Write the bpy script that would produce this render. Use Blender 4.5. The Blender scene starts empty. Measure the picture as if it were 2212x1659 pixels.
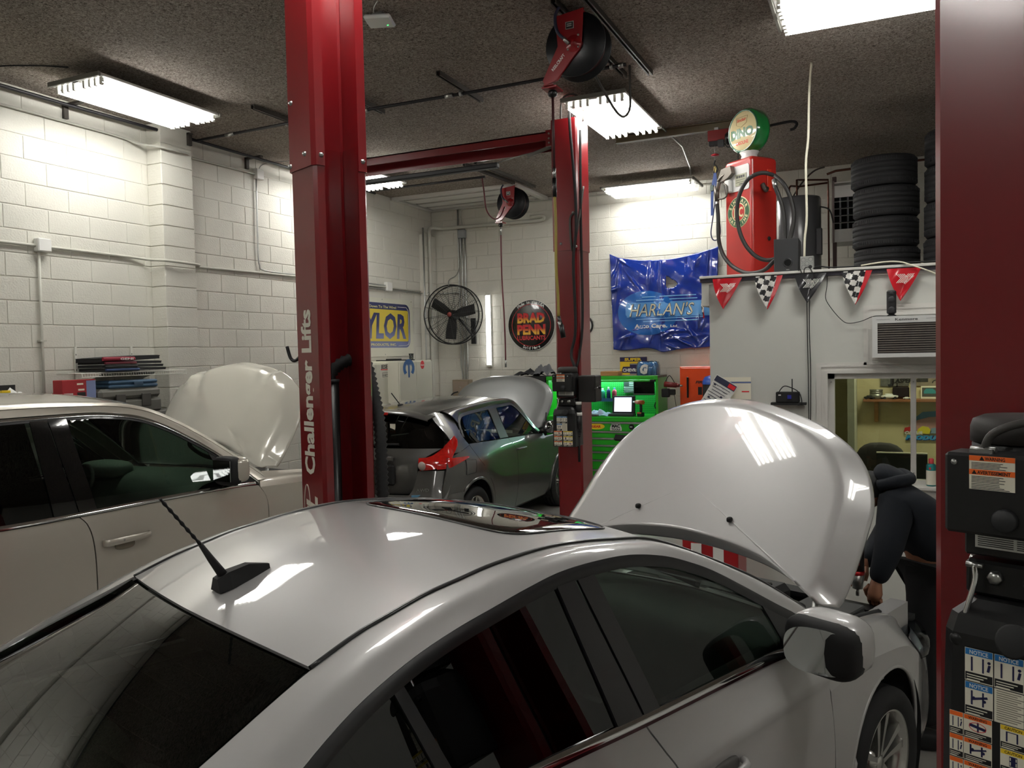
import bpy, bmesh, math, random
import numpy as np
from mathutils import Vector, Matrix
random.seed(7)
C = bpy.context.scene.collection
PI = math.pi
# ---------------------------------------------------------------- camera
SC = bpy.context.scene
F_PX, YAW, PITCH, ROLL, CAM_H = 1734.9, math.radians(24.7966), math.radians(-2.2115), math.radians(-1.2762), 2.08
cam = bpy.data.cameras.new('camera'); cam.sensor_width = 36; cam.lens = F_PX/2212*36; cam.clip_start = .02; cam.clip_end = 60
cam_o = bpy.data.objects.new('camera', cam); C.objects.link(cam_o)
_f = Vector((-math.sin(YAW)*math.cos(PITCH), math.cos(YAW)*math.cos(PITCH), math.sin(PITCH)))
_r = Vector((math.cos(YAW), math.sin(YAW), 0)); _u = _r.cross(_f)
_r2 = _r*math.cos(ROLL)+_u*math.sin(ROLL); _u2 = -_r*math.sin(ROLL)+_u*math.cos(ROLL)
M = Matrix((( _r2.x,_u2.x,-_f.x,0),(_r2.y,_u2.y,-_f.y,0),(_r2.z,_u2.z,-_f.z,CAM_H),(0,0,0,1)))
cam_o.matrix_world = M; SC.camera = cam_o
# ---------------------------------------------------------------- world, exposure
w = bpy.data.worlds.new('world'); SC.world = w; w.use_nodes = True
w.node_tree.nodes['Background'].inputs[0].default_value = (.8,.85,.9,1)
w.node_tree.nodes['Background'].inputs[1].default_value = .02
SC.view_settings.view_transform = 'Standard'; SC.view_settings.look = 'None'
SC.view_settings.exposure = 0.42; SC.view_settings.gamma = 1; SC.view_settings.use_curve_mapping = False
SC.cycles.use_denoising = True
SC.cycles.max_bounces = 10; SC.cycles.diffuse_bounces = 5; SC.cycles.glossy_bounces = 5
SC.cycles.transparent_max_bounces = 16; SC.cycles.transmission_bounces = 6
SC.cycles.sample_clamp_indirect = 6; SC.cycles.caustics_reflective = False; SC.cycles.caustics_refractive = False
TUBE = 21.0     # strength of every fluorescent tube of the shop

# ---------------------------------------------------------------- materials
MATS = {}
def s2l(c):
    return tuple(((x/12.92) if x <= .04045 else ((x+.055)/1.055)**2.4) for x in c)
def rgb(h):
    return s2l(tuple(int(h[i:i+2],16)/255 for i in (0,2,4)))
def mat(name, col, rough=.5, metal=0, spec=.5, coat=0, coatr=.05, bump=0, bscale=200, var=0, vscale=6, emit=None, es=0, trans=0, aniso=None):
    if name in MATS: return MATS[name]
    m = bpy.data.materials.new(name); m.use_nodes = True; nt = m.node_tree; b = nt.nodes['Principled BSDF']
    col = rgb(col) if isinstance(col, str) else col
    b.inputs['Base Color'].default_value = (*col,1); b.inputs['Roughness'].default_value = rough
    b.inputs['Metallic'].default_value = metal; b.inputs['Specular IOR Level'].default_value = spec
    b.inputs['Coat Weight'].default_value = coat; b.inputs['Coat Roughness'].default_value = coatr
    if emit: b.inputs['Emission Color'].default_value = (*(rgb(emit) if isinstance(emit,str) else emit),1); b.inputs['Emission Strength'].default_value = es
    tc = nt.nodes.new('ShaderNodeTexCoord')
    if var:
        n = nt.nodes.new('ShaderNodeTexNoise'); n.inputs['Scale'].default_value = vscale; n.inputs['Detail'].default_value = 5
        nt.links.new(tc.outputs['Object'], n.inputs['Vector'])
        r = nt.nodes.new('ShaderNodeMapRange'); r.inputs[1].default_value=.3; r.inputs[2].default_value=.7
        r.inputs[3].default_value = 1-var; r.inputs[4].default_value = 1+var*.5
        nt.links.new(n.outputs[0], r.inputs[0])
        h = nt.nodes.new('ShaderNodeHueSaturation'); h.inputs['Color'].default_value=(*col,1)
        nt.links.new(r.outputs[0], h.inputs['Value']); nt.links.new(h.outputs[0], b.inputs['Base Color'])
    if bump:
        n2 = nt.nodes.new('ShaderNodeTexNoise'); n2.inputs['Scale'].default_value = bscale; n2.inputs['Detail'].default_value = 4
        nt.links.new(tc.outputs['Object'], n2.inputs['Vector'])
        bp = nt.nodes.new('ShaderNodeBump'); bp.inputs['Strength'].default_value = bump; bp.inputs['Distance'].default_value = .01
        nt.links.new(n2.outputs[0], bp.inputs['Height']); nt.links.new(bp.outputs[0], b.inputs['Normal'])
    MATS[name] = m; return m
def glass(name, tint, refl=1.0, rough=0.0, ior=1.5):
    if name in MATS: return MATS[name]
    m = bpy.data.materials.new(name); m.use_nodes = True; nt = m.node_tree; nt.nodes.clear()
    o = nt.nodes.new('ShaderNodeOutputMaterial'); mx = nt.nodes.new('ShaderNodeMixShader')
    fr = nt.nodes.new('ShaderNodeFresnel'); fr.inputs['IOR'].default_value = ior
    tr = nt.nodes.new('ShaderNodeBsdfTransparent'); tr.inputs[0].default_value = (*rgb(tint),1)
    gl = nt.nodes.new('ShaderNodeBsdfGlossy'); gl.inputs['Roughness'].default_value = rough
    mu = nt.nodes.new('ShaderNodeMath'); mu.operation='MULTIPLY'; mu.inputs[1].default_value = refl; mu.use_clamp=True
    nt.links.new(fr.outputs[0], mu.inputs[0]); nt.links.new(mu.outputs[0], mx.inputs[0])
    nt.links.new(tr.outputs[0], mx.inputs[1]); nt.links.new(gl.outputs[0], mx.inputs[2]); nt.links.new(mx.outputs[0], o.inputs[0])
    MATS[name] = m; return m
def ceiling_mat():
    m = bpy.data.materials.new('sprayed_fibre'); m.use_nodes = True; nt = m.node_tree; b = nt.nodes['Principled BSDF']
    tc = nt.nodes.new('ShaderNodeTexCoord')
    n = nt.nodes.new('ShaderNodeTexNoise'); n.inputs['Scale'].default_value = 55; n.inputs['Detail'].default_value = 6; n.inputs['Roughness'].default_value=.7; n.inputs['Distortion'].default_value = 1.2
    nl = nt.nodes.new('ShaderNodeTexNoise'); nl.inputs['Scale'].default_value = 1.1; nl.inputs['Detail'].default_value = 3
    for q in (n, nl): nt.links.new(tc.outputs['Object'], q.inputs['Vector'])
    cr = nt.nodes.new('ShaderNodeValToRGB'); e = cr.color_ramp
    e.elements[0].position=.36; e.elements[0].color=(*rgb('4c443c'),1); e.elements[1].position=.62; e.elements[1].color=(*rgb('c4bab0'),1)
    k = e.elements.new(.5); k.color=(*rgb('9d938a'),1)
    nt.links.new(n.outputs[0], cr.inputs[0])
    h = nt.nodes.new('ShaderNodeHueSaturation'); mr = nt.nodes.new('ShaderNodeMapRange'); mr.inputs[1].default_value=.3; mr.inputs[2].default_value=.7; mr.inputs[3].default_value=.85; mr.inputs[4].default_value=1.1
    nt.links.new(nl.outputs[0], mr.inputs[0]); nt.links.new(mr.outputs[0], h.inputs['Value']); nt.links.new(cr.outputs[0], h.inputs['Color']); nt.links.new(h.outputs[0], b.inputs['Base Color'])
    bp = nt.nodes.new('ShaderNodeBump'); bp.inputs['Strength'].default_value=.9; bp.inputs['Distance'].default_value=.02
    nt.links.new(n.outputs[0], bp.inputs['Height']); nt.links.new(bp.outputs[0], b.inputs['Normal'])
    b.inputs['Roughness'].default_value = .95; b.inputs['Specular IOR Level'].default_value = .1
    MATS['ceil'] = m; return m

WALL = mat('white_block_paint','d6d4ca',.6,spec=.35,bump=.35,bscale=60,var=.05,vscale=2)
WALL2 = mat('white_drywall','c9cac4',.65,bump=.05,bscale=30,var=.04,vscale=1.5)
TRIM = mat('trim_paint','cfcdc8',.45)
RED = mat('lift_red','720c13',.28,spec=.5,coat=.5,coatr=.12)
REDS = mat('lift_red_sleeve','7a1118',.3,spec=.5,coat=.5,coatr=.12)
BLK = mat('black_paint','0c0c0d',.35)
BLKM = mat('black_matte','111112',.7)
RUB = mat('rubber','1b1b1c',.75,var=.15,vscale=20)
PLAS = mat('dark_plastic','232426',.55)
CHR = mat('chrome','e8e8ea',.08,metal=1)
STEEL = mat('steel','a9aaa8',.3,metal=1)
GALV = mat('galvanised','b9bbb8',.38,metal=.9,var=.1,vscale=30)
WHITE = mat('white','e6e6e2',.5)
WENAM = mat('white_enamel','dedfdd',.3,coat=.3)
YEL = mat('yellow','f2cf2a',.5)
ORANGE = mat('label_orange','ef6a1e',.5)
LRED = mat('label_red','d8202a',.45)
LBLUE = mat('label_blue','1f74b8',.5)
NAVY = mat('navy','1c2a70',.45)
LBLACK = mat('ink_black','101012',.5)
CREAM = mat('cream','e9e4d2',.5)

# ---------------------------------------------------------------- mesh helpers
def link(name, me, m=None, parent=None, loc=None):
    o = bpy.data.objects.new(name, me); C.objects.link(o)
    if m is not None:
        for x in (m if isinstance(m,(list,tuple)) else [m]): me.materials.append(x)
    if parent is not None: o.parent = parent
    if loc is not None: o.location = loc
    return o
def tag(o, label, cat, group=None):
    o['label'] = label; o['category'] = cat
    if group: o['group'] = group
    return o
def struct(o): o['kind'] = 'structure'; return o
def thing(name, label, cat, loc=(0,0,0), rz=0, group=None):
    o = bpy.data.objects.new(name, None); C.objects.link(o); o.location = loc; o.rotation_euler = (0,0,rz); o.empty_display_size=.1
    return tag(o, label, cat, group)
_TXT = {}
def text_geo(s, bold=0.0, italic=0.0):
    k = (s, bold, italic)
    if k in _TXT: return _TXT[k]
    cu = bpy.data.curves.new('txt', 'FONT'); cu.body = s; cu.size = 1; cu.offset = bold; cu.shear = italic; cu.resolution_u = 2
    o = bpy.data.objects.new('txt', cu)
    me = bpy.data.meshes.new_from_object(o)
    v = [tuple(p.co) for p in me.vertices]; f = [tuple(p.vertices) for p in me.polygons]
    bpy.data.objects.remove(o); bpy.data.meshes.remove(me); bpy.data.curves.remove(cu)
    _TXT[k] = (v, f); return v, f
class MB:
    def __init__(s): s.v=[]; s.f=[]; s.mi=[]; s.sm=[]; s.cur=0; s.T=None
    def add(s, V, Fs, smooth=False):
        n=len(s.v)
        if s.T is not None: V=[tuple(s.T@Vector(p)) for p in V]
        s.v+= [tuple(p) for p in V]; s.f+=[tuple(i+n for i in f) for f in Fs]; s.mi+=[s.cur]*len(Fs); s.sm+=[smooth]*len(Fs); return s
    def box(s, c, d, rot=None, ch=0):
        x,y,z=[q/2 for q in d]
        if ch:
            V=[];a=ch
            for (sx,sy,sz) in [(i,j,k) for k in(-1,1) for j in(-1,1) for i in(-1,1)]:
                V+= [(sx*(x-a),sy*(y-a),sz*z),(sx*(x-a),sy*y,sz*(z-a)),(sx*x,sy*(y-a),sz*(z-a))]
            bm=bmesh.new(); 
            for p in V: bm.verts.new(p)
            bmesh.ops.convex_hull(bm,input=bm.verts); bmesh.ops.dissolve_limit(bm,angle_limit=.01,verts=bm.verts,edges=bm.edges)
            bm.verts.index_update(); V=[tuple(q.co) for q in bm.verts]; Fs=[tuple(q.index for q in f.verts) for f in bm.faces]; bm.free()
        else:
            V=[(i*x,j*y,k*z) for k in(-1,1) for j in(-1,1) for i in(-1,1)]
            Fs=[(0,2,3,1),(4,5,7,6),(0,1,5,4),(2,6,7,3),(0,4,6,2),(1,3,7,5)]
        c=Vector(c)
        if rot is not None:
            R=rot if isinstance(rot,Matrix) else Matrix.Rotation(rot,3,'Z')
            V=[tuple(R@Vector(p)+c) for p in V]
        else: V=[(p[0]+c.x,p[1]+c.y,p[2]+c.z) for p in V]
        return s.add(V,Fs)
    def bb(s,a,b,ch=0):
        return s.box([(a[i]+b[i])/2 for i in range(3)],[abs(b[i]-a[i]) for i in range(3)],ch=ch)
    def tube(s, P, r, n=8, cap=True, closed=False):
        P=[Vector(p) for p in P]; m=len(P); V=[];Fs=[]
        up=Vector((0,0,1)); t0=(P[1]-P[0]).normalized()
        if abs(t0.dot(up))>.95: up=Vector((1,0,0))
        N=(up-t0*up.dot(t0)).normalized()
        for i in range(m):
            if closed: t=(P[(i+1)%m]-P[i-1]).normalized()
            else: t=(P[min(i+1,m-1)]-P[max(i-1,0)]).normalized()
            N=(N-t*N.dot(t)); N=N.normalized() if N.length>1e-6 else t.orthogonal().normalized()
            B=t.cross(N); rr=r[i] if isinstance(r,(list,tuple)) else r
            for k in range(n):
                a=2*PI*k/n; V.append(tuple(P[i]+N*math.cos(a)*rr+B*math.sin(a)*rr))
        for i in range(m if closed else m-1):
            j=(i+1)%m
            for k in range(n): Fs.append((i*n+k,i*n+(k+1)%n,j*n+(k+1)%n,j*n+k))
        s.add(V,Fs,True)
        if cap and not closed:
            b=len(s.v)-len(V); s.f+=[tuple(b+k for k in range(n))[::-1],tuple(b+(m-1)*n+k for k in range(n))]; s.mi+=[s.cur]*2; s.sm+=[False]*2
        return s
    def cyl(s,a,b,r,n=16,r2=None): return s.tube([a,b],[r,r if r2 is None else r2],n)
    def lathe(s, prof, n=24, M=None, cap=False):
        V=[];Fs=[]
        for (r,z) in prof:
            for k in range(n): a=2*PI*k/n; V.append((r*math.cos(a),r*math.sin(a),z))
        for i in range(len(prof)-1):
            for k in range(n): Fs.append((i*n+k,i*n+(k+1)%n,(i+1)*n+(k+1)%n,(i+1)*n+k))
        if M is not None: V=[tuple(M@Vector(p)) for p in V]
        s.add(V,Fs,True)
        if cap:
            b=len(s.v)-len(V); e=(len(prof)-1)*n
            s.f+=[tuple(b+k for k in range(n))[::-1],tuple(b+e+k for k in range(n))]; s.mi+=[s.cur]*2; s.sm+=[False]*2
        return s
    def poly(s, pts, d, M=None):   # 2D polygon extruded along +z by d
        n=len(pts); V=[(p[0],p[1],0) for p in pts]+[(p[0],p[1],d) for p in pts]
        Fs=[tuple(range(n))[::-1],tuple(range(n,2*n))]+[(i,(i+1)%n,n+(i+1)%n,n+i) for i in range(n)]
        if M is not None: V=[tuple(M@Vector(p)) for p in V]
        return s.add(V,Fs)
    def text(s, t, M, size, bold=0, italic=0, sx=1, align='L', width=None, fn=None):
        v,f=text_geo(t,bold,italic)
        if not v: return s
        x0=min(p[0] for p in v); x1=max(p[0] for p in v)
        if width: sx=width/((x1-x0)*size)
        off={'L':x0,'C':(x0+x1)/2,'R':x1}[align]
        V=[M@Vector(((p[0]-off)*size*sx,p[1]*size,0)) for p in v]
        if fn: V=[fn(p) for p in V]
        return s.add([tuple(p) for p in V],f)
    def arc_text(s,t,M,R,a0,a1,size,bold=0,flip=False):   # letters along a circle in the local XY plane, angles in degrees
        n=len(t)
        for i,ch in enumerate(t):
            if ch==' ': continue
            a=math.radians(a0+(a1-a0)*(i+.5)/n); rot=a-PI/2 if not flip else a+PI/2
            T=M@Matrix.Translation((R*math.cos(a),R*math.sin(a),0))@Matrix.Rotation(rot,4,'Z')
            s.text(ch,T,size,bold,align='C')
        return s
    def grid(s,G,smooth=True,flip=False):
        nv,nu=len(G),len(G[0]); V=[tuple(p) for r in G for p in r]; Fs=[]
        for i in range(nv-1):
            for j in range(nu-1):
                q=(i*nu+j,i*nu+j+1,(i+1)*nu+j+1,(i+1)*nu+j)
                Fs.append(q[::-1] if flip else q)
        return s.add(V,Fs,smooth)
    def build(s,name,m,parent=None,loc=None,clean=False):
        me=bpy.data.meshes.new(name); me.from_pydata(s.v,[],s.f); me.polygons.foreach_set('material_index',s.mi); me.polygons.foreach_set('use_smooth',s.sm); me.update()
        return link(name,me,m,parent,loc)
def axes(o,x,y,z=None):
    x=Vector(x);y=Vector(y);z=x.cross(y) if z is None else Vector(z)
    return Matrix(((x.x,y.x,z.x,o[0]),(x.y,y.y,z.y,o[1]),(x.z,y.z,z.z,o[2]),(0,0,0,1)))
def faceW(p): return axes(p,(0,1,0),(0,0,1))      # on a wall that looks to +x
def faceB(p): return axes(p,(1,0,0),(0,0,1))      # on a wall that looks to -y
def smooth_path(P,k=6):
    P=[np.array(p,float) for p in P]; out=[]
    for i in range(len(P)-1):
        a=P[max(i-1,0)];b=P[i];c=P[i+1];d=P[min(i+2,len(P)-1)]
        for t in np.linspace(0,1,k,endpoint=False):
            out.append(.5*((2*b)+(-a+c)*t+(2*a-5*b+4*c-d)*t*t+(-a+3*b-3*c+d)*t**3))
    out.append(P[-1]); return out
def resample(P,n,curve=True):
    P=np.array(smooth_path(P,8) if (curve and len(P)>2) else P,float)
    L=np.r_[0,np.cumsum(np.linalg.norm(np.diff(P,axis=0),axis=1))]; t=np.linspace(0,L[-1],n)
    return np.stack([np.interp(t,L,P[:,k]) for k in range(P.shape[1])],1)
def one(name,fn,m,label,cat,group=None,loc=None,parent=None):
    b=MB(); fn(b); o=b.build(name,m,parent,loc); return tag(o,label,cat,group)
def copy_tree(o,parent=None):
    c=o.copy(); C.objects.link(c)
    if parent is not None: c.parent=parent
    for ch in list(o.children): copy_tree(ch,c)
    return c
# ================================================================ ROOM
XL, YB, ZC = -6.7, 11.5, 4.45
XR, YF = 4.6, -5.0
FLOOR = mat('floor_epoxy','8d8b86',.35,coat=.25,var=.12,vscale=1.3,bump=.05,bscale=40)
def plain(name,a,b,m):
    q=MB().bb(a,b).build(name,m); return struct(q)
plain('floor',(XL-.2,YF-.2,-.15),(XR+.2,YB+.2,0),FLOOR)
plain('ceiling',(XL-.2,YF-.2,ZC),(XR+.2,YB+.2,ZC+.15),ceiling_mat())
wl=plain('wall_left',(XL-.2,YF,0),(XL-.006,YB,ZC),WALL)
wb=plain('wall_back',(XL-.2,YB+.006,0),(XR,YB+.2,ZC),WALL)
plain('wall_right',(XR,YF,0),(XR+.2,YB,ZC),WALL2)
plain('wall_front',(XL-.2,YF-.2,0),(XR+.2,YF,ZC),WALL2)
# concrete blocks: every course is .2032 m, every block .4064 m
def block_mesh(name,wd,hh=.2032,t=.02):
    j=.0045; ch=.0035; x0,x1,z0,z1=j,wd-j,j,hh-j
    V=[(x0,0.014,z0),(x1,.014,z0),(x1,.014,z1),(x0,.014,z1),(x0,ch,z0),(x1,ch,z0),(x1,ch,z1),(x0,ch,z1),(x0+ch,0,z0+ch),(x1-ch,0,z0+ch),(x1-ch,0,z1-ch),(x0+ch,0,z1-ch)]
    Fs=[(8,9,10,11)]+[(4+i,4+(i+1)%4,8+(i+1)%4,8+i) for i in range(4)]+[(i,(i+1)%4,4+(i+1)%4,4+i) for i in range(4)]
    me=bpy.data.meshes.new(name); me.from_pydata(V,[],Fs); me.materials.append(WALL); return me
BW=.4064; BH=.2032
BM={k:block_mesh('block_%d'%i,k) for i,k in enumerate((BW,BW/2,.40,.42))}
def put_block(parent,me,loc,rz=0):
    o=bpy.data.objects.new('block',me); C.objects.link(o); o.parent=parent; o.location=loc; o.rotation_euler=(0,0,rz); return o
def joined_blocks(parent,cells,rz,name='lower_blocks'):
    b=MB()
    for (loc,wd) in cells:
        me=BM[wd]; T=Matrix.Translation(loc)@Matrix.Rotation(rz,4,'Z'); b.add([tuple(T@v.co) for v in me.vertices],[tuple(p.vertices) for p in me.polygons])
    o=b.build(name,WALL,parent); o['kind']='stuff'
NC=22; Z0=ZC-NC*BH
lo=[]
n=0
for r in range(NC):
    z=Z0+r*BH; off=0 if r%2 else BW/2
    y=YB-off
    if off: cells=[(YB-BW/2,BW/2)]
    else: cells=[]
    while y-BW>YF: y-=BW; cells.append((y,BW))
    for (yy,wd) in cells:
        if 5.87<yy+wd/2<6.29: pass
        if yy>3.7 and z>1.5 and n<290: put_block(wl,BM[wd],(XL,yy,z),PI/2); n+=1
        else: lo.append(((XL,yy,z),wd))
joined_blocks(wl,lo,PI/2)
lo=[]; n=0
for r in range(NC):
    z=Z0+r*BH; cells=[]; x=XL
    if r%2==0: cells.append((x,BW/2)); x+=BW/2
    while x+BW<XR: cells.append((x,BW)); x+=BW
    for (xx,wd) in cells:
        if ((xx<-1.2 and z>1.2) or (xx<.5 and z>2.6)) and n<295: put_block(wb,BM[wd],(xx,YB,z)); n+=1
        else: lo.append(((xx,YB,z),wd))
joined_blocks(wb,lo,0)
# square pilaster standing out of the left wall, and the shallow one in the corner
pil=plain('trim_1',(XL,5.886,0),(XL+.19,6.268,ZC),WALL)
for r in range(NC):
    z=Z0+r*BH
    for (loc,wd,rz) in (((XL+.2,5.876,z),.40,PI/2),((XL,5.876,z),BW/2,0)):
        if z>1.2: put_block(pil,BM[wd],loc,rz)
cp=plain('trim_2',(XL,11.09,0),(XL+.06,YB,4.0),WALL)
for r in range(NC-3):
    put_block(cp,BM[.42],(XL+.07,11.08,Z0+r*BH),PI/2)
# white ledger along the top of the left wall is the dark corner joint of the ceiling
# ceiling hatch framed in white boards near the back corner
hatch=plain('trim_3',(-6.69,10.3,4.40),(-4.62,10.36,4.449),TRIM); hatch.name='trim_3'
hb=MB(); hb.bb((-6.69,11.38,4.40),(-4.62,11.46,4.449)); hb.bb((-6.69,10.36,4.40),(-6.60,11.38,4.449)); hb.bb((-4.71,10.36,4.40),(-4.62,11.38,4.449)); hb.build('frame_board',TRIM,hatch)
for k,(y0,y1) in enumerate(((10.46,10.72),(10.82,11.06),(11.14,11.30))):
    MB().bb((-6.55,y0,4.405),(-4.75,y1,4.43),ch=.004).build('board',TRIM,hatch)
MB().bb((-6.60,10.36,4.435),(-4.71,11.38,4.448)).build('hatch_gap',BLKM,hatch)

# ---------------------------------------------------------------- office box with its window (the front stands at y = 6.9)
OY=6.9; OX0=-1.33
ow=plain('wall_office',(OX0,OY,0),(-.40,OY+.12,2.62),WALL2)
q=MB(); q.bb((-.40,OY,0),(.86,OY+.12,.99)); q.bb((-.40,OY,1.86),(.86,OY+.12,2.62)); q.bb((.86,OY,0),(XR,OY+.12,2.62)); q.bb((OX0,OY+.12,0),(OX0+.12,YB,2.62)); q.bb((OX0-.062,OY-.01,2.44),(OX0,OY+.5,2.62)); q.build('wall_panel',WALL2,ow)
loft=plain('floor_loft',(OX0-.062,OY-.01,2.62),(XR,YB,2.665),TRIM)
MB().bb((OX0-.075,OY-.045,2.668),(XR,OY+.06,2.69),ch=.004).build('edge_board',TRIM,loft)
MB().bb((OX0-.07,OY-.03,2.638),(XR,OY-.012,2.667)).build('painted_edge_shadow',mat('dark_edge','2a2430',.6),loft)  # dark strip that colours in the shadow below the edge board
oi=plain('wall_office_inner',(-1.0,9.0,0),(2.4,9.05,2.6),mat('office_cream','cdc29a',.7,var=.04,vscale=2))
q=MB(); q.bb((-.30,8.1,0),(-.24,9.0,2.6)); q.bb((2.3,7.05,0),(2.4,9,2.6)); q.bb((-1.1,7.05,0),(-1.0,9,2.6)); q.build('wall_panel',mat('office_white','bfc0b0',.6),oi)
plain('ceiling_office',(-1.1,7.02,2.56),(2.4,9.05,2.61),WHITE)
# window frame
WX0,WX1,WZ0,WZ1=-.40,.86,.99,1.86
win=plain('window_1',(WX0,OY+.02,WZ0),(WX0+.05,OY+.1,WZ1),TRIM)
q=MB(); q.bb((WX1-.05,OY+.02,WZ0),(WX1,OY+.1,WZ1)); q.bb((WX0,OY+.02,WZ1-.045),(WX1,OY+.1,WZ1)); q.bb((WX0,OY+.02,WZ0),(WX1,OY+.1,WZ0+.035)); q.build('window_frame',TRIM,win)
MB().bb((.195,OY+.03,WZ0+.03),(.235,OY+.085,WZ1-.04),ch=.004).build('mullion',TRIM,win)
for a,b in ((WX0+.05,.195),(.235,WX1-.05)):
    MB().bb((a,OY+.055,WZ0+.035),(b,OY+.061,WZ1-.045)).build('pane',glass('office_glass','e8efe6',.8),win)
b=MB()
for x in (WX0+.025,.215):
    for z in (1.08,1.79): b.cyl((x,OY+.028,z),(x,OY+.018,z),.006,8)
b.build('screw',STEEL,win)
def casing(name,x0,x1,z0,z1,wd,parent):
    # stepped moulding: three strips of rising depth on every side
    for k,(i0,i1,dp) in enumerate(((0,.25,.012),(.25,.42,.022),(.42,.72,.016),(.72,1,.028))):
        a=wd*i0; c=wd*i1; bb_=MB()
        X0,X1,Z0_,Z1_=x0-wd+a,x1+wd-a,z0-wd+a,z1+wd-a; W=c-a
        bb_.bb((X0,OY-dp,Z0_),(X0+W,OY,Z1_)); bb_.bb((X1-W,OY-dp,Z0_),(X1,OY,Z1_)); bb_.bb((X0+W,OY-dp,Z1_-W),(X1-W,OY,Z1_)); bb_.bb((X0+W,OY-dp,Z0_),(X1-W,OY,Z0_+W))
        bb_.build('moulding',TRIM,parent)
casing('casing',WX0,WX1,WZ0,WZ1,.085,win)
MB().bb((WX0-.08,OY-.06,WZ0-.03),(WX1+.08,OY+.02,WZ0-.004),ch=.004).build('sill',TRIM,win)
t4=plain('trim_4',(-.055,OY-.03,1.985),(-.045,OY,2.30),TRIM); casing('casing',-.05,.60,1.985,2.305,.085,t4)
# ================================================================ LIGHTS
TUBEM = mat('fluorescent_tube','ffffff',.5,emit=(1.0,.985,.94),es=TUBE)
SOCK = mat('lamp_socket','d8d6cc',.5)
PANM = mat('lamp_pan','c9c9c6',.35)
TUBE_ME=None
def fixture(x,y,label,rz=0,drop=.14,group=None,chains=True,n=8,L=1.2):
    global TUBE_ME
    t=thing('fluorescent_light',label,'ceiling light',(x,y,ZC-drop),rz,group)
    wd=.58 if n==8 else .30
    MB().bb((-wd/2,-L/2-.02,.006),(wd/2,L/2+.02,.03),ch=.005).build('reflector_pan',PANM,t)
    b=MB().bb((-.035,-L/2-.02,.012-.022),(.035,L/2+.02,.006)); b.build('ballast_cover',PANM,t)
    for s in (-1,1): MB().bb((-wd/2-.01,s*(L/2+.02),-.004),(wd/2+.01,s*(L/2+.045),.034),ch=.004).build('end_plate',mat('end_plate','77756e',.5),t)
    xs=[-.255,-.19,-.125,-.06,.06,.125,.19,.255] if n==8 else [-.1,-.035,.035,.1]
    if TUBE_ME is None:
        TUBE_ME=MB().tube([(0,-.585,0),(0,.585,0)],.013,8); TUBE_ME=TUBE_ME.build('tube',TUBEM,t); me=TUBE_ME.data; bpy.data.objects.remove(TUBE_ME); TUBE_ME=me
    for xx in xs:
        o=bpy.data.objects.new('tube',TUBE_ME); C.objects.link(o); o.parent=t; o.location=(xx,0,-.034)
        for s in (-1,1): MB().bb((xx-.012,s*(L/2-.018)-.012,-.052),(xx+.012,s*(L/2-.018)+.012,.004)).build('socket',SOCK,t)
    b=MB()
    for s in (-1,1):
        for u in (-1,1): b.tube([(u*wd*.2,s*L*.36,.03),(u*wd*.05,s*L*.36,drop-.002)],.0022,5)
    b.build('hanging_wire',STEEL,t)
    return t
FX=[(-5.84,5.08,0,'eight-tube fluorescent light on ceiling beside left wall, in front of the pilaster',.13),
    (-2.30,7.42,0,'eight-tube fluorescent light above and right of the far lift post',.15),
    (-5.93,8.42,0,'fluorescent light half hidden behind the near left lift post',.13),
    (-2.87,10.92,PI/2,'fluorescent light on ceiling near back wall above the blue bonnet',.15),
    (-.02,5.80,PI/2,'eight-tube fluorescent light at top right beside the right lift post',.13)]
for (x,y,rz,lb,dr) in FX: fixture(x,y,lb,rz,dr)
for k,(x,y,rz) in enumerate([(-2.3,3.2,0),(-5.84,.9,0),(-2.3,-.9,0),(1.7,2.4,0),(1.7,-1.8,0)]):
    fixture(x,y,('ceiling light above the silver sedan roof, out of the frame','ceiling light over the rear of the beige SUV, out of the frame','ceiling light behind the camera near the left bay, out of the frame','ceiling light right of the nearest red post, out of the frame','ceiling light furthest behind the camera to the right, out of the frame')[k],rz,.14,group='ceiling lights out of the frame')
# slim vertical tube light on the back wall
t=thing('wall_light','slim upright lit tube light on back wall between the fan and the round sign','wall light',(-5.69,11.47,1.87))
MB().bb((-.045,0,0),(.045,.03,1.16),ch=.004).build('housing',WHITE,t)
MB().bb((-.034,-.025,.03),(.034,-.001,1.13),ch=.008).build('lit_diffuser',mat('lit_tube','ffffff',.5,emit=(1,.99,.95),es=9),t)
for z in (0,1.13): MB().bb((-.038,-.03,z),(.038,.0,z+.03),ch=.004).build('end_cap',SOCK,t)
# small ceiling lamp inside the office
t=thing('office_light','warm ceiling lamp inside the office behind the window','ceiling light',(.5,8.0,2.52))
MB().bb((-.45,-.12,0),(.45,.12,.038)).build('housing',WHITE,t)
MB().bb((-.42,-.1,-.012),(.42,.1,-.001)).build('lit_panel',mat('lit_office','ffffff',.5,emit=(1,.9,.72),es=26),t)

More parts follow.
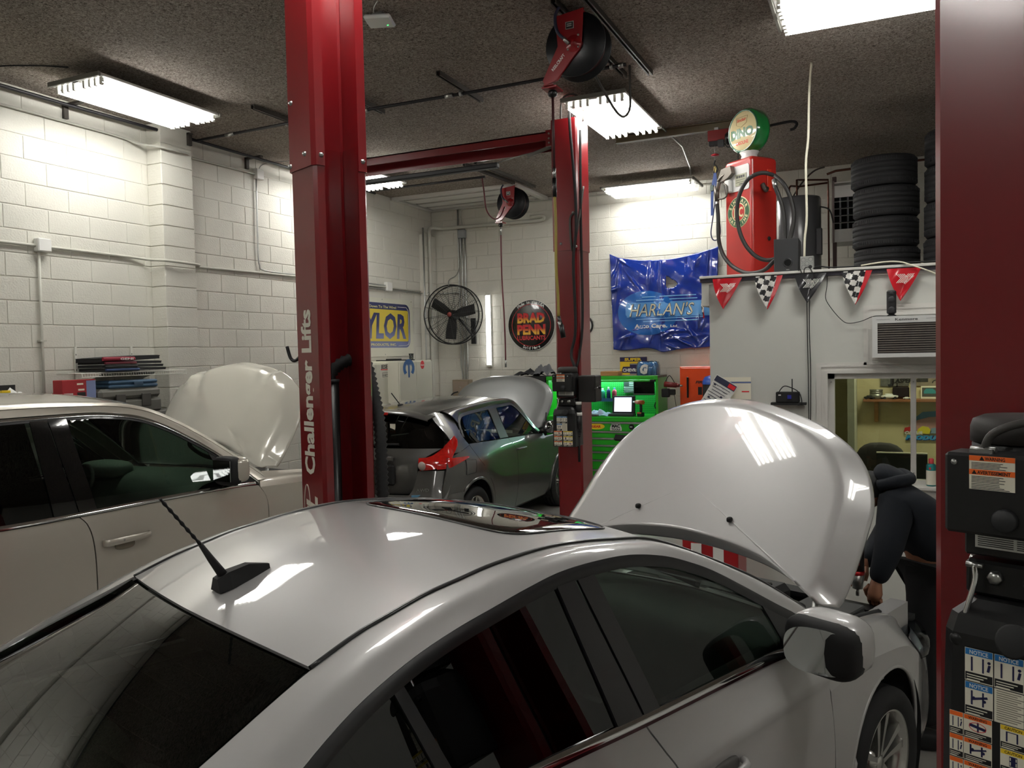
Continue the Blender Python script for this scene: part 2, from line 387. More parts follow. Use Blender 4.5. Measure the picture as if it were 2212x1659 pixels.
# ================================================================ PIPES AND CONDUITS
CON = mat('painted_conduit','bdbcb2',.5)
BPIPE = mat('black_iron_pipe','17151b',.45)
def pipe(name,P,r,m,label,cat='pipe',k=0,group=None,extra=None,n=8):
    t=thing(name,label,cat,tuple(P[0]),0,group); o=Vector(P[0])
    Q=[Vector(p)-o for p in (smooth_path(P,k) if k else P)]
    MB().tube(Q,r,n).build('run',m,t)
    if extra:
        for (nm,fn,mm) in extra: b=MB(); b.T=Matrix.Translation(-o); fn(b); b.build(nm,mm,t)
    return t
xw=-6.675
pipe('conduit',[(xw,-2,4.25),(xw,4.39,4.25),(xw,5.5,4.25),(xw+.03,5.72,4.22),(-6.47,5.86,4.19),(-6.47,6.18,4.20),(xw+.02,6.42,4.225),(xw,6.6,4.235),(xw,7.41,4.245)],.011,CON,'thin white painted conduit running high along the left wall over the pilaster','conduit',4)
def jb(b,c=(0,0,0)): b.bb((-6.70,7.39,4.19),(-6.64,7.51,4.31),ch=.006)
pipe('conduit',[(xw,7.41,4.19),(xw,7.40,3.6),(xw,7.40,3.28),(xw,7.42,3.18),(xw,7.5,3.125),(xw,8.2,3.12),(xw,9.83,3.12),(xw,10.07,3.125)],.009,GALV,'bare metal conduit dropping from square box and bending right along left wall','conduit',3,extra=[('junction_box',jb,WHITE)])
def jb2(b): b.bb((-6.70,4.645,3.055),(-6.63,4.77,3.17),ch=.008)
def drop2(b): b.tube([(xw,4.675,3.06),(xw,4.67,2.3),(xw,4.665,1.5)],.012,8); b.bb((-6.70,4.64,2.27),(-6.655,4.70,2.285))
pipe('conduit',[(xw,-2,3.10),(xw,4.33,3.105),(xw,5.62,3.10),(-6.60,5.78,3.085),(-6.46,5.86,3.075),(-6.46,6.25,3.07),(-6.56,6.36,3.07),(xw,6.5,3.08),(xw,8.02,3.10),(xw,9.8,3.095),(xw,11.05,3.09)],.014,CON,'white painted conduit along left wall at mid height with square box and drop','conduit',3,extra=[('junction_box',jb2,WHITE),('drop_run',drop2,CON)])
def jb3(b): b.bb((-6.70,10.06,3.04),(-6.64,10.2,3.17),ch=.006)
pipe('conduit',[(xw,8.6,3.06),(xw,10.1,3.065),(xw,11.05,3.065),(-6.6,11.25,3.07),(-6.55,11.46,3.07),(-6.2,11.47,3.07)],.010,GALV,'lower metal conduit with small box running above the yellow poster','conduit',2,extra=[('junction_box',jb3,WHITE)])
pipe('drain_pipe',[(-6.60,11.25,.2),(-6.60,11.25,1.98),(-6.60,11.25,3.9),(-6.60,11.25,4.06),(-6.58,11.30,4.12),(-6.5,11.43,4.12),(-6.3,11.44,4.115),(-5.2,11.44,4.105),(-4.75,11.44,4.10),(-4.68,11.43,4.13),(-4.70,11.40,4.155),(-4.9,11.41,4.16)],.028,CON,'thick white pipe rising in the back left corner and turning along back wall','pipe',3)
pipe('pipe',[(-6.63,11.10,.2),(-6.63,11.10,2.5),(-6.63,11.10,4.10)],.016,GALV,'bare metal upright pipe on the left wall just before the corner','pipe')
for k,(x,z0,z1) in enumerate(((-6.20,1.65,4.40),(-6.135,1.65,3.95),(-6.08,1.65,3.95))):
    pipe('conduit',[(x,11.475,z1),(x,11.475,2.6),(x,11.475,z0+.3),(x+.02*(1-k),11.475,z0+.12),(x+.02*(1-k),11.475,z0)],.012,GALV,['metal conduit behind the fan, leftmost and reaching the ceiling','metal conduit behind the fan, middle of the three','metal conduit behind the fan, rightmost of the three'][k],'conduit',3)
pipe('conduit',[(-6.12,11.475,4.05),(-6.15,11.475,4.3),(-6.12,11.475,4.38),(-6.0,11.475,4.40),(-4.7,11.475,4.39),(-2.0,11.475,4.38)],.012,CON,'white conduit curving along the top of the back wall','conduit',4)
one('junction_box',lambda b:b.bb((-6.18,11.43,3.94),(-6.06,11.5,4.07),ch=.005),mat('grey_box','8f9294',.5),'small grey junction box high on back wall beside the corner','junction box')
t=thing('electrical_panel','tan steel electrical box at the foot of the wall conduits','electrical box',(-6.16,11.42,1.30))
MB().bb((-.15,-.06,0),(.15,.08,.37),ch=.006).build('box',mat('tan_box','8c7f6d',.5),t); MB().bb((-.13,-.066,.17),(.13,-.06,.34),ch=.002).build('cover',mat('tan_box2','99897a',.5),t); MB().box((0,-.07,.25),(.03,.006,.008),Matrix.Rotation(.5,3,'Y')).build('latch',STEEL,t)
# black air line under the ceiling with its strut hangers
b=MB()
pipe('air_line',[(-6.60,-1,4.375),(-6.58,4.9,4.375),(-6.52,6.35,4.375),(-6.50,6.45,4.37),(-6.50,7.8,4.375),(-6.50,9.6,4.375)],.017,BPIPE,'black iron air line running along the top of the left wall','pipe')
pipe('air_line',[(-6.52,6.36,4.375),(-5.28,6.32,4.372),(-4.3,6.33,4.372),(-3.35,6.35,4.372),(-2.56,6.34,4.372),(-1.86,6.34,4.372)],.015,BPIPE,'black iron air line crossing the ceiling from left wall to the near hose reel','pipe',
     extra=[('coupling',lambda b:(b.cyl((-6.1,6.35,4.374),(-5.98,6.345,4.374),.021,10),b.cyl((-3.52,6.34,4.372),(-3.44,6.34,4.372),.021,10),b.cyl((-1.92,6.34,4.372),(-1.88,6.34,4.372),.022,10)),STEEL),
            ('clamp',lambda b:[b.cyl((x,6.335,4.372),(x+.025,6.335,4.372),.026,10) for x in (-5.30,-4.36,-3.37,-1.99)],STEEL)])
pipe('air_line',[(-6.50,9.45,4.375),(-4.67,9.42,4.372)],.015,BPIPE,'black iron air line crossing the ceiling to the far hose reel','pipe')
STRUT = mat('strut_channel','4e4a45',.5,metal=.5)
def strut(a,b_,label,group='ceiling strut channels'):
    t=thing('strut_channel',label,'strut channel',a); d=Vector(b_)-Vector(a); L=d.length; rz=math.atan2(d.y,d.x); R=Matrix.Rotation(rz,4,'Z'); q=MB(); q.T=R
    q.bb((0,-.02,.036),(L,.02,.040)); q.bb((0,-.02,0),(L,-.016,.036)); q.bb((0,.016,0),(L,.02,.036)); q.bb((0,-.016,0),(L,-.009,.004)); q.bb((0,.009,0),(L,.016,.004))
    q.build('channel',STRUT,t); return t
strut((-3.36,5.94,4.409),(-3.37,6.76,4.409),'dark strut channel on open ceiling between the two front lift posts')
strut((-5.33,5.90,4.409),(-5.33,6.55,4.409),'dark strut channel on ceiling just left of the near lift post')
strut((-4.36,6.0,4.409),(-4.36,6.62,4.409),'dark strut channel on ceiling just right of the near lift post')
strut((-1.78,5.15,4.409),(-1.78,6.80,4.409),'longest dark strut channel holding the near hose reel')
strut((-1.99,5.1,4.409),(-1.99,6.75,4.409),'dark strut channel left of the near hose reel, carrying the air line end')
strut((-4.70,8.9,4.409),(-4.62,10.2,4.409),'dark strut channel above far hose reel, left one')
strut((-4.53,8.88,4.409),(-4.48,10.6,4.409),'dark strut channel above far hose reel, right one')
for k,(y,z) in enumerate(((4.995,4.41),(6.235,4.42),(7.275,4.41))):
    xo=XL+.20 if k==1 else XL
    one('pipe_bracket',lambda b:(b.bb((xo,y-.022,z-.13),(xo+.03,y+.022,z)),b.bb((xo,y-.022,z-.02),(-6.46,y+.022,z))),STRUT,['short strut bracket holding the air line, left of pilaster','short strut bracket holding the air line on the pilaster','short strut bracket holding the air line, right of pilaster'][k],'bracket')
pipe('flexible_cable',[(-5.9,4.45,4.44),(-6.1,4.3,4.44),(-6.4,4.15,4.43),(-6.66,4.2,4.40),(-6.67,4.3,4.26)],.006,BLKM,'thin dark cable looping over ceiling to the light by the left wall','cable',5)
pipe('flexible_cable',[(-6.67,7.45,4.30),(-6.6,7.5,4.38),(-6.3,7.75,4.43),(-5.98,7.95,4.43),(-5.93,8.1,4.36)],.006,GALV,'thin metal cable from the square box over to the hidden light','cable',5)
pipe('conduit',[(-2.1,8.02,4.41),(-2.1,9.4,4.43),(-2.25,10.5,4.43),(-2.3,10.8,4.36)],.009,GALV,'thin metal conduit linking the two lights along the ceiling','conduit')
# wireless access point
t=thing('access_point','white square wireless access point on ceiling beside the near lift post','access point',(-3.17,4.80,4.392))
MB().box((0,0,.018),(.19,.19,.028),Matrix.Rotation(.35,3,'Z'),ch=.012).build('shell',WENAM,t); MB().bb((-.03,-.05,.02),(.05,.05,.058)).build('mount',GALV,t)
MB().box((.03,.055,.0025),(.012,.003,.002)).build('led',mat('green_led','30ff60',.5,emit='40ff70',es=3),t)
MB().tube(smooth_path([(0,-.07,.05),(.05,-.14,.05),(.12,-.2,.055)],5),.004,6).build('cable',GALV,t)
# ================================================================ TWO-POST LIFTS
def cprofile(b,sgn,D,W,t,z0,z1,lip=.055,ch=.016,g=0.0,slope=0):
    D2,W2=D+g,W+g
    P=[(0-0,lip),(0,ch-g),(ch,-g),(D2-ch,-g),(D2,ch-g),(D2,W2-ch),(D2-ch,W2),(ch,W2),(0,W2-ch),(0,W-lip)]
    P=[(p[0]-(g if p[0]<=0 else 0),p[1]) for p in P]; n=len(P); N=[]
    for i in range(n):
        a=Vector(P[max(i-1,0)]);c=Vector(P[min(i+1,n-1)]);d=(c-a).normalized(); N.append(Vector((-d.y,d.x)))
    inn=[(P[i][0]+N[i].x*t,P[i][1]+N[i].y*t) for i in range(n)]
    ring=P+inn[::-1]; m=len(ring)
    V=[(sgn*p[0],p[1],z0) for p in ring]+[(sgn*p[0],p[1],z1) for p in ring]
    Fs=[]
    for i in range(m):
        j=(i+1)%m; q=(i,j,m+j,m+i); Fs.append(q if sgn<0 else q[::-1])
    for i in range(n-1):
        a,b2,c2,d2=i,i+1,m-2-i,m-1-i
        Fs.append((a,d2,c2,b2)); Fs.append((m+a,m+b2,m+c2,m+d2))
    b.add(V,Fs)
PD,PW,PH,JZ=.243,.30,4.22,3.015
def lift_post(loc,rz,sgn,label,inside=True,group=None):
    t=thing('lift_post',label,'car lift post',(loc[0],loc[1],0),rz,group)
    b=MB(); cprofile(b,sgn,PD,PW,.007,.012,JZ+.15); b.build('column',RED,t)
    b=MB(); cprofile(b,sgn,PD,PW,.006,JZ,PH,g=.008); b.bb((sgn*(-.004) if sgn>0 else -PD-.004,-.004,PH-.008),(sgn*PD+.004*sgn,PW+.004,PH)); b.build('extension',REDS,t)
    MB().bb((sgn*PD/2-.22,-.08,0),(sgn*PD/2+.22,PW+.08,.018)).build('base_plate',RED,t)
    me=None
    for (x,z) in ((.225,JZ+.03),(.075,JZ+.065),(.20,JZ+.34)):
        q=MB().lathe([(.0,-.012),(.008,-.011),(.011,-.004),(.013,0)],12,axes((sgn*x,-.008,z),(1,0,0),(0,0,-1)))
        q.build('bolt',STEEL,t)
    for (y,z) in ((.035,JZ+.05),(PW-.03,JZ+.05)):
        MB().lathe([(.0,-.012),(.008,-.011),(.011,-.004),(.013,0)],12,axes((-sgn*.008,y,z),(0,sgn,0),(0,0,1))).build('bolt',STEEL,t)
    if inside:
        MB().cyl((sgn*.12,.13,.1),(sgn*.12,.13,1.95),.034,16).build('hydraulic_cylinder',BLK,t)
        MB().cyl((sgn*.12,.13,1.95),(sgn*.12,.13,1.965),.037,16).build('cylinder_cap',PLAS,t)
        MB().tube([(sgn*.11,.115,1.96),(sgn*.13,.10,3.0),(sgn*.10,.09,PH-.05)],.006,6).build('lift_cable',mat('greased_cable','2b2523',.5,metal=.4),t)
        b=MB().bb((sgn*(PD-.02),.11,.1),(sgn*(PD-.007),.17,PH-.1)); b.build('guide_rib',RED,t)
        b=MB().bb((sgn*.01,.035,.12),(sgn*.1,PW-.035,.95)); b.build('carriage',REDS,t)
        MB().bb((-sgn*.09,.10,.10),(sgn*.0,.20,.20)).build('arm_bracket',RED,t)
        for a in (-.55,.45):
            R=Matrix.Rotation(a*(-sgn),3,'Z'); q=MB(); c=Vector((-sgn*.08,.15,.14))+R@Vector((-sgn*.40,0,0)); q.box(c,(.80,.09,.07),R)
            e=Vector((-sgn*.08,.15,.14))+R@Vector((-sgn*.78,0,0)); q.cyl(e+Vector((0,0,.02)),e+Vector((0,0,.07)),.05,14); q.build('swing_arm',RED,t)
    return t
LRZ=math.radians(-23)
LB=(-2.50,3.18); Ld=Vector((math.cos(LRZ),math.sin(LRZ))); RBp=(LB[0]+Ld.x*2.83,LB[1]+Ld.y*2.83)
p1=lift_post(LB,LRZ,-1,'near left red lift post with white vertical lettering and open dark channel')
p2=lift_post(RBp,LRZ,1,'nearest red lift post filling the right edge of the picture')
p3=lift_post((-2.775,7.0),0,1,'far red lift post in the middle of the shop, carrying a power unit')
p4=lift_post((-5.55,7.0),0,-1,'far left red lift post standing hidden behind the near left post')
# lettering on the near left post, reading upwards
LET=mat('cream_lettering','dcd8ca',.5)
b=MB(); b.text('Challenger Lifts',axes((-.088,-.0005-.001,1.49),(0,0,1),(-1,0,0)),.135,bold=.035,width=.83); b.build('lettering',LET,p1)
b=MB(); b.text('CL',axes((-.075,-.0015,1.215),(0,0,1),(-1,0,0)),.15,bold=.05,italic=.25,width=.17)
b.tube([(-.175+.03*math.cos(a)*1,-.0005,1.32+.115*math.sin(a)) for a in np.linspace(-1.2,3.2,18)],.0028,6); b.build('logo',LET,p1)
# overhead beam of the far lift
t=thing('overhead_beam','red overhead beam of the far lift spanning to the middle post','lift beam',(-5.55,7.05,4.0))
b=MB().bb((0,0,.06),(2.775,.012,.14)); b.bb((0,0,.128),(2.775,.20,.14)); b.bb((0,.19,.0),(2.775,.20,.14)); b.build('channel',RED,t)
MB().bb((0,.03,.118),(2.775,.185,.124)).build('underside',mat('pale_underside','b9a7ae',.35,metal=.3),t)  # underside sheet coloured a pale pinkish grey, unlike the red channel
MB().bb((2.70,-.012,.0),(2.775,.0,.15)).build('end_plate',RED,t)
for z in (.03,.07,.115): MB().cyl((2.735,-.022,z),(2.735,-.01,z),.009,8).build('bolt',STEEL,t)
t=thing('shutoff_bar','dark padded shut-off bar hanging under the red overhead beam','lift bar',(-5.5,7.16,3.90))
MB().bb((0,0,0),(2.08,.07,.05),ch=.01).build('padded_bar',PLAS,t)
MB().tube([(2.05,.03,.045),(2.35,.03,.09),(2.66,.03,.12)],.006,6).build('rod',STEEL,t); MB().cyl((2.40,.03,.075),(2.72,.03,.15),.018,10).build('switch_tube',mat('grey_tube','77746f',.5),t)

# ---------------------------------------------------------------- power unit with its warning stickers (x to the right, -y to the viewer)
def sticker(parent,x0,x1,z0,z1,y,head,htxt,kind,name='warning_sticker'):
    T=.0006; b=MB(); W=x1-x0;H=z1-z0; hh=H*.2; fb=H*.27
    b.cur=0; b.bb((x0,y-T,z0),(x1,y,z1))
    b.cur=1; b.bb((x0+W*.02,y-T*1.8,z1-hh),(x1-W*.02,y-T,z1-W*.01))
    b.cur=2; b.bb((x0+W*.02,y-T*1.8,z0+H*.03),(x1-W*.02,y-T,z0+fb))
    if htxt: b.cur=3 if head in ('b',) else 2; b.text(htxt,faceB((x0+W*.5,y-T*2.2,z1-hh*.82)),hh*.85,bold=.02,align='C',width=W*.66)
    b.cur=0
    for k in range(3): b.bb((x0+W*.07,y-T*2.2,z0+fb-H*(.06+.075*k)-H*.03),(x0+W*(.8-.13*k),y-T*1.8,z0+fb-H*(.06+.075*k)))
    b.cur=4; c=(x0+x1)/2; m0=z0+fb+H*.05; m1=z1-hh-H*.05; mh=m1-m0
    if kind in (0,1,2):
        b.bb((c-W*.28,y-T*2,m0),(c-W*.22,y-T,m1)); b.bb((c+W*.12,y-T*2,m0),(c+W*.18,y-T,m1))
        if kind==0: b.bb((c-W*.28,y-T*2,m1-mh*.07),(c+W*.18,y-T,m1))
        if kind==1: b.box((c+W*.02,y-T*1.5,m0+mh*.55),(W*.6,T,mh*.16),Matrix.Rotation(-.3,3,'Y')); b.cyl((c-W*.18,y-T*2,m0+mh*.5),(c-W*.18,y-T,m0+mh*.5),W*.06,8); b.cyl((c+W*.2,y-T*2,m0+mh*.4),(c+W*.2,y-T,m0+mh*.4),W*.06,8)
        if kind==2: b.cyl((c+W*.36,y-T*2,m1-mh*.2),(c+W*.36,y-T,m1-mh*.2),W*.06,8); b.box((c+W*.35,y-T*1.5,m0+mh*.4),(W*.09,T,mh*.5),Matrix.Rotation(.2,3,'Y'))
    if kind==3:
        b.bb((c-W*.15,y-T*2,m0),(c+W*.15,y-T,m1))
        b.cur=0
        for s in(-1,1): b.bb((c+s*W*.11-W*.02,y-T*2.4,m0+mh*.1),(c+s*W*.11+W*.02,y-T,m0+mh*.45)); b.bb((c+s*W*.11-W*.02,y-T*2.4,m0+mh*.6),(c+s*W*.11+W*.02,y-T,m0+mh*.9))
    if kind==4:
        b.box((c,y-T*1.5,m0+mh*.5),(W*.6,T,mh*.28),Matrix.Rotation(.15,3,'Y')); b.bb((c-W*.02,y-T*2.2,m0),(c+W*.04,y-T,m1))
        b.cur=5; b.tube([(c+W*.3*math.cos(a),y-T*2,m0+mh*.5+mh*.45*math.sin(a)) for a in np.linspace(0,2*PI,18)[:-1]],W*.012,4,closed=True); b.cur=4
    hm={'b':LBLUE,'o':mat('tan_orange','c98a4a',.5),'y':YEL,'r':ORANGE}[head]
    b.build(name,[CREAM,hm,LBLACK,WHITE,mat('ink_blue','191a4a',.5),LRED],parent)
def power_unit(loc,rz,label):
    t=thing('power_unit',label,'hydraulic power unit',loc,rz)
    # motor
    mo=MB().lathe([(0,.0),(.086,.0),(.09,.006),(.09,.20),(.086,.205)],28,Matrix.Translation((0,-.115,.46))); 
    mo=mo.build('motor',BLK,t)
    MB().lathe([(.088,.205),(.093,.206),(.093,.235),(.088,.25),(.07,.258),(0,.26)],28,Matrix.Translation((0,-.115,.46))).build('motor_cap',mat('dusty_black','2e2b29',.6),t)
    MB().bb((-.01,-.03,.5),(.01,.0,.66)).build('mount',BLK,t)
    cb=MB().bb((-.088,-.285,.50),(.092,-.205,.655),ch=.006).build('control_box',mat('satin_black','0e0e0f',.45),t)
    b=MB().bb((-.05,-.265,.655),(-.01,-.235,.662)); b.cyl((-.052,-.25,.66),(-.008,-.25,.66),.006,8); b.build('cable_clamp',STEEL,cb)
    b=MB()
    for x in (-.07,.062): b.lathe([(0,-.003),(.005,-.002),(.006,0)],8,axes((x,-.2855,.637),(1,0,0),(0,0,-1)))
    b.lathe([(0,-.006),(.004,-.005),(.005,0)],8,axes((-.089,-.25,.57),(0,1,0),(0,0,1))); b.build('screw',STEEL,cb)
    y=-.2855;T=.0006; x0,x1=-.043,.034; b=MB(); b.cur=0; b.bb((x0,y-T,.588),(x1,y,.652))
    b.cur=1; b.bb((x0,y-2*T,.6425),(x1,y-T,.652)); b.bb((x0,y-2*T,.616),(x1,y-T,.626))
    b.cur=2; b.text('WARNING',faceB((x0+.027,y-2.4*T,.6440)),.0088,bold=.03,width=.034); b.text('AVERTISSEMENT',faceB((x0+.014,y-2.4*T,.6175)),.0088,bold=.03,width=.056)
    for (cx,cz) in ((x0+.022,.6435),(x0+.009,.6170)): b.poly([(cx-.0045,cz),(cx+.0045,cz),(cx,cz+.0078)],.0003,axes((0,y-2.1*T,0),(1,0,0),(0,0,1)))
    for zz in (.6385,.6358,.6331,.6304,.6277,.6125,.6098,.6071,.6044,.6017,.5985,.5955,.5925,.5898): b.bb((x0+.004,y-1.7*T,zz-.0005),(x0+.05+.022*random.random(),y-T,zz+.0006))
    b.build('warning_label',[CREAM,ORANGE,LBLACK],cb)
    b=MB().lathe([(0,-.012),(.019,-.012),(.0215,-.008),(.0215,0)],24,axes((.018,-.285,.535),(1,0,0),(0,0,-1))); b.build('push_button',PLAS,cb)
    # white plate below the motor, pump block with fittings
    MB().bb((-.075,-.215,.445),(.09,-.175,.50),ch=.004).build('rating_plate_holder',BLK,t)
    b=MB(); b.cur=0; b.bb((-.055,-.2165,.462),(.09,-.215,.495)); b.cur=1
    for k in range(7): b.bb((-.05,-.2172,.466+.004*k),(.012,-.2165,.4675+.004*k)); b.bb((.018,-.2172,.466+.004*k),(.08,-.2165,.4675+.004*k))
    b.build('rating_plate',[WHITE,LBLACK],t)
    MB().bb((-.075,-.21,.365),(.095,-.06,.435),ch=.006).build('pump_block',BLK,t)
    b=MB()
    for (x,r) in ((-.02,.015),(.045,.017)): b.lathe([(0,-.014),(r*.75,-.014),(r,-.008),(r,0)],6 if x<0 else 18,axes((x,-.21,.405),(1,0,0),(0,0,-1)))
    b.cyl((-.085,-.15,.42),(-.07,-.15,.42),.01,6); b.cyl((-.065,-.235,.43),(-.035,-.235,.43),.0055,10); b.build('fitting',STEEL,t)
    b=MB().tube(smooth_path([(-.050,-.235,.43),(-.047,-.243,.40),(-.058,-.25,.35),(-.07,-.255,.30)],6),.0052,10); b.build('lever',CHR,t)
    b=MB().lathe([(0,-.016),(.011,-.0125),(.015,-.004),(.015,.004),(.011,.0125),(0,.016)],16,Matrix.Translation((-.072,-.257,.285))); b.build('lever_knob',BLK,t)
    # reservoir
    prof=[(-.10,-.06),(.115,-.06),(.115,-.25),(.095,-.27),(-.08,-.27),(-.10,-.25)]
    def ring(s,z,dx=0): return [((p[0]-.0075)*s+.0075+dx,(p[1]+.16)*s-.16,z) for p in prof]
    R=[ring(1,.0),ring(1.02,.006),ring(1.0,.20),ring(.98,.30),ring(.90,.335),ring(.62,.362)]
    b=MB(); V=[p for r in R for p in r]; n=6; Fs=[tuple(range(n))[::-1]]+[(i*n+k,i*n+(k+1)%n,(i+1)*n+(k+1)%n,(i+1)*n+k) for i in range(5) for k in range(n)]+[tuple(5*n+k for k in range(n))]
    Fs=[f[::-1] for f in Fs]; b.add(V,Fs); rs=b.build('reservoir',mat('reservoir_black','141415',.42,bump=.1,bscale=25),t)
    MB().lathe([(0,0),(.012,0),(.014,-.006),(.026,-.018),(.03,-.022),(.026,-.024),(0,-.024)],24,axes((.035,-.278,.308),(1,0,0),(0,-.35,-1))).build('filler_cap',BLKM,rs)
    y=-.2716
    for (c,r,h,tx,k) in ((0,0,'b','NOTICE',2),(1,0,'b','NOTICE',2),(0,1,'b','NOTICE',1)):
        x0=-.055+.051*c; z0=.212-.066*r; sticker(rs,x0,x0+.049,z0,z0+.064,y-.0006,h,tx,k)
    b=MB(); b.cur=0; b.bb((-.004,y-.0012,.146),(.045,y-.0006,.210)); b.cur=1
    for k in range(14): b.bb((0,y-.0016,.151+.0042*k),(.035+.006*(k%3),y-.0012,.1526+.0042*k))
    b.build('text_sticker',[CREAM,mat('ink_grey','8d8878',.6)],rs)
    for r in range(3):
        z1=.150-.047*r if False else .144-.046*r
        sticker(rs,-.083,-.0585,z1-.044,z1,y,'r','',2); sticker(rs,-.0575,-.008,z1-.044,z1,y,'r','WARNING',(4,1,0)[r])
        sticker(rs,.006,.050,z1-.044,z1,y,'y','CAUTION',(0,3,1)[r]); sticker(rs,.051,.094,z1-.044,z1,y,'y','CAUTION',(2,0,4)[r])
    return t
nr=math.radians(-23)
def lloc(B,x,y,z,rz): c,s=math.cos(rz),math.sin(rz); return (B[0]+c*x-s*y,B[1]+s*x+c*y,z)
power_unit(lloc(RBp,.213,-.003,1.215,nr),nr,'black power unit on nearest post, covered with warning stickers, chrome lever')
power_unit((-2.775+.16,6.995,1.225),0,'black power unit with stickers on the far middle lift post')
def cable(name,P,r,m,label,cat='cable',k=5,n=7,group=None):
    t=thing(name,label,cat,tuple(P[0]),0,group); o=Vector(P[0]); MB().tube([Vector(p)-o for p in smooth_path(P,k)],r,n).build('run',m,t); return t
q=lambda x,y,z:lloc(RBp,.213+x,y,1.215+z,nr)
cable('power_cable',[q(-.03,-.25,.658),q(-.015,-.25,.69),q(.03,-.24,.712),q(.10,-.2,.722),q(.2,-.1,.73),q(.3,.05,.9),q(.3,.1,1.6)],.008,mat('cable_grey','3b3936',.55),'thick dark cable arching out of the nearest power unit')
# cables and box on the middle post
cable('power_cable',[(-2.60,7.05,4.24),(-2.55,6.99,4.3),(-2.57,6.93,4.2),(-2.545,6.97,3.6),(-2.54,6.97,3.2),(-2.57,6.96,2.9),(-2.56,6.96,2.3),(-2.60,6.94,2.06),(-2.55,6.9,1.93),(-2.50,6.9,1.7),(-2.52,6.85,1.5),(-2.50,6.85,1.35)],.014,BLKM,'black cable running down the front of the middle lift post')
cable('power_cable',[(-2.50,7.02,4.1),(-2.51,7.02,3.3),(-2.51,7.02,2.4),(-2.53,6.97,2.05),(-2.55,6.93,1.9),(-2.53,6.9,1.6)],.012,BLKM,'second black cable on the side of the middle lift post')
cable('grey_cable',[(-2.70,7.05,4.23),(-2.66,7.0,4.40),(-2.55,7.02,4.43),(-2.50,7.1,4.35),(-2.50,7.1,4.2)],.010,mat('hose_grey','45423e',.6),'short hose arching over the top of the middle post','hose')
cable('grey_cable',[(-2.50,7.08,3.6),(-2.52,7.0,3.3),(-2.58,6.98,3.0),(-2.60,6.98,3.3),(-2.53,6.985,3.35)],.010,mat('hose_grey','45423e',.6),'hooked grey hose loop on the middle post','hose')
t=thing('plug_connector','black and white twist plug hanging beside the middle power unit','plug',(-2.50,6.83,1.38))
MB().cyl((0,0,.0),(0,0,.12),.032,14).build('plug_body',BLK,t); MB().cyl((0,0,.12),(0,0,.15),.034,14).build('white_ring',WHITE,t); MB().cyl((0,0,.15),(0,0,.22),.026,14,.03).build('socket_body',BLKM,t); MB().cyl((0,0,.22),(0,0,.245),.03,14).build('white_ring',WHITE,t)
b=MB()
for k in range(5): b.cyl((0,0,-.015*k-.008),(0,0,-.015*k),.03-.003*k,12)
b.build('strain_relief',BLKM,t); MB().cyl((0,0,-.30),(0,0,-.06),.012,8).build('tail',BLKM,t)
t=thing('switch_box','black steel switch box on the right side of the middle post','switch box',(-2.45,6.93,1.62))
MB().bb((-.07,-.05,0),(.10,.12,.24),ch=.008).build('box',mat('box_black','1b1a19',.5),t); MB().bb((-.06,-.056,.01),(.09,-.05,.23)).build('door_panel',mat('box_black2','232120',.45),t); MB().tube([(.09,-.06,.12),(.12,-.1,.13),(.15,-.11,.135)],.004,6).build('lever',STEEL,t); MB().lathe([(0,-.015),(.014,-.008),(.016,0),(.014,.008),(0,.015)],12,Matrix.Translation((.16,-.11,.137))).build('knob',BLK,t)
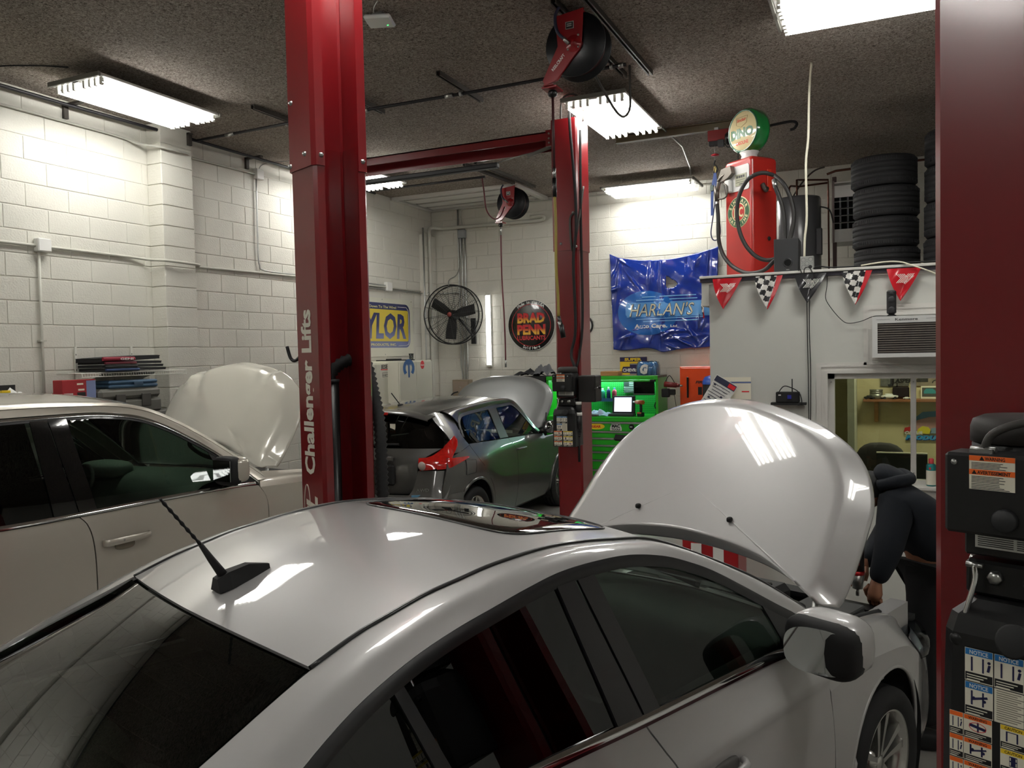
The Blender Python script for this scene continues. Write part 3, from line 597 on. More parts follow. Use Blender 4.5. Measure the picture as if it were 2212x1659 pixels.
# ---------------------------------------------------------------- hose reels
def reel(c,label,n2):
    t=thing('hose_reel',label,'hose reel',c)
    for y in (-.055,.075):
        b=MB().lathe([(.03,-.004),(.08,-.012),(.14,-.004),(.15,.0),(.165,-.014),(.175,0),(.205,.0),(.217,.008),(.215,.016),(.03,.012)],40,axes((0,y,0),(1,0,0),(0,0,1))); b.build('spool_disc',mat('reel_black','101318',.4),t)
    b=MB()
    for k in range(5): 
        for r in (.10,.122,.144,.166): b.tube([(r*math.cos(a),-.038+.022*k,r*math.sin(a)) for a in np.linspace(0,2*PI,25)[:-1]],.0105,6,closed=True)
    b.build('wound_hose',mat('hose_maroon','3a1418',.5),t)
    arm=[(-.136,.20),(.071,.225),(.056,.0),(.035,-.045),(-.02,-.10),(-.135,-.225),(-.222,-.25),(-.235,-.216),(-.119,0.0)]
    b=MB()
    for y in (-.085,): b.poly(arm[::-1],.004,axes((0,y,0),(1,0,0),(0,0,1)))
    b.bb((-.14,-.085,.20),(.075,.09,.206)); 
    for i in (0,2,3,4,5,7,8):
        a=arm[i]; c2=arm[(i+1)%9]; d=Vector((c2[0]-a[0],0,c2[1]-a[1])); L=d.length; m=Vector(((a[0]+c2[0])/2,-.076,(a[1]+c2[1])/2)); b.box(m,(L,.02,.004),Matrix.Rotation(-math.atan2(d.z,d.x),3,'Y'))
    ao=b.build('side_arm',mat('reel_red','8d1018',.3,coat=.4),t)
    b=MB().lathe([(0,-.03),(.02,-.03),(.022,-.01),(.055,-.008),(.06,0)],24,axes((-.005,-.085,0),(1,0,0),(0,0,-1))); b.build('hub',mat('reel_red','8d1018',.3),ao)
    for (x,z) in ((.03,.05),(.03,-.03),(-.045,-.035)): MB().lathe([(0,-.008),(.006,-.007),(.009,0)],10,axes((x,-.09,z),(1,0,0),(0,0,-1))).build('bolt',STEEL,ao)
    b=MB(); b.cur=0; b.bb((-.06,-.0905,.10),(.0,-.0898,.15)); b.cur=1; b.bb((-.055,-.0911,.105),(-.005,-.0905,.145)); b.cur=0; b.bb((-.05,-.0915,.13),(-.015,-.091,.138)); b.bb((-.05,-.0915,.117),(-.015,-.091,.125)); b.build('maker_plate',[GALV,LBLACK],ao)
    ang=math.atan2(.20,.19); b=MB(); b.text('REELCRAFT',axes((-.155,-.0905,-.165),(math.cos(ang),0,math.sin(ang)),(-math.sin(ang),0,math.cos(ang))),.03,bold=.02,width=.13); b.build('lettering',WHITE,ao)
    b=MB().box((-.20,-.0,-.255),(.11,.13,.012)); b.bb((-.235,-.085,-.25),(-.165,.06,-.243)); b.build('guide_plate',mat('reel_red','8d1018',.3),t)
    b=MB().lathe([(.012,-.03),(.03,-.02),(.034,0),(.028,.016),(.01,.02)],16,Matrix.Translation((-.195,-.01,-.285))); b.build('ball_stop',BLK,t)
    b=MB().tube(smooth_path([(-.08,-.14,.24),(-.11,-.15,.18),(-.10,-.15,.08),(-.055,-.14,.02)],5),.011,8); b.build('inlet_hose',mat('hose_blue','272b45',.5),t)
    MB().cyl((-.06,-.142,.03),(-.03,-.115,-.01),.013,10).build('inlet_fitting',STEEL,t)
    return t
RC1=(-1.895,5.32,4.175); reel(RC1,'near ceiling hose reel with red arm and black spool, beside the big light','')
RC2=(-4.68,10.30,4.17); reel(RC2,'far small-looking hose reel with red arm near the back wall','')
x,y=RC1[0]-.195,RC1[1]-.01
t=thing('air_hose','air hose hanging from the near hose reel, maroon above and yellow below','hose',(x,y,2.18))
MB().tube([(0,0,1.70),(0,0,1.19)],.010,8).build('maroon_run',mat('hose_maroon','3a1418',.5),t)
MB().cyl((0,0,1.12),(0,0,1.19),.013,10).build('coupling',STEEL,t); MB().cyl((0,0,.99),(0,0,1.12),.016,10).build('grip',BLK,t)
MB().tube(smooth_path([(0,0,.99),(.004,0,.8),(.0,0,.5),(.01,0,.3),(.012,0,.15)],4),.011,8).build('yellow_run',mat('hose_yellow','8e7d35',.5),t)
b=MB().cyl((.012,0,.15),(.03,0,.09),.013,10); b.cyl((.03,0,.09),(.045,0,.0),.019,10); b.build('quick_coupler',BLK,t); MB().cyl((.018,0,.115),(.03,0,.07),.016,10).build('steel_collar',STEEL,t)
x,y=RC2[0]-.195,RC2[1]-.01
t=thing('air_hose','dark red air hose hanging from the far hose reel','hose',(x,y,1.88))
MB().tube(smooth_path([(0,0,2.0),(.0,0,1.3),(.02,0,.8),(.03,0,.4),(.03,0,.1)],4),.011,8).build('run',mat('hose_dred','5a1620',.5),t)
MB().cyl((0,0,1.86),(0,0,2.0),.012,8).build('collar',STEEL,t); MB().cyl((.03,0,.0),(.03,0,.1),.014,8).build('coupler',STEEL,t)
cable('air_hose',[(-4.72,9.43,4.36),(-4.73,9.5,4.2),(-4.75,9.6,3.98),(-4.72,9.75,3.88),(-4.74,10.0,3.95),(-4.74,10.14,4.1)],.010,mat('hose_dred','5a1620',.5),'short red feed hose looping to the far hose reel','hose')
cable('air_hose',[(-1.83,6.34,4.36),(-1.83,6.34,4.2),(-1.835,6.33,4.0),(-1.86,6.1,3.92),(-1.9,5.6,4.12)],.010,mat('hose_grey','45423e',.6),'short grey drop hose under the end of the ceiling air line','hose')
# rubber exhaust hose hooked behind the near left post
def corr(P,r,rr,n,step):
    P=np.array(smooth_path(P,10)); L=np.r_[0,np.cumsum(np.linalg.norm(np.diff(P,axis=0),axis=1))]; k=int(L[-1]/step)*2+1; t=np.linspace(0,L[-1],k)
    Q=np.stack([np.interp(t,L,P[:,j]) for j in range(3)],1); R=[r+(rr if i%2 else 0) for i in range(k)]
    b=MB(); b.tube(Q,R,n); return b
t=thing('exhaust_hose','black corrugated exhaust hose hanging behind the near left post','exhaust hose',(LB[0],LB[1],0),LRZ)
corr([(-.265,.10,.9),(-.27,.10,1.2),(-.262,.14,1.7),(-.245,.2,2.0),(-.20,.36,2.06),(-.12,.37,1.9),(-.03,.35,1.7),(.00,.335,1.45),(.015,.33,1.1),(.02,.33,.7)],.026,.010,14,.028).build('corrugated_hose',RUB,t)
MB().lathe([(.03,.0),(.055,.01),(.058,.22),(.045,.28),(.036,.30)],20,Matrix.Translation((-.27,.09,1.13))).build('rubber_nozzle',mat('rubber_soft','1f1f1f',.6),t)
b=MB().tube(smooth_path([(-.235,.15,2.14),(-.262,.08,2.145),(-.275,.04,2.09),(-.30,.02,2.065),(-.33,.01,2.08),(-.345,.0,2.14)],5),.009,8); o=b.build('wall_hook',BLK,None); o.location=(LB[0],LB[1],0); o.rotation_euler=(0,0,LRZ); tag(o,'black hook sticking out on the left side of the lettered post','hook')
# ================================================================ CAR BODYWORK TOOLS
def sp(v,e): return math.copysign(abs(v)**e,v)
def sq(b,c,r,e=.5,rot=None,nu=20,nv=12):
    V=[];Fs=[]; R=rot if rot is not None else Matrix.Identity(3)
    for i in range(nv+1):
        p=-PI/2+PI*i/nv
        for k in range(nu):
            a=2*PI*k/nu; v=Vector((r[0]*sp(math.cos(p),e)*sp(math.cos(a),e),r[1]*sp(math.cos(p),e)*sp(math.sin(a),e),r[2]*sp(math.sin(p),e))); V.append(tuple(R@v+Vector(c)))
    for i in range(nv):
        for k in range(nu): Fs.append((i*nu+k,i*nu+(k+1)%nu,(i+1)*nu+(k+1)%nu,(i+1)*nu+k))
    b.add(V,Fs,True)
def gnormals(G):
    du=np.gradient(G,axis=1); dv=np.gradient(G,axis=0); n=np.cross(du,dv); return n/(np.linalg.norm(n,axis=2,keepdims=True)+1e-9)
def panel(name,G,m,parent,skirt=.012,ref=(0,0,.6),mir=False,b=None,build=True):
    G=np.array(G,float)
    if mir: G=G.copy(); G[:,:,1]*=-1
    n=gnormals(G); c=np.array(ref,float); c=np.array([G[:,:,0].mean() if ref[0]==0 else ref[0],0 if abs(G[:,:,1].mean())>.25 or ref[1]==0 else ref[1],ref[2]])
    s=np.sign(((G-c)*n).sum()); n*=s; flip=s<0
    b=b or MB(); b.grid(G,True,flip)
    if skirt:
        nv,nu=G.shape[:2]; idx=[(0,j) for j in range(nu)]+[(i,nu-1) for i in range(1,nv)]+[(nv-1,j) for j in range(nu-2,-1,-1)]+[(i,0) for i in range(nv-2,0,-1)]
        V=[tuple(G[i,j]) for i,j in idx]+[tuple(G[i,j]-n[i,j]*skirt) for i,j in idx]; k=len(idx)
        Fs=[(a,a+k,(a+1)%k+k,(a+1)%k) for a in range(k)]
        if flip: Fs=[f[::-1] for f in Fs]
        b.add(V,Fs,False)
    return b.build(name,m,parent) if build else b
def coons(T,B,L,R,nu,nv):
    # T,B run left to right; L,R run bottom to top
    T,B=resample(T,nu),resample(B,nu); L,R=resample(L,nv),resample(R,nv)
    L=L.copy();R=R.copy(); L[0]=B[0];L[-1]=T[0];R[0]=B[-1];R[-1]=T[-1]
    u=np.linspace(0,1,nu)[None,:,None]; v=np.linspace(0,1,nv)[:,None,None]
    S=(1-v)*B[None]+v*T[None]+(1-u)*L[:,None]+u*R[:,None]-((1-u)*(1-v)*B[0]+u*(1-v)*B[-1]+(1-u)*v*T[0]+u*v*T[-1])
    return S
def tab(pts):
    P=np.array(smooth_path([np.array(p,float) for p in pts],8)); o=np.argsort(P[:,0]); return lambda x:np.interp(x,P[o,0],P[o,1])
def onside(S,Y,off=0):   # S (...,2) of x,z  ->  (...,3) on the right-hand side (y<0)
    S=np.array(S,float); y=-(Y(S[...,0],S[...,1])+off); return np.stack([S[...,0],y,S[...,1]],-1)
def crown(Cp,Ep,nu,nv,p=2.3):
    Cc,E=resample(Cp,nu),resample(Ep,nu); s=np.linspace(-1,1,nv)[:,None]; a=np.abs(s)
    G=np.zeros((nv,nu,3)); G[...,0]=Cc[:,0]+(E[:,0]-Cc[:,0])*a**2; G[...,1]=-E[:,1]*-s*1.0; G[...,2]=Cc[:,2]+(E[:,2]-Cc[:,2])*a**p
    return G
def rows(Rs,nu,nv,curve=True):
    A=np.array([resample(r,nu) for r in Rs]); t=np.linspace(0,len(Rs)-1,nv); out=[]
    for j in range(nu):
        col=A[:,j]; P=np.array(smooth_path(list(col),8)) if curve and len(Rs)>2 else np.array(col); tt=np.linspace(0,len(Rs)-1,len(P)); out.append(np.stack([np.interp(t,tt,P[:,k]) for k in range(3)],1))
    return np.array(out).transpose(1,0,2)
def offset2(P,d,n=60):
    P=resample(P,n); t=np.gradient(P,axis=0); t/=np.linalg.norm(t,axis=1)[:,None]; N=np.stack([t[:,1],-t[:,0]],1); return P,P+N*d
def arch(cx,cz,R,a0,a1,n=14): return [(cx+R*math.cos(math.radians(a)),cz+R*math.sin(math.radians(a))) for a in np.linspace(a0,a1,n)]
SILVER=mat('silver_paint',(.47,.465,.46),.42,metal=.35,coat=1,coatr=.03)
CARGLASS=glass('car_glass','b4c6b9',1.25,ior=1.52)
DARKGLASS=glass('privacy_glass','26302b',1.3,ior=1.55)
TRIMB=mat('window_trim_black','1a1a1c',.38,coat=.3)
CABIN=mat('cabin_dark','1d1f1f',.8); CABING=mat('cabin_grey','41433f',.85); SEAT=mat('seat_cloth','565853',.9,bump=.1,bscale=90)
ALLOY=mat('alloy_wheel','bdbcb8',.22,metal=.9)
TAIL=mat('tail_lamp_red','c21a14',.12,coat=1,coatr=.02,var=.25,vscale=40)
def wheel(parent,c,side,r=.32,wd=.215,rr=.225,spokes=5,detail=True):
    M=Matrix.Translation(c)@Matrix.Rotation(PI/2*(1 if side<0 else -1),4,'X')   # local z points outwards
    h=wd/2; rim=MB()
    rim.lathe([(rr-.02,-h*.8),(rr-.03,.0),(rr-.028,h*.55),(rr-.006,h*.80),(rr+.004,h*.86),(rr+.004,h*.80)],48,M)
    rim.lathe([(0,h*.60),(.028,h*.60),(.032,h*.52),(.06,h*.45),(.065,h*.2)],24,M)
    for k in range(spokes):
        for s in (-1,1):
            a=2*PI*k/spokes+PI/2; R=M@Matrix.Rotation(a,4,'Z')
            z0,z1=h*.56,h*.70; x0,x1=.03,rr-.018
            P=[(x0,s*.004),(x1,s*.030),(x1,s*.066),(x0+.05,s*.030),(x0,s*.026)]
            V=[(p[0],p[1],z0+(z1-z0)*(p[0]-x0)/(x1-x0)) for p in P]+[(p[0],p[1],(z0+(z1-z0)*(p[0]-x0)/(x1-x0))-.030) for p in P]
            V=[tuple(R@Vector(q)) for q in V]; n=5; Fs=[tuple(range(n)),tuple(range(n,2*n))[::-1]]+[(i,i+n,(i+1)%n+n,(i+1)%n) for i in range(n)]
            if s<0: Fs=[f[::-1] for f in Fs]
            rim.add(V,Fs)
    o=rim.build('wheel',ALLOY,parent)
    t=MB(); g=h
    pr=[(rr,h*.78),(rr+.02,h*.90),(r-.045,h*1.02),(r-.018,h*.93),(r-.006,h*.80),(r-.002,h*.62),(r-.002,h*.50),(r-.009,h*.49),(r-.009,h*.44),(r,h*.43),(r,h*.08),(r-.008,h*.07),(r-.008,0),(r-.008,-h*.07),(r,-h*.08),(r,-h*.43),(r-.009,-h*.44),(r-.009,-h*.49),(r-.002,-h*.5),(r-.006,-h*.8),(r-.02,-h*.95),(r-.05,-h),(rr,-h*.8)]
    t.lathe(pr,56,M); t.build('tyre',RUB,o)
    MB().lathe([(0,0),(rr-.05,0),(rr-.05,.012),(0,.012)],32,M).build('brake_disc',mat('brake_iron','5b5a58',.45,metal=.8),o)
    b=MB()
    for k in range(5): a=2*PI*k/5; P=M@Vector((.048*math.cos(a),.048*math.sin(a),h*.44)); Q=M@Vector((.048*math.cos(a),.048*math.sin(a),h*.53)); b.cyl(P,Q,.008,8)
    b.build('lug_nut',CHR,o); return o
def seat(parent,x,y,z=.42,h=.62,w_=.26,head=True,lean=-.33,m=None):
    m=m or SEAT; R=Matrix.Rotation(lean,3,'Y'); b=MB(); sq(b,(x+.22,y,z-.06),(.27,w_,.10),.45); s=b.build('seat',m,parent)
    b=MB(); c=Vector((x-.03,y,z+.02))+R@Vector((0,0,h*.5)); sq(b,c,(.085,w_*.96,h*.52),.5,R); b.build('backrest',m,s)
    if head:
        b=MB(); c=Vector((x-.03,y,z+.02))+R@Vector((0,0,h+.13)); sq(b,c,(.055,.13,.10),.6,R); b.build('headrest',m,s)
        b=MB()
        for k in(-1,1): p0=Vector((x-.03,y+k*.06,z+.02))+R@Vector((0,0,h-.02)); p1=Vector((x-.03,y+k*.06,z+.02))+R@Vector((0,0,h+.06)); b.cyl(p0,p1,.007,6)
        b.build('headrest_post',STEEL,s)
    return s
def both(fn):
    for mir in (False,True): fn(mir)

# ================================================================ SILVER SEDAN
sed=thing('car','silver four-door sedan in the foreground with its hood raised','car',(-.838,3.83,0),math.radians(-21.3+90))
pz=tab([(.10,.76),(.2,.85),(.3,.882),(.45,.893),(.6,.894),(.72,.890),(.80,.884),(.85,.883),(.872,.889),(.895,.880),(.93,.862),(1.0,.836),(1.05,.818),(1.15,.783),(1.25,.746),(1.35,.709),(1.45,.672),(1.55,.63)])
px_=tab([(-3.5,.80),(-3.3,.90),(-3.0,.95),(-2.7,.98),(-2.3,.997),(-1.8,1),(-1.2,1),(-.5,.998),(-.1,.99),(.2,.985),(.5,.95),(.8,.87),(1.1,.74)])
YS=lambda x,z:pz(z)*np.where(np.asarray(z)>1.0,1,px_(x))
R1=[(-3.02,-.665,1.10),(-2.95,-.645,1.135),(-2.80,-.62,1.205),(-2.63,-.602,1.275),(-2.457,-.575,1.342),(-2.363,-.565,1.378),(-2.236,-.56,1.421),(-2.137,-.56,1.445),(-2.032,-.56,1.469),(-1.918,-.56,1.484),(-1.797,-.56,1.499),(-1.60,-.56,1.507),(-1.446,-.56,1.498),(-1.282,-.562,1.477),(-1.105,-.57,1.448),(-.92,-.604,1.38),(-.64,-.667,1.251),(-.486,-.712,1.159),(-.325,-.768,1.045)]
R2x=[(-2.95,1.045),(-2.82,1.085),(-2.70,1.150),(-2.56,1.225),(-2.433,1.292),(-2.34,1.334),(-2.241,1.368),(-2.137,1.396),(-2.025,1.418),(-1.906,1.436),(-1.777,1.455),(-1.635,1.470),(-1.462,1.469),(-1.32,1.457),(-1.173,1.426),(-1.065,1.389),(-.954,1.342),(-.808,1.263),(-.652,1.174),(-.554,1.121),(-.42,1.035)]
R2=[tuple(p) for p in onside(R2x,YS)]
MIRS=(False,True)
def mirp(P,m): P=np.array(P,float).copy(); 
for mir in MIRS:
    A,B_=resample(R1,70),resample(R2,70); mid=(A+B_)/2+np.array([0,-.014,.014])
    panel('side_rail',rows([B_,mid,A],70,9),SILVER,sed,.012,mir=mir)
    s=-1 if mir else 1
    P=resample(R1[5:],60)*np.array([1,s,1])+np.array([0,s*.006,.001]); MB().tube(P,.0075,6).build('roof_ditch_trim',TRIMB,sed)
E_roof=[(p[0],p[1]+.012,p[2]+.003) for p in R1[5:15]]
C_roof=[(-2.42,0,1.41),(-2.24,0,1.456),(-2.03,0,1.502),(-1.8,0,1.526),(-1.6,0,1.533),(-1.45,0,1.527),(-1.28,0,1.508),(-1.07,0,1.468)]
SRC=tab([(p[0],p[2]) for p in C_roof])
roof=panel('roof',crown(C_roof,E_roof,60,41),SILVER,sed,.01,ref=(0,0,.5))
def roofz(x,y): a=abs(y)/.548; ze=tab([(p[0],p[2]) for p in E_roof])(x); return SRC(x)+(ze-SRC(x))*a**2.3
# sunroof glass with rounded corners, laid into the roof
x0,x1,yy=-1.60,-1.10,.425; G=[]
SRo=[]
for a in np.linspace(0,2*PI,64,endpoint=False):
    SRo.append(((x0+x1)/2+(x1-x0)/2*sp(math.cos(a),.32),yy*sp(math.sin(a),.32)))
b=MB(); cx=(x0+x1)/2; V=[];Fs=[]; ring=64
zt=tab([(p[0],p[2]) for p in E_roof])
def rz_(x,y): a=min(1,abs(y)/.548); return float(SRC(x)+(zt(x)-SRC(x))*a**2.3)
sc=[1,.985,.8,.6,.4,.2,.02]
for k,s in enumerate(sc):
    for (x,y) in SRo: X=cx+(x-cx)*s; Y_=y*s; V.append((X,Y_,rz_(X,Y_)+(.001 if k==0 else .004)))
for k in range(len(sc)-1):
    for j in range(ring): Fs.append((k*ring+j,k*ring+(j+1)%ring,(k+1)*ring+(j+1)%ring,(k+1)*ring+j))
Fs.append(tuple((len(sc)-1)*ring+j for j in range(ring)))
b.add(V,Fs,True); b.build('sunroof',mat('sunroof_glass','060707',.015,spec=.9,coat=1,coatr=.0),sed)
b=MB(); b.tube([(x,y,rz_(x,y)+.0015) for (x,y) in [(cx+(x-cx)*1.012,y*1.012) for (x,y) in SRo]],.0045,6,closed=True); b.build('sunroof_seal',TRIMB,sed)
# rear window, windshield
E_rw=[(-2.372,-.553,1.374),(-2.457,-.562,1.338),(-2.63,-.588,1.270),(-2.80,-.605,1.200),(-2.98,-.64,1.115)]
C_rw=[(-2.43,0,1.403),(-2.53,0,1.365),(-2.70,0,1.285),(-2.86,0,1.205),(-3.05,0,1.105)]
rw=panel('rear_window',crown(C_rw,E_rw,24,33,2.2),glass('rear_glass','8a978b',1.35,ior=1.55),sed,.004,ref=(0,0,.5))
G=crown(C_rw,E_rw,24,33,2.2)
b=MB()
for k in (0,1): MB
MB().grid(np.array([G[:,0]+[0,0,-.004],G[:,2]+[0,0,-.004]]),True).build('glass_border',TRIMB,rw)
for sd in (0,-1):
    rr_=np.array([G[sd]+[0,0,-.005],G[1 if sd==0 else -2]*.6+G[2 if sd==0 else -3]*.4+[0,0,-.005]]); MB().grid(rr_,True).build('glass_border',TRIMB,rw)
b=MB()
for i in range(4,20,2): b.tube([tuple(p+np.array([0,0,-.004])) for p in G[3:30,i]],.0008,3,cap=False)
b.build('heater_line',mat('heater_line','3a2a20',.6),rw)
E_ws=[(-1.095,-.558,1.440),(-.92,-.593,1.372),(-.64,-.655,1.243),(-.486,-.70,1.150),(-.34,-.745,1.045)]
C_ws=[(-1.055,0,1.462),(-.86,0,1.385),(-.55,0,1.235),(-.33,0,1.115),(-.13,0,1.0)]
panel('windshield',crown(C_ws,E_ws,24,33,2.2),CARGLASS,sed,.004,ref=(0,0,.5))
# side glass, frames, pillars
belt=tab([(-3.0,1.06),(-2.85,1.066),(-2.4,1.072),(-1.914,1.072),(-1.48,1.055),(-.85,1.038),(-.66,1.026),(-.4,1.01)])
FR,FI=offset2(R2x[:-1],.034,90)
def fr_at(x0,x1,n=12):   # inner frame line between two x
    m=(FI[:,0]>=x0)&(FI[:,0]<=x1); return [tuple(p) for p in FI[m]]
sg=lambda T,B,L,R,nu=20,nv=10,off=-.004: onside(coons(T,B,L,R,nu,nv),YS,off)
def bline(x0,x1,dz=0,n=12): return [(x,float(belt(x))+dz) for x in np.linspace(x0,x1,n)]
for mir in MIRS:
    G=rows([list(onside(FR,YS,.002)),list(onside((FR+FI)/2,YS,.007)),list(onside(FI,YS,.003))],90,5); panel('window_frame',G,TRIMB,sed,.01,mir=mir)
    T=fr_at(-1.53,-.72); T=[(p[0],p[1]+.008) for p in T]
    panel('front_door_glass',sg(T,bline(-1.41,-.655),[(-1.41,belt(-1.41)),T[0]],[(-.655,belt(-.655)),T[-1]]),CARGLASS,sed,.003,mir=mir)
    T=fr_at(-2.24,-1.66); T=[(p[0],p[1]+.008) for p in T]
    panel('rear_door_glass',sg(T,bline(-2.13,-1.585),[(-2.13,belt(-2.13)),T[0]],[(-1.585,belt(-1.585)),T[-1]]),DARKGLASS,sed,.003,mir=mir)
    T=fr_at(-2.78,-2.25); T=[(p[0],p[1]+.008) for p in T]
    panel('quarter_glass',sg(T,bline(-2.80,-2.14),[(-2.80,belt(-2.80)),T[0]],[(-2.14,belt(-2.14)),T[-1]]),DARKGLASS,sed,.003,mir=mir)
    for (a0,a1,b0,b1) in ((-1.675,-1.601,-1.590,-1.483),(-1.589,-1.518,-1.474,-1.402)):
        t0,t1=1.438,1.440; panel('pillar_cover',onside(coons([(a0,t0),(a1,t1)],[(b0,float(belt(b0))),(b1,float(belt(b1)))],[(b0,float(belt(b0))),(a0,t0)],[(b1,float(belt(b1))),(a1,t1)],6,16),YS,.005),mat('pillar_black','161418',.3,coat=.4),sed,.008,mir=mir)
    panel('divider_bar',onside(coons([(-2.250,1.335),(-2.222,1.345)],bline(-2.155,-2.115,0,3),[(-2.155,1.072),(-2.25,1.335)],[(-2.115,1.072),(-2.222,1.345)],3,12),YS,.003),TRIMB,sed,.006,mir=mir)
    panel('sail_panel',onside(coons([(-.735,1.185),(-.70,1.19),(-.60,1.13),(-.50,1.065)],bline(-.665,-.47,0,6),[(-.665,belt(-.665)),(-.735,1.185)],[(-.47,float(belt(-.47))),(-.50,1.065)],10,8),YS,.003),TRIMB,sed,.006,mir=mir)
    G=rows([onside(bline(-2.9,-.56,.004,40),YS,.004),onside(bline(-2.9,-.56,-.005,40),YS,.013),onside(bline(-2.9,-.56,-.014,40),YS,.012)],60,4); panel('belt_moulding',G,CHR,sed,.006,mir=mir)
    G=rows([onside(bline(-2.9,-.56,-.0145,40),YS,.008),onside(bline(-2.9,-.56,-.024,40),YS,.009)],60,2); panel('belt_moulding_lower',G,mat('moulding_plum','4a3034',.15,metal=.8),sed,.006,mir=mir)
    # doors
    fs=[(-.45,.22),(-.428,.533),(-.428,.683),(-.441,.815),(-.458,.90),(-.475,.985)]
    ms=[(-1.39,.22),(-1.385,.6),(-1.388,.78),(-1.399,.89),(-1.43,.95),(-1.475,1.022)]
    g=.0035
    dz=-.029
    T=bline(-1.475+g,-.475-g,dz); L=[(p[0]+g,p[1]) for p in ms]; R=[(p[0]-g,p[1]) for p in fs]
    fd=panel('front_door',onside(coons(T,[(-1.39+g,.22),(-.45-g,.22)],L,R,44,44),YS),SILVER,sed,.014,mir=mir)
    rs=[(-2.19,.22),(-2.20,.42),(-2.27,.60),(-2.40,.78),(-2.50,.93),(-2.56,1.035)]
    T=bline(-2.56+g,-1.475-g,dz); L=[(p[0]+g,p[1]) for p in rs]; R=[(p[0]-g,p[1]) for p in ms]
    rd=panel('rear_door',onside(coons(T,[(-2.19+g,.22),(-1.39-g,.22)],L,R,44,44),YS),SILVER,sed,.014,mir=mir)
    s=-1 if mir else 1
    for (dr,xh) in ((fd,-1.17),(rd,-2.05)):
        y=-float(YS(xh,.80))*s
        b=MB(); P=[(xh-.11,y-.002*s,.80),(xh-.09,y-.030*s,.803),(xh,y-.040*s,.806),(xh+.07,y-.034*s,.806),(xh+.10,y-.008*s,.803)]; b.tube(smooth_path(P,6),[.013]*25,10); b.build('door_handle',SILVER,dr)
        b=MB(); sq(b,(xh,y+.001*s,.80),(.085,.010,.035),.7); b.build('handle_recess',mat('recess_grey','605f5d',.4),dr)
    # fender: crown rows on top, side down to the wheel arch
    top=[(-.462,-.765,.995),(-.25,-.750,.965),(-.04,-.742,.938),(.194,-.738,.909),(.357,-.732,.882),(.462,-.722,.852),(.548,-.70,.805),(.628,-.665,.728)]
    sh=[(-.47,-.838,.968),(-.25,-.833,.945),(-.04,-.828,.915),(.194,-.818,.883),(.357,-.80,.848),(.462,-.785,.812),(.55,-.765,.758),(.64,-.735,.68)]
    lo_=[(-.441+g,.815),(-.2,.83),(-.04,.825),(.194,.80),(.357,.765),(.47,.72),(.57,.66),(.655,.58)]
    lo3=onside(lo_,YS)
    G=rows([top,[tuple((np.array(a)*.5+np.array(c)*.5)+np.array([0,-.012,.012])) for a,c in zip(top,sh)],sh,[tuple(p) for p in lo3]],40,14)
    b=panel('fender',G,SILVER,sed,.014,mir=mir,build=False)
    bot=[(-.45+g,.22),(-.36,.22),(-.30,.26)]+arch(.10,.34,.395,190,0,22)+[(.53,.28),(.66,.26)]
    G2=onside(coons(lo_,bot,[(-.45+g,.22),(-.428+g,.533),(-.441+g,.815)],[(.66,.26),(.68,.42),(.655,.58)],60,26),YS)
    G2[...,1]*=(-1 if mir else 1)
    n0=len(b.v); bb2=panel('x',G2 if not mir else G2,SILVER,None,.014,build=False); b.add(bb2.v,[f for f in bb2.f],True)
    b.build('fender',SILVER,sed)
    MB().tube([(p[0],s*(-float(YS(p[0],p[1]))+.004),p[1]) for p in arch(.10,.34,.397,195,-10,30)],.009,6).build('arch_lip',SILVER,sed)
    b=MB(); A=arch(.10,.34,.42,205,-25,24); b.grid([[(p[0],s*-.86,p[1]) for p in A],[(p[0],s*-.55,p[1]) for p in A]],True); b.build('wheel_liner',mat('liner_black','0d0d0d',.9),sed)
    # quarter panel and the shoulder behind the rear window
    lo_=[(-3.40,1.0),(-3.0,1.035),(-2.56-g,1.04)]
    bot=[(-3.36,.40),(-3.1,.30),(-2.99,.28)]+arch(-2.585,.34,.395,190,0,20)+[(-2.19-g,.22)]
    panel('quarter_panel',onside(coons(lo_,bot,[(-3.36,.40),(-3.42,.7),(-3.40,1.0)],[(-2.19-g,.22),(-2.20-g,.42),(-2.27-g,.60),(-2.40-g,.78),(-2.50-g,.93),(-2.56-g,1.04)],54,26),YS),SILVER,sed,.014,mir=mir)
    panel('rear_shoulder',rows([[(-3.40,-.70,1.0),(-3.0,-.79,1.035),(-2.82,-.80,1.066)],[(-3.39,-.685,1.06),(-3.1,-.74,1.085),(-2.90,-.76,1.10)],[(-3.36,-.655,1.075),(-3.15,-.665,1.095),(-3.02,-.665,1.10)]],20,8),SILVER,sed,.01,mir=mir)
    b=MB(); A=arch(-2.585,.34,.42,205,-25,24); b.grid([[(p[0],s*-.86,p[1]) for p in A],[(p[0],s*-.55,p[1]) for p in A]],True); b.build('wheel_liner',mat('liner_black','0d0d0d',.9),sed)
    panel('sill',rows([[(-2.19,-.86,.225),(-.45,-.86,.225)],[(-2.19,-.83,.15),(-.45,-.83,.15)]],20,3),SILVER,sed,.01,mir=mir)
    for xx in (.12,-2.585): wheel(sed,(xx,s*-.775,.322),-1*s,.322)
    # door mirror
    mm=MB(); sq(mm,(-.66,s*-.985,1.09),(.085,.135,.098),.62,Matrix.Rotation(s*-.12,3,'Z')); mo=mm.build('door_mirror',SILVER,sed)
    mb=MB(); sq(mb,(-.70,s*-.978,1.082),(.060,.134,.096),.55,Matrix.Rotation(s*-.12,3,'Z')); mb.build('mirror_housing',BLKM,mo)
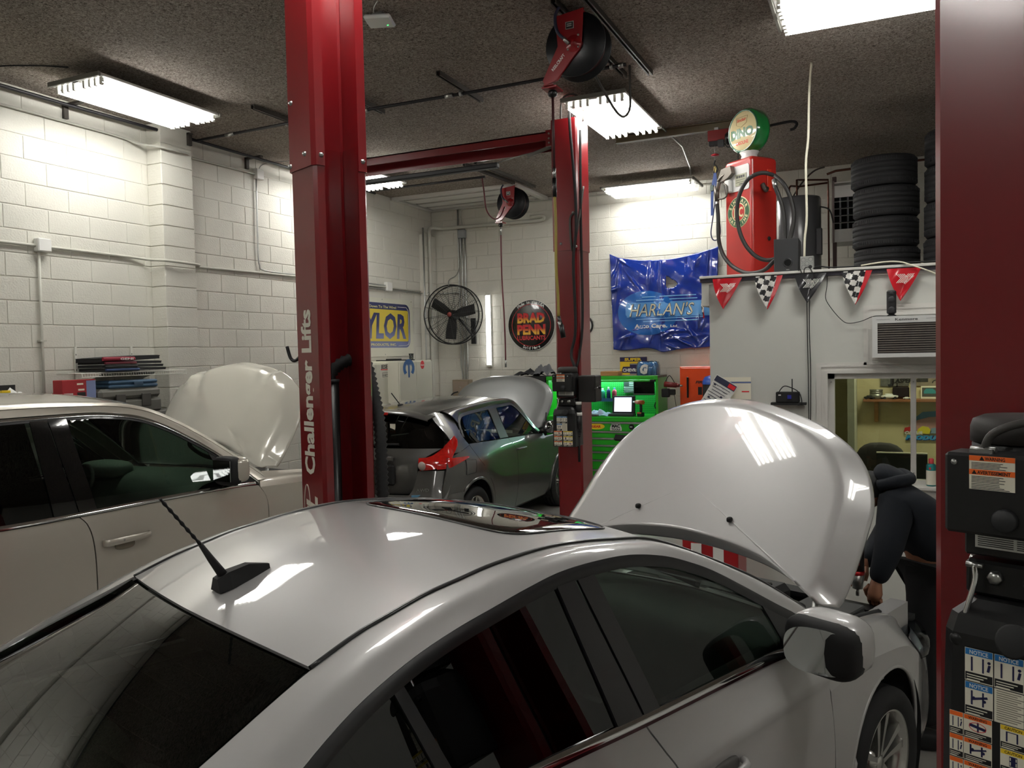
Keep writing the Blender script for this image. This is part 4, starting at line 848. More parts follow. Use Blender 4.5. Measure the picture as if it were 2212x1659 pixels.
    b=MB(); ell=[(.108*sp(math.cos(a),.7),.076*sp(math.sin(a),.7)) for a in np.linspace(0,2*PI,40,endpoint=False)]; b.poly(ell,.004,axes((-.756,s*-.985,1.084),(-.10*s*1,-1,0),(0,0,1)) if False else axes((-.762,s*-.982,1.082),(s*.12,-1,0),(0,0,1))); b.build('mirror_glass',mat('mirror','d8dcdc',.02,metal=1),mo)
    MB().tube([(-.60,s*-.80,1.03),(-.62,s*-.86,1.035),(-.64,s*-.93,1.05)],[.04,.032,.028],10).build('mirror_arm',BLKM,mo)
    # head and tail lamps
    b=MB(); sq(b,(.74,s*-.66,.66),(.20,.15,.075),.7,Matrix.Rotation(s*.5,3,'Z')); b.build('head_lamp',glass('lamp_lens','dfe5ea',1.5),sed)
    b=MB(); sq(b,(-3.32,s*-.66,.90),(.12,.14,.085),.6,Matrix.Rotation(s*-.5,3,'Z')); b.build('tail_lamp',TAIL,sed)
# bumpers and trunk
def bumper(name,parent,plan,zs,m):
    Rr=[]
    for (z,s,dx) in zs: Rr.append([(p[0]+dx,p[1]*s,z) for p in plan])
    return panel(name,rows(Rr,50,14),m,parent,.0,ref=(plan[len(plan)//2][0]*.5,0,.5))
bumper('front_bumper',sed,[(.66,-.84),(.84,-.77),(.96,-.60),(1.03,-.3),(1.045,0),(1.03,.3),(.96,.60),(.84,.77),(.66,.84)],[(.72,.93,-.07),(.62,.98,-.01),(.48,1,0),(.34,1,0),(.22,.97,-.03)],SILVER)
bumper('rear_bumper',sed,[(-3.20,-.83),(-3.36,-.76),(-3.46,-.55),(-3.50,-.3),(-3.51,0),(-3.50,.3),(-3.46,.55),(-3.36,.76),(-3.20,.83)],[(.78,.97,.04),(.66,1,0),(.5,1,0),(.34,.98,.01),(.24,.94,.04)],SILVER)
panel('trunk_lid',crown([(-3.06,0,1.10),(-3.2,0,1.112),(-3.38,0,1.108),(-3.44,0,1.04),(-3.46,0,.80)],[(-3.03,-.64,1.10),(-3.17,-.645,1.09),(-3.33,-.64,1.075),(-3.38,-.64,1.0),(-3.41,-.62,.80)],24,25),SILVER,sed,.01,ref=(0,0,.5))
# hood: opened 57 degrees about the cowl
HA=math.radians(57)
HO=[(.2,.775),(.34,.73),(.46,.70),(.57,.66),(.67,.61),(.75,.55),(.825,.47),(.88,.385),(.925,.28),(.957,.17),(.972,0),(.957,-.17),(.925,-.30),(.885,-.42),(.84,-.53),(.775,-.635),(.71,-.71),(.61,-.775),(.49,-.812),(.38,-.812),(.27,-.806),(.15,-.793),(.07,-.78),(.025,-.755),(.018,-.715),(.06,-.65),(.105,-.56),(.145,-.43),(.175,-.24),(.19,0),(.175,.24),(.145,.43),(.105,.56),(.06,.65),(.018,.715),(.025,.755),(.07,.78),(.13,.79)]
def hood_geo(outline,hinge,ang,crn=.045,drop=.55,n=130,c0=(.45,0),hinge_u=.2,sc=(1,.985,.93,.885,.865,.82,.7,.56,.42,.28,.14,.02)):
    P=resample(outline+[outline[0]],n+1)[:-1]; V=[];Fs=[]; vmax=max(abs(p[1]) for p in outline)
    def w(u,v,s,sd): 
        h=crn*(1-(v/vmax)**2)-.10*max(0,u-c0[0]*1.3)**2
        if s>.875: h-= (s-.875)*drop*sd
        return h
    M=np.array([[math.cos(ang),-math.sin(ang)],[math.sin(ang),math.cos(ang)]])
    for layer in (0,1):
        for s in sc:
            for (u,v) in P:
                sd=min(1,max(0,(u-.10)/.12)) if abs(v)<vmax*.93 else 1.0
                U=c0[0]+(u-c0[0])*s; W_=c0[1]+(v-c0[1])*s; h=w(U,W_,s,sd)-(.012 if layer else 0)
                x=math.cos(ang)*U-math.sin(ang)*h; z=math.sin(ang)*U+math.cos(ang)*h; V.append((hinge[0]+x,W_,hinge[1]+z))
        base=layer*len(sc)*n
        for k in range(len(sc)-1):
            for j in range(n):
                q=(base+k*n+j,base+k*n+(j+1)%n,base+(k+1)*n+(j+1)%n,base+(k+1)*n+j); Fs.append(q if layer else q[::-1])
        f=tuple(base+(len(sc)-1)*n+j for j in range(n)); Fs.append(f if layer else f[::-1])
    o=len(sc)*n
    for j in range(n): Fs.append((j,(j+1)%n,o+(j+1)%n,o+j))
    return V,Fs
V,Fs=hood_geo(HO,(-.2,1.03),HA); b=MB(); b.add(V,Fs,True); hd=b.build('hood',SILVER,sed)
hp=lambda u,v,h=0:(-.2+math.cos(HA)*u-math.sin(HA)*h,v,1.03+math.sin(HA)*u+math.cos(HA)*h)
for v in (.255,-.255):
    b=MB(); sq(b,hp(.30,v,.050),(.016,.011,.012),.7); b.build('washer_nozzle',BLKM,hd)
b=MB()
for v in (-.6,0,.6):
    for u in (.35,.7): b.box(hp(u,v*.8,-.03),(.03,.28,.02),Matrix.Rotation(-HA,3,'Y'))
b.box(hp(.5,0,-.022),(.5,.9,.012),Matrix.Rotation(-HA,3,'Y')); b.build('hood_insulation',mat('felt_black','151515',.95),hd)
for s in(-1,1):
    MB().tube([(-.19,s*.70,.96),(-.185,s*.70,1.0),(-.175,s*.70,1.05)],.013,8).build('hood_hinge',GALV,sed)
# cabin
fl=MB(); fl.bb((-2.9,-.78,.18),(-.1,.78,.24)); fl.build('floor_pan',CABIN,sed)
b=MB()
for s in (-1,1):
    b.bb((-2.5,s*.74-.03,.24),(-.35,s*.74+.03,1.0))
b.bb((-2.6,-.76,.24),(-2.5,.76,.98)); b.build('door_trim',CABIN,sed)
b=MB(); G=rows([[(-.22,-.72,.97),(-.16,0,.985),(-.22,.72,.97)],[(-.5,-.74,1.0),(-.46,0,1.02),(-.5,.74,1.0)],[(-.70,-.74,.97),(-.68,0,.99),(-.70,.74,.97)],[(-.76,-.74,.72),(-.74,0,.74),(-.76,.74,.72)]],30,12); b.grid(G); b.build('dashboard',mat('dash_dark','202423',.6),sed)
b=MB(); sq(b,(-.66,.38,1.02),(.10,.19,.055),.7); b.build('instrument_hood',mat('dash_dark','202423',.6),sed)
b=MB(); T=Matrix.Translation((-.86,.38,.93))@Matrix.Rotation(-1.15,4,'Y'); b.T=T; b.tube([(.185*math.cos(a),.185*math.sin(a),0) for a in np.linspace(0,2*PI,33)[:-1]],.015,8,closed=True); b.box((0,0,-.01),(.30,.05,.03),ch=.01); sq(b,(0,0,-.01),(.06,.06,.03),.7); b.T=None; b.cyl((-.86,.38,.93),(-.7,.38,.85),.03,10); b.build('steering_wheel',BLKM,sed)
seat(sed,-1.45,-.37,lean=-.36); seat(sed,-1.45,.37,lean=-.36)
b=MB(); sq(b,(-2.28,0,.42),(.28,.66,.10),.4); s_=b.build('rear_bench',SEAT,sed)
b=MB(); 
for y in (-.34,.34): sq(b,(-2.50,y,.76),(.10,.33,.33),.5,Matrix.Rotation(-.42,3,'Y'))
b.build('backrest',SEAT,s_)
for y in (-.36,0,.36): b=MB(); sq(b,(-2.64,y,1.075),(.065,.13,.095),.65,Matrix.Rotation(-.35,3,'Y')); b.build('headrest',SEAT,s_)
MB().bb((-3.0,-.66,1.005),(-2.62,.66,1.02)).build('parcel_shelf',CABIN,sed)
b=MB(); sq(b,(-1.03,0,1.355),(.015,.11,.032),.5); b.build('inner_mirror',BLKM,sed)
b=MB(); sq(b,(-1.15,-.35,1.405),(.10,.19,.008),.4); sq(b,(-1.15,.35,1.405),(.10,.19,.008),.4); b.build('sun_visor',CABING,sed)
hl=crown([(p[0],p[1],p[2]-.035) for p in C_roof],[(p[0],p[1]+.04,p[2]-.05) for p in E_roof],20,13); MB().grid(hl).build('headliner',CABING,sed)
# face mask dangling at the mirror
t=thing('face_mask','pale blue face mask hanging behind the sedan windshield','face mask',(0,0,0)); t.parent=None
cM=Matrix.Translation((-.838,3.83,0))@Matrix.Rotation(math.radians(68.7),4,'Z')
b=MB(); b.T=cM@Matrix.Translation((-.90,-.03,1.24)); G=[[(.02*math.sin(3*v),-.08+.16*u,-.05+.09*v+.01*math.sin(u*9)) for u in np.linspace(0,1,7)] for v in np.linspace(0,1,6)]; b.grid(G); b.build('cloth',mat('mask_blue','9fc9cf',.8),t)
b=MB(); b.T=cM@Matrix.Translation((-.90,-.03,1.24)); b.tube(smooth_path([(0,-.08,-.04),(0,-.11,-.09),(0,-.07,-.12),(0,-.05,-.05)],5),.002,4); b.tube(smooth_path([(0,.07,.04),(-.02,.03,.12),(-.1,.0,.13),(0,-.06,.04)],5),.002,4); b.build('ear_loop',WHITE,t)
# engine bay
EB=mat('engine_plastic','1c1d1f',.5)
b=MB(); b.bb((-.30,-.72,.80),(-.02,.72,.90)); G=rows([[(-.33,-.74,1.005),(-.14,0,.985),(-.33,.74,1.005)],[(-.20,-.73,.965),(-.03,0,.955),(-.20,.73,.965)],[(-.14,-.72,.90),(.03,0,.90),(-.14,.72,.90)]],30,8); b.grid(G); b.build('cowl',EB,sed)
for y in (-.12,.42):
    b=MB().tube(smooth_path([(-.12,y,.985),(-.2,y+.15,1.05),(-.34,y+.42,1.125)],6),[.010]*13,6); b.tube([(-.16,y-.05,1.035),(-.35,y+.5,1.13)],.006,5); b.build('wiper',PLAS,sed)
b=MB().box((.36,.10,.80),(.52,.60,.12),ch=.03)
for k in range(4): b.box((.22+.09*k,.10,.868),(.03,.5,.02),ch=.006)
b.build('engine_cover',EB,sed)
b=MB().box((.33,-.50,.76),(.34,.30,.18),ch=.03); b.box((.33,-.50,.855),(.30,.26,.02),ch=.006); b.build('air_box',mat('airbox_grey','3a3b3a',.6),sed)
MB().tube(smooth_path([(.25,-.42,.84),(.12,-.34,.90),(.02,-.22,.91),(.05,-.05,.88)],6),.048,14).build('intake_hose',PLAS,sed); MB().tube([(.115,-.33,.90),(.085,-.30,.908)],.052,14).build('hose_clamp',STEEL,sed)
b=MB().box((.62,-.40,.72),(.20,.26,.14),ch=.01); b.build('battery',BLKM,sed)
b=MB().bb((.80,-.70,.66),(.90,.70,.74)); b.bb((.78,-.20,.74),(.88,.25,.765)); b.build('radiator_support',EB,sed)
b=MB().tube([(-.02,-.70,.905),(.25,-.70,.885),(.50,-.68,.84),(.72,-.60,.74)],.016,6); b.tube([(-.02,.70,.905),(.25,.70,.885),(.50,.68,.84),(.72,.60,.74)],.016,6); b.build('fender_rail',PLAS,sed)
b=MB()
for s in (-1,1): b.bb((-.16,s*.66-.06,.55),(.75,s*.66+.02,.84))
b.build('inner_fender',SILVER,sed)
b=MB(); sq(b,(.02,-.60,.87),(.10,.09,.03),.7); b.build('strut_tower',mat('tower_tan','8c7c58',.7),sed)
MB().bb((-.15,-.62,.30),(.80,.62,.55)).build('engine_block',mat('engine_iron','2d2c2b',.6,metal=.4),sed)
# antenna on the roof
an=thing('roof_antenna','black mast antenna standing on the silver sedan roof','antenna'); 
b=MB(); b.T=cM
prof=[(-2.335,.030,1.436),(-2.30,.036,1.442),(-2.24,.028,1.452),(-2.175,.012,1.468)]
V=[];Fs=[]
for (x,w_,z) in prof: V+= [(x,-w_,z),(x,w_,z),(x,w_*.5,z+(.045 if x<-2.2 else .016)*(1.0 if x>-2.33 else .8)),(x,-w_*.5,z+(.045 if x<-2.2 else .016)*(1.0 if x>-2.33 else .8))]
for i in range(3):
    for k in range(4): Fs.append((i*4+k,i*4+(k+1)%4,(i+1)*4+(k+1)%4,(i+1)*4+k))
Fs+=[(3,2,1,0),(12,13,14,15)]; b.add(V,Fs); b.build('antenna_base',BLKM,an)
b=MB(); b.T=cM; b.tube([(-2.31,0,1.475),(-2.345,0,1.53),(-2.372,0,1.575)],[.014,.010,.0065],10); n=40; P0=Vector((-2.372,0,1.575)); P1=Vector((-2.475,0,1.715)); b.tube([tuple(P0+(P1-P0)*i/n) for i in range(n+1)],[.0042+.0012*math.sin(i*1.1) for i in range(n+1)],8); b.build('mast',BLKM,an)
# ================================================================ GREY CROSSOVER in the far bay
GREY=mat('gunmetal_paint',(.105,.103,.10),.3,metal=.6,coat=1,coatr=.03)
jk=thing('car','dark grey all-wheel-drive crossover seen from behind in the far bay, hood up','car',(-4.80,7.70,0),PI/2)
jz=tab([(.1,.74),(.2,.80),(.4,.855),(.6,.87),(.8,.866),(.95,.85),(1.05,.81),(1.15,.75),(1.3,.66),(1.42,.59),(1.5,.55),(1.6,.5)])
jx=tab([(-1.0,.70),(-.80,.84),(-.6,.93),(-.35,.985),(0,1.0),(.5,.985),(1,.97),(1.8,.985),(2.4,1.0),(2.8,.95),(3.2,.78)])
YJ=lambda x,z:jz(z)*(1+(jx(x)-1)*np.clip((1.5-np.asarray(z))/.45,0.25,1))+.028*np.exp(-((np.asarray(x)+.05)/.40)**2-((np.asarray(z)-.86)/.13)**2)
J1=[(-.50,-.50,1.455),(-.25,-.53,1.478),(.165,-.545,1.500),(.5,-.55,1.513),(.824,-.55,1.520),(1.2,-.55,1.518),(1.40,-.555,1.505),(1.53,-.575,1.455),(1.644,-.61,1.35),(1.771,-.66,1.20),(1.90,-.71,1.08),(1.98,-.74,1.02)]
J2x=[(-.16,1.20),(-.10,1.34),(.013,1.415),(.165,1.434),(.5,1.448),(.824,1.458),(1.2,1.462),(1.378,1.462),(1.47,1.42),(1.56,1.325),(1.66,1.185),(1.76,1.07)]
Jb=tab([(-.5,1.14),(-.11,1.129),(.168,1.117),(.841,1.089),(1.682,1.057),(2.0,1.03)])
jside=lambda T,B,L,R,nu=20,nv=10,off=0.0: onside(coons(T,B,L,R,nu,nv),YJ,off)
def jbl(x0,x1,dz=0,n=12): return [(x,float(Jb(x))+dz) for x in np.linspace(x0,x1,n)]
J2=[tuple(p) for p in onside(J2x,YJ)]
E_=[(p[0],p[1]+.01,p[2]+.003) for p in J1[:8]]; Cj=[(-.56,0,1.515),(-.3,0,1.545),(.2,0,1.568),(.7,0,1.575),(1.1,0,1.565),(1.4,0,1.53),(1.58,0,1.475)]
panel('roof',crown(Cj,E_,50,31),GREY,jk,.01,ref=(0,0,.5))
panel('windshield',crown([(1.60,0,1.47),(1.8,0,1.32),(2.0,0,1.17),(2.16,0,1.04)],[(1.54,-.565,1.445),(1.70,-.625,1.28),(1.83,-.675,1.13),(1.96,-.72,1.03)],20,21),CARGLASS,jk,.004,ref=(0,0,.5))
FR,FI=offset2(J2x,.030,80)
for mir in MIRS:
    s=-1 if mir else 1
    A,B_=resample(J1[1:],60),resample(J2[1:],60); panel('side_rail',rows([B_,(A+B_)/2+np.array([0,-.016,.016]),A],60,8),GREY,jk,.01,mir=mir)
    panel('window_frame',rows([list(onside(FR,YJ,.003)),list(onside(FI,YJ,.006))],80,3),TRIMB,jk,.01,mir=mir)
    fi=lambda a,c:[tuple(p) for p in FI if a<=p[0]<=c]
    T=fi(.96,1.56); panel('front_door_glass',jside(T,jbl(.88,1.66),[(.88,float(Jb(.88))),T[0]],[(1.66,float(Jb(1.66))),T[-1]],off=-.003),CARGLASS,jk,.003,mir=mir)
    T=fi(.03,.72); panel('rear_door_glass',jside(T,jbl(.02,.665),[(.02,float(Jb(.02))),(-.03,1.2),T[0]],[(.665,float(Jb(.665))),T[-1]],off=-.003),CARGLASS,jk,.003,mir=mir)
    panel('pillar_cover',jside([(.715,1.44),(.955,1.445)],[(.66,1.095),(.885,1.09)],[(.66,1.095),(.735,1.39),(.715,1.44)],[(.885,1.09),(.91,1.30),(.955,1.445)],8,14,.004),mat('pillar_grey','3c3a39',.4),jk,.008,mir=mir)
    panel('rear_handle',jside([(.0,1.20),(.045,1.235)],[(.06,1.115),(.125,1.112)],[(.06,1.115),(-.0,1.20)],[(.125,1.112),(.045,1.235)],4,8,.008),BLKM,jk,.008,mir=mir)
    g=.003
    ds=[(.985,.24),(.980,.358),(.99,.7),(.993,.905),(.93,1.0),(.865,1.075)]
    rs=[(.34,.24),(.33,.45),(.27,.62),(.10,.80),(-.04,.93),(-.10,1.05),(-.115,1.118)]
    fs=[(1.86,.24),(1.90,.5),(1.91,.75),(1.90,.9),(1.88,1.03)]
    d1=panel('rear_door',jside(jbl(-.115+g,.865-g,-.012),[(.34+g,.24),(.985-g,.24)],[(p[0]+g,p[1]) for p in rs],[(p[0]-g,p[1]) for p in ds],36,30),GREY,jk,.012,mir=mir)
    d2=panel('front_door',jside(jbl(.865+g,1.88-g,-.012),[(.985+g,.24),(1.86-g,.24)],[(p[0]+g,p[1]) for p in ds],[(p[0]-g,p[1]) for p in fs],36,30),GREY,jk,.012,mir=mir)
    y=-float(YJ(1.1,.93))*s
    b=MB().tube(smooth_path([(1.0,y,.93),(1.02,y-.028*s,.932),(1.12,y-.036*s,.932),(1.21,y-.028*s,.93),(1.24,y-.003*s,.925)],5),.014,8); b.build('door_handle',GREY,d2)
    # quarter: lower part around the arch, upper part behind the door glass
    lo_=[(-.60,1.02),(-.35,1.06),(-.115-g,1.105)]
    bot=[(-.72,.40),(-.60,.36)]+arch(-.13,.35,.40,178,0,20)+[(.34-g,.24)]
    panel('quarter_panel',jside(lo_,bot,[(-.72,.40),(-.70,.70),(-.60,1.02)],[(p[0]-g,p[1]) for p in rs[:-1]]+[(-.118,1.105)],50,26),GREY,jk,.012,mir=mir)
    panel('quarter_panel_upper',rows([[tuple(p) for p in onside([(-.46,1.06),(-.35,1.062),(-.115,1.107)],YJ)],[tuple(p) for p in onside([(-.43,1.22),(-.30,1.24),(-.165,1.215)],YJ,.004)],[(-.50,-.50,1.455),(-.35,-.52,1.47),(-.10,-.565,1.405)]],24,16),GREY,jk,.01,mir=mir)
    bf=[(1.88,1.0),(2.4,.98),(2.9,.86)]; bt=[(1.86,.24),(1.98,.26)]+arch(2.40,.35,.40,185,0,16)+[(3.0,.3)]
    panel('fender',jside(bf,bt,[(1.86+g,.24),(1.91,.7),(1.88+g,1.0)],[(3.0,.3),(3.02,.6),(2.9,.86)],36,20),GREY,jk,.012,mir=mir)
    for cx_ in (-.13,2.40):
        wheel(jk,(cx_,s*-.76,.335),-s,.335)
        MB().tube([(p[0],s*(-float(YJ(p[0],p[1]))-.002),p[1]) for p in arch(cx_,.35,.405,190,-5,26)],.016,6).build('arch_lip',GREY,jk)
        b=MB(); A=arch(cx_,.35,.42,205,-25,20); b.grid([[(p[0],s*-.84,p[1]) for p in A],[(p[0],s*-.5,p[1]) for p in A]],True); b.build('wheel_liner',mat('liner_black','0d0d0d',.9),jk)
    # boomerang tail lamp, proud of the corner
    lampS=[(-.385,1.235),(-.47,1.19),(-.60,1.10),(-.66,1.03)]
    top=[(-.395,-.75,1.235),(-.50,-.715,1.16),(-.60,-.66,1.08),(-.665,-.60,1.04),(-.70,-.50,1.03)]
    mid=[(-.375,-.775,1.19),(-.49,-.765,1.11),(-.59,-.735,1.04),(-.67,-.66,.99),(-.735,-.515,.98)]
    lowr=[(-.40,-.79,1.13),(-.50,-.80,1.06),(-.58,-.79,.99),(-.68,-.69,.925),(-.735,-.53,.905)]
    tl=panel('tail_lamp',rows([lowr,mid,top],30,10),TAIL,jk,.02,mir=mir)
    panel('tail_lamp_wing',rows([[(-.28,-.865,1.0),(-.45,-.86,.97),(-.60,-.80,.925),(-.68,-.70,.915)],[(-.28,-.86,1.005),(-.46,-.845,1.0),(-.59,-.80,.985),(-.67,-.70,.97)],[(-.29,-.855,1.01),(-.45,-.84,1.02),(-.56,-.80,1.02),(-.62,-.74,1.02)]],20,6),TAIL,tl,.015,mir=mir)
    b=MB(); b.lathe([(0,.0),(.035,.0),(.045,-.012)],20,axes((-.755,s*-.56,.955),(0,-1,0),(0,0,1))); b.build('reverse_lamp',mat('lamp_clear','b9aba3',.15,coat=1),tl)
    b=MB(); sq(b,(1.90,s*-.93,1.12),(.07,.12,.085),.65); mo=b.build('door_mirror',GREY,jk); b=MB(); sq(b,(1.865,s*-.93,1.12),(.05,.118,.083),.6); b.build('mirror_housing',BLKM,mo)
    b=MB().lathe([(0,0),(.07,0),(.075,-.004)],24,axes((1.812,s*-.93,1.12),(0,-1,0),(0,0,1))); b.build('mirror_glass',mat('mirror','d8dcdc',.02,metal=1),mo); MB().tube([(1.86,s*-.78,1.06),(1.88,s*-.86,1.08)],.03,8).build('mirror_arm',BLKM,mo)
# rear end
Cg=[(-.60,0,1.475),(-.66,0,1.36),(-.73,0,1.20),(-.76,0,1.13)]; Eg=[(-.49,-.54,1.43),(-.50,-.62,1.33),(-.52,-.70,1.20),(-.56,-.71,1.12)]
panel('rear_window',crown(Cg,Eg,20,31,2.0),glass('juke_glass','3a4240',1.3),jk,.005,ref=(0,0,.9))
b=panel('tailgate',crown([(-.765,0,1.125),(-.79,0,1.05),(-.80,0,.98),(-.81,0,.86),(-.80,0,.66)],[(-.58,-.70,1.12),(-.68,-.56,1.03),(-.71,-.50,.96),(-.72,-.48,.82),(-.71,-.42,.66)],24,31,2.4),GREY,jk,.012,ref=(0,0,.7))
panel('corner_panel',rows([[(-.56,-.80,.90),(-.66,-.70,.90),(-.72,-.50,.90)],[(-.60,-.81,.75),(-.72,-.68,.74),(-.76,-.46,.72)],[(-.68,-.80,.62),(-.78,-.66,.62),(-.81,-.40,.62)]],20,10),GREY,jk,.01)
panel('corner_panel',rows([[(-.56,-.80,.90),(-.66,-.70,.90),(-.72,-.50,.90)],[(-.60,-.81,.75),(-.72,-.68,.74),(-.76,-.46,.72)],[(-.68,-.80,.62),(-.78,-.66,.62),(-.81,-.40,.62)]],20,10),GREY,jk,.01,mir=True)
b=MB(); b.box((-.835,0,1.03),(.04,.56,.05),ch=.012); b.build('gate_handle',GREY,jk); b=MB(); b.box((-.80,0,.86),(.05,.54,.22),ch=.02); b.build('plate_recess',BLKM,jk)
bumper('rear_bumper',jk,[(-.45,-.87),(-.66,-.80),(-.78,-.62),(-.85,-.3),(-.86,0),(-.85,.3),(-.78,.62),(-.66,.80),(-.45,.87)],[(.66,.99,.03),(.56,1.01,-.01),(.42,1.0,0),(.28,.97,.03)],GREY)
sp_=panel('spoiler',rows([[(-.45,-.56,1.44),(-.50,-.3,1.50),(-.52,0,1.518),(-.50,.3,1.50),(-.45,.56,1.44)],[(-.56,-.56,1.425),(-.62,-.3,1.497),(-.64,0,1.512),(-.62,.3,1.497),(-.56,.56,1.425)],[(-.62,-.555,1.405),(-.69,-.3,1.475),(-.71,0,1.49),(-.69,.3,1.475),(-.62,.555,1.405)],[(-.60,-.555,1.395),(-.66,-.3,1.455),(-.68,0,1.47),(-.66,.3,1.455),(-.60,.555,1.395)]],40,10),GREY,jk,.01,ref=(0,0,1.0))
b=MB(); b.box((-.712,0.0,1.478),(.03,.30,.028),ch=.010); b.build('brake_light',TAIL,sp_)
b=MB().tube(smooth_path([(-.78,.1,1.15),(-.775,-.05,1.165),(-.755,-.30,1.17)],5),.012,6); b.build('rear_wiper',BLKM,jk)
b=MB(); b.cur=0; b.text('AWD',axes((-.775,-.57,.70),(-.25,-.97,0),(0,0,1)) if False else axes((-.800,-.52,.70),(.42,-.91,0),(0,0,1)),.045,bold=.02,width=.13); b.build('badge_lettering',STEEL,jk)
MB().box((-.79,-.52,.655),(.004,.11,.022),Matrix.Rotation(.43,3,'Z')).build('blue_badge',mat('badge_blue','5b8fb0',.3),jk)
A_=coons([(-.33,.975),(-.14,.955)],[(-.36,.825),(-.19,.825)],[(-.36,.825),(-.33,.975)],[(-.19,.825),(-.14,.955)],8,8); b=panel('fuel_door',onside(A_,YJ,.004),GREY,jk,.004)
A=onside(A_,YJ,.0045); ed=[tuple(p) for p in list(A[0])+list(A[1:,-1])+list(A[-1][::-1][1:])+list(A[::-1,0][1:-1])]; MB().tube(ed,.0022,4,closed=True).build('fuel_door_gap',BLKM,b)
HJ=math.radians(52); HOj=[(.10,.70),(.35,.74),(.60,.73),(.74,.64),(.82,.50),(.88,.30),(.90,0),(.88,-.30),(.82,-.50),(.74,-.64),(.60,-.73),(.35,-.74),(.10,-.70),(.02,-.66),(.03,-.45),(.08,0),(.03,.45),(.02,.66)]
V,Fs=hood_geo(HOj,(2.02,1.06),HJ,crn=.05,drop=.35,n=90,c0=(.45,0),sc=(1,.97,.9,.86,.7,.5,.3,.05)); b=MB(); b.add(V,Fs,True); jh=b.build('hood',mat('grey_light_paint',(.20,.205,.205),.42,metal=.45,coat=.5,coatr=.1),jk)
for s in (-1,1): MB().tube(smooth_path([(2.02,s*.68,1.02),(2.10,s*.74,1.08),(2.12,s*.75,1.22),(2.2,s*.72,1.27)],5),.012,6).build('hood_hinge',BLKM,jk)
MB().tube(smooth_path([(2.36,.74,1.44),(2.34,.80,1.47),(2.40,.80,1.52),(2.44,.74,1.54)],5),.010,6).build('hood_latch_loop',BLKM,jh)
MB().bb((2.1,-.68,.5),(3.0,.68,.86)).build('engine_bay',EB,jk)
bumper('front_bumper',jk,[(2.85,-.84),(3.02,-.72),(3.12,-.4),(3.15,0),(3.12,.4),(3.02,.72),(2.85,.84)],[(.85,.9,-.08),(.65,1,0),(.4,1,0),(.25,.97,-.02)],GREY)
MB().bb((-.6,-.78,.22),(2.1,.78,.28)).build('floor_pan',CABIN,jk)
b=MB(); b.box((1.9,0,.85),(.5,1.3,.3),ch=.06); b.build('dashboard',CABIN,jk)
for y in (-.36,.36): seat(jk,1.02,y,z=.60,h=.55,lean=-.3)
for y in (-.36,.36): seat(jk,.12,y,z=.62,h=.50,lean=-.3)
b=MB(); b.T=Matrix.Translation((1.56,.36,.98))@Matrix.Rotation(-1.15,4,'Y'); b.tube([(.18*math.cos(a),.18*math.sin(a),0) for a in np.linspace(0,2*PI,25)[:-1]],.014,6,closed=True); b.build('steering_wheel',BLKM,jk)
t=thing('roof_antenna','short black mast antenna on the grey crossover roof','antenna'); o=Vector((-4.80,7.70,0))
b=MB(); b.T=Matrix.Translation(o)@Matrix.Rotation(PI/2,4,'Z'); sq(b,(-.33,-.06,1.545),(.045,.02,.014),.8); b.tube([(-.34,-.06,1.55),(-.47,-.04,1.68)],.006,6); b.build('mast',BLKM,t)
one('inspection_sticker',lambda b:(setattr(b,'cur',0),b.bb((-4.66,7.035,1.30),(-4.60,7.045,1.37)),setattr(b,'cur',1),b.bb((-4.66,7.030,1.27),(-4.60,7.045,1.30))),[CREAM,mat('sticker_orange','d4682f',.5)],'small orange and white sticker inside the crossover rear window','sticker')

# ================================================================ BEIGE SUV by the left wall
BEIGE=mat('champagne_paint',(.56,.525,.455),.30,metal=.42,coat=1,coatr=.03)
CRM=mat('cream_hood_paint',(.70,.68,.60),.26,metal=.12,coat=1,coatr=.02)
sv=thing('car','beige SUV at the left wall with chrome window trim and raised hood','car',(-5.3458,4.8129,0),math.radians(-8+90))
vz=tab([(.2,.90),(.4,.955),(.7,.975),(.9,.985),(1.02,.982),(1.13,.975),(1.25,.944),(1.45,.882),(1.6,.838),(1.74,.797),(1.85,.74)])
vx=tab([(-3.0,.90),(-2.6,.96),(-2,.99),(-1,1),(0,1),(.5,.985),(1.0,.94),(1.4,.84)])
YV=lambda x,z:vz(z)*np.where(np.asarray(z)>1.2,1+(vx(x)-1)*.4,vx(x))
V1=[(-2.9,-.66,1.74),(-2.5,-.70,1.80),(-2.0,-.72,1.828),(-1.617,-.72,1.834),(-1.359,-.72,1.831),(-1.076,-.72,1.816),(-.894,-.72,1.801),(-.767,-.72,1.780),(-.636,-.72,1.742),(-.501,-.72,1.685),(-.35,-.735,1.60),(-.212,-.75,1.515),(-.05,-.775,1.40),(.10,-.80,1.285),(.25,-.835,1.17),(.34,-.86,1.10)]
V2x=[(-2.75,1.45),(-2.6,1.62),(-2.3,1.71),(-1.9,1.735),(-1.657,1.738),(-1.383,1.738),(-1.124,1.735),(-.948,1.719),(-.766,1.683),(-.584,1.605),(-.394,1.492),(-.30,1.430),(-.184,1.344),(-.02,1.215),(.08,1.13)]
Vb=tab([(-2.9,1.16),(-1.766,1.139),(-1.3,1.139),(-.954,1.143),(-.48,1.146),(-.027,1.141),(.1,1.13)])
vside=lambda T,B,L,R,nu=20,nv=10,off=0.0: onside(coons(T,B,L,R,nu,nv),YV,off)
def vbl(x0,x1,dz=0,n=12): return [(x,float(Vb(x))+dz) for x in np.linspace(x0,x1,n)]
V2=[tuple(p) for p in onside(V2x,YV)]
Cv=[(-2.9,0,1.80),(-2.4,0,1.865),(-1.8,0,1.885),(-1.3,0,1.88),(-.9,0,1.855),(-.62,0,1.80)]; Ev=[(p[0],p[1]+.05,p[2]+.006) for p in V1[:8]]
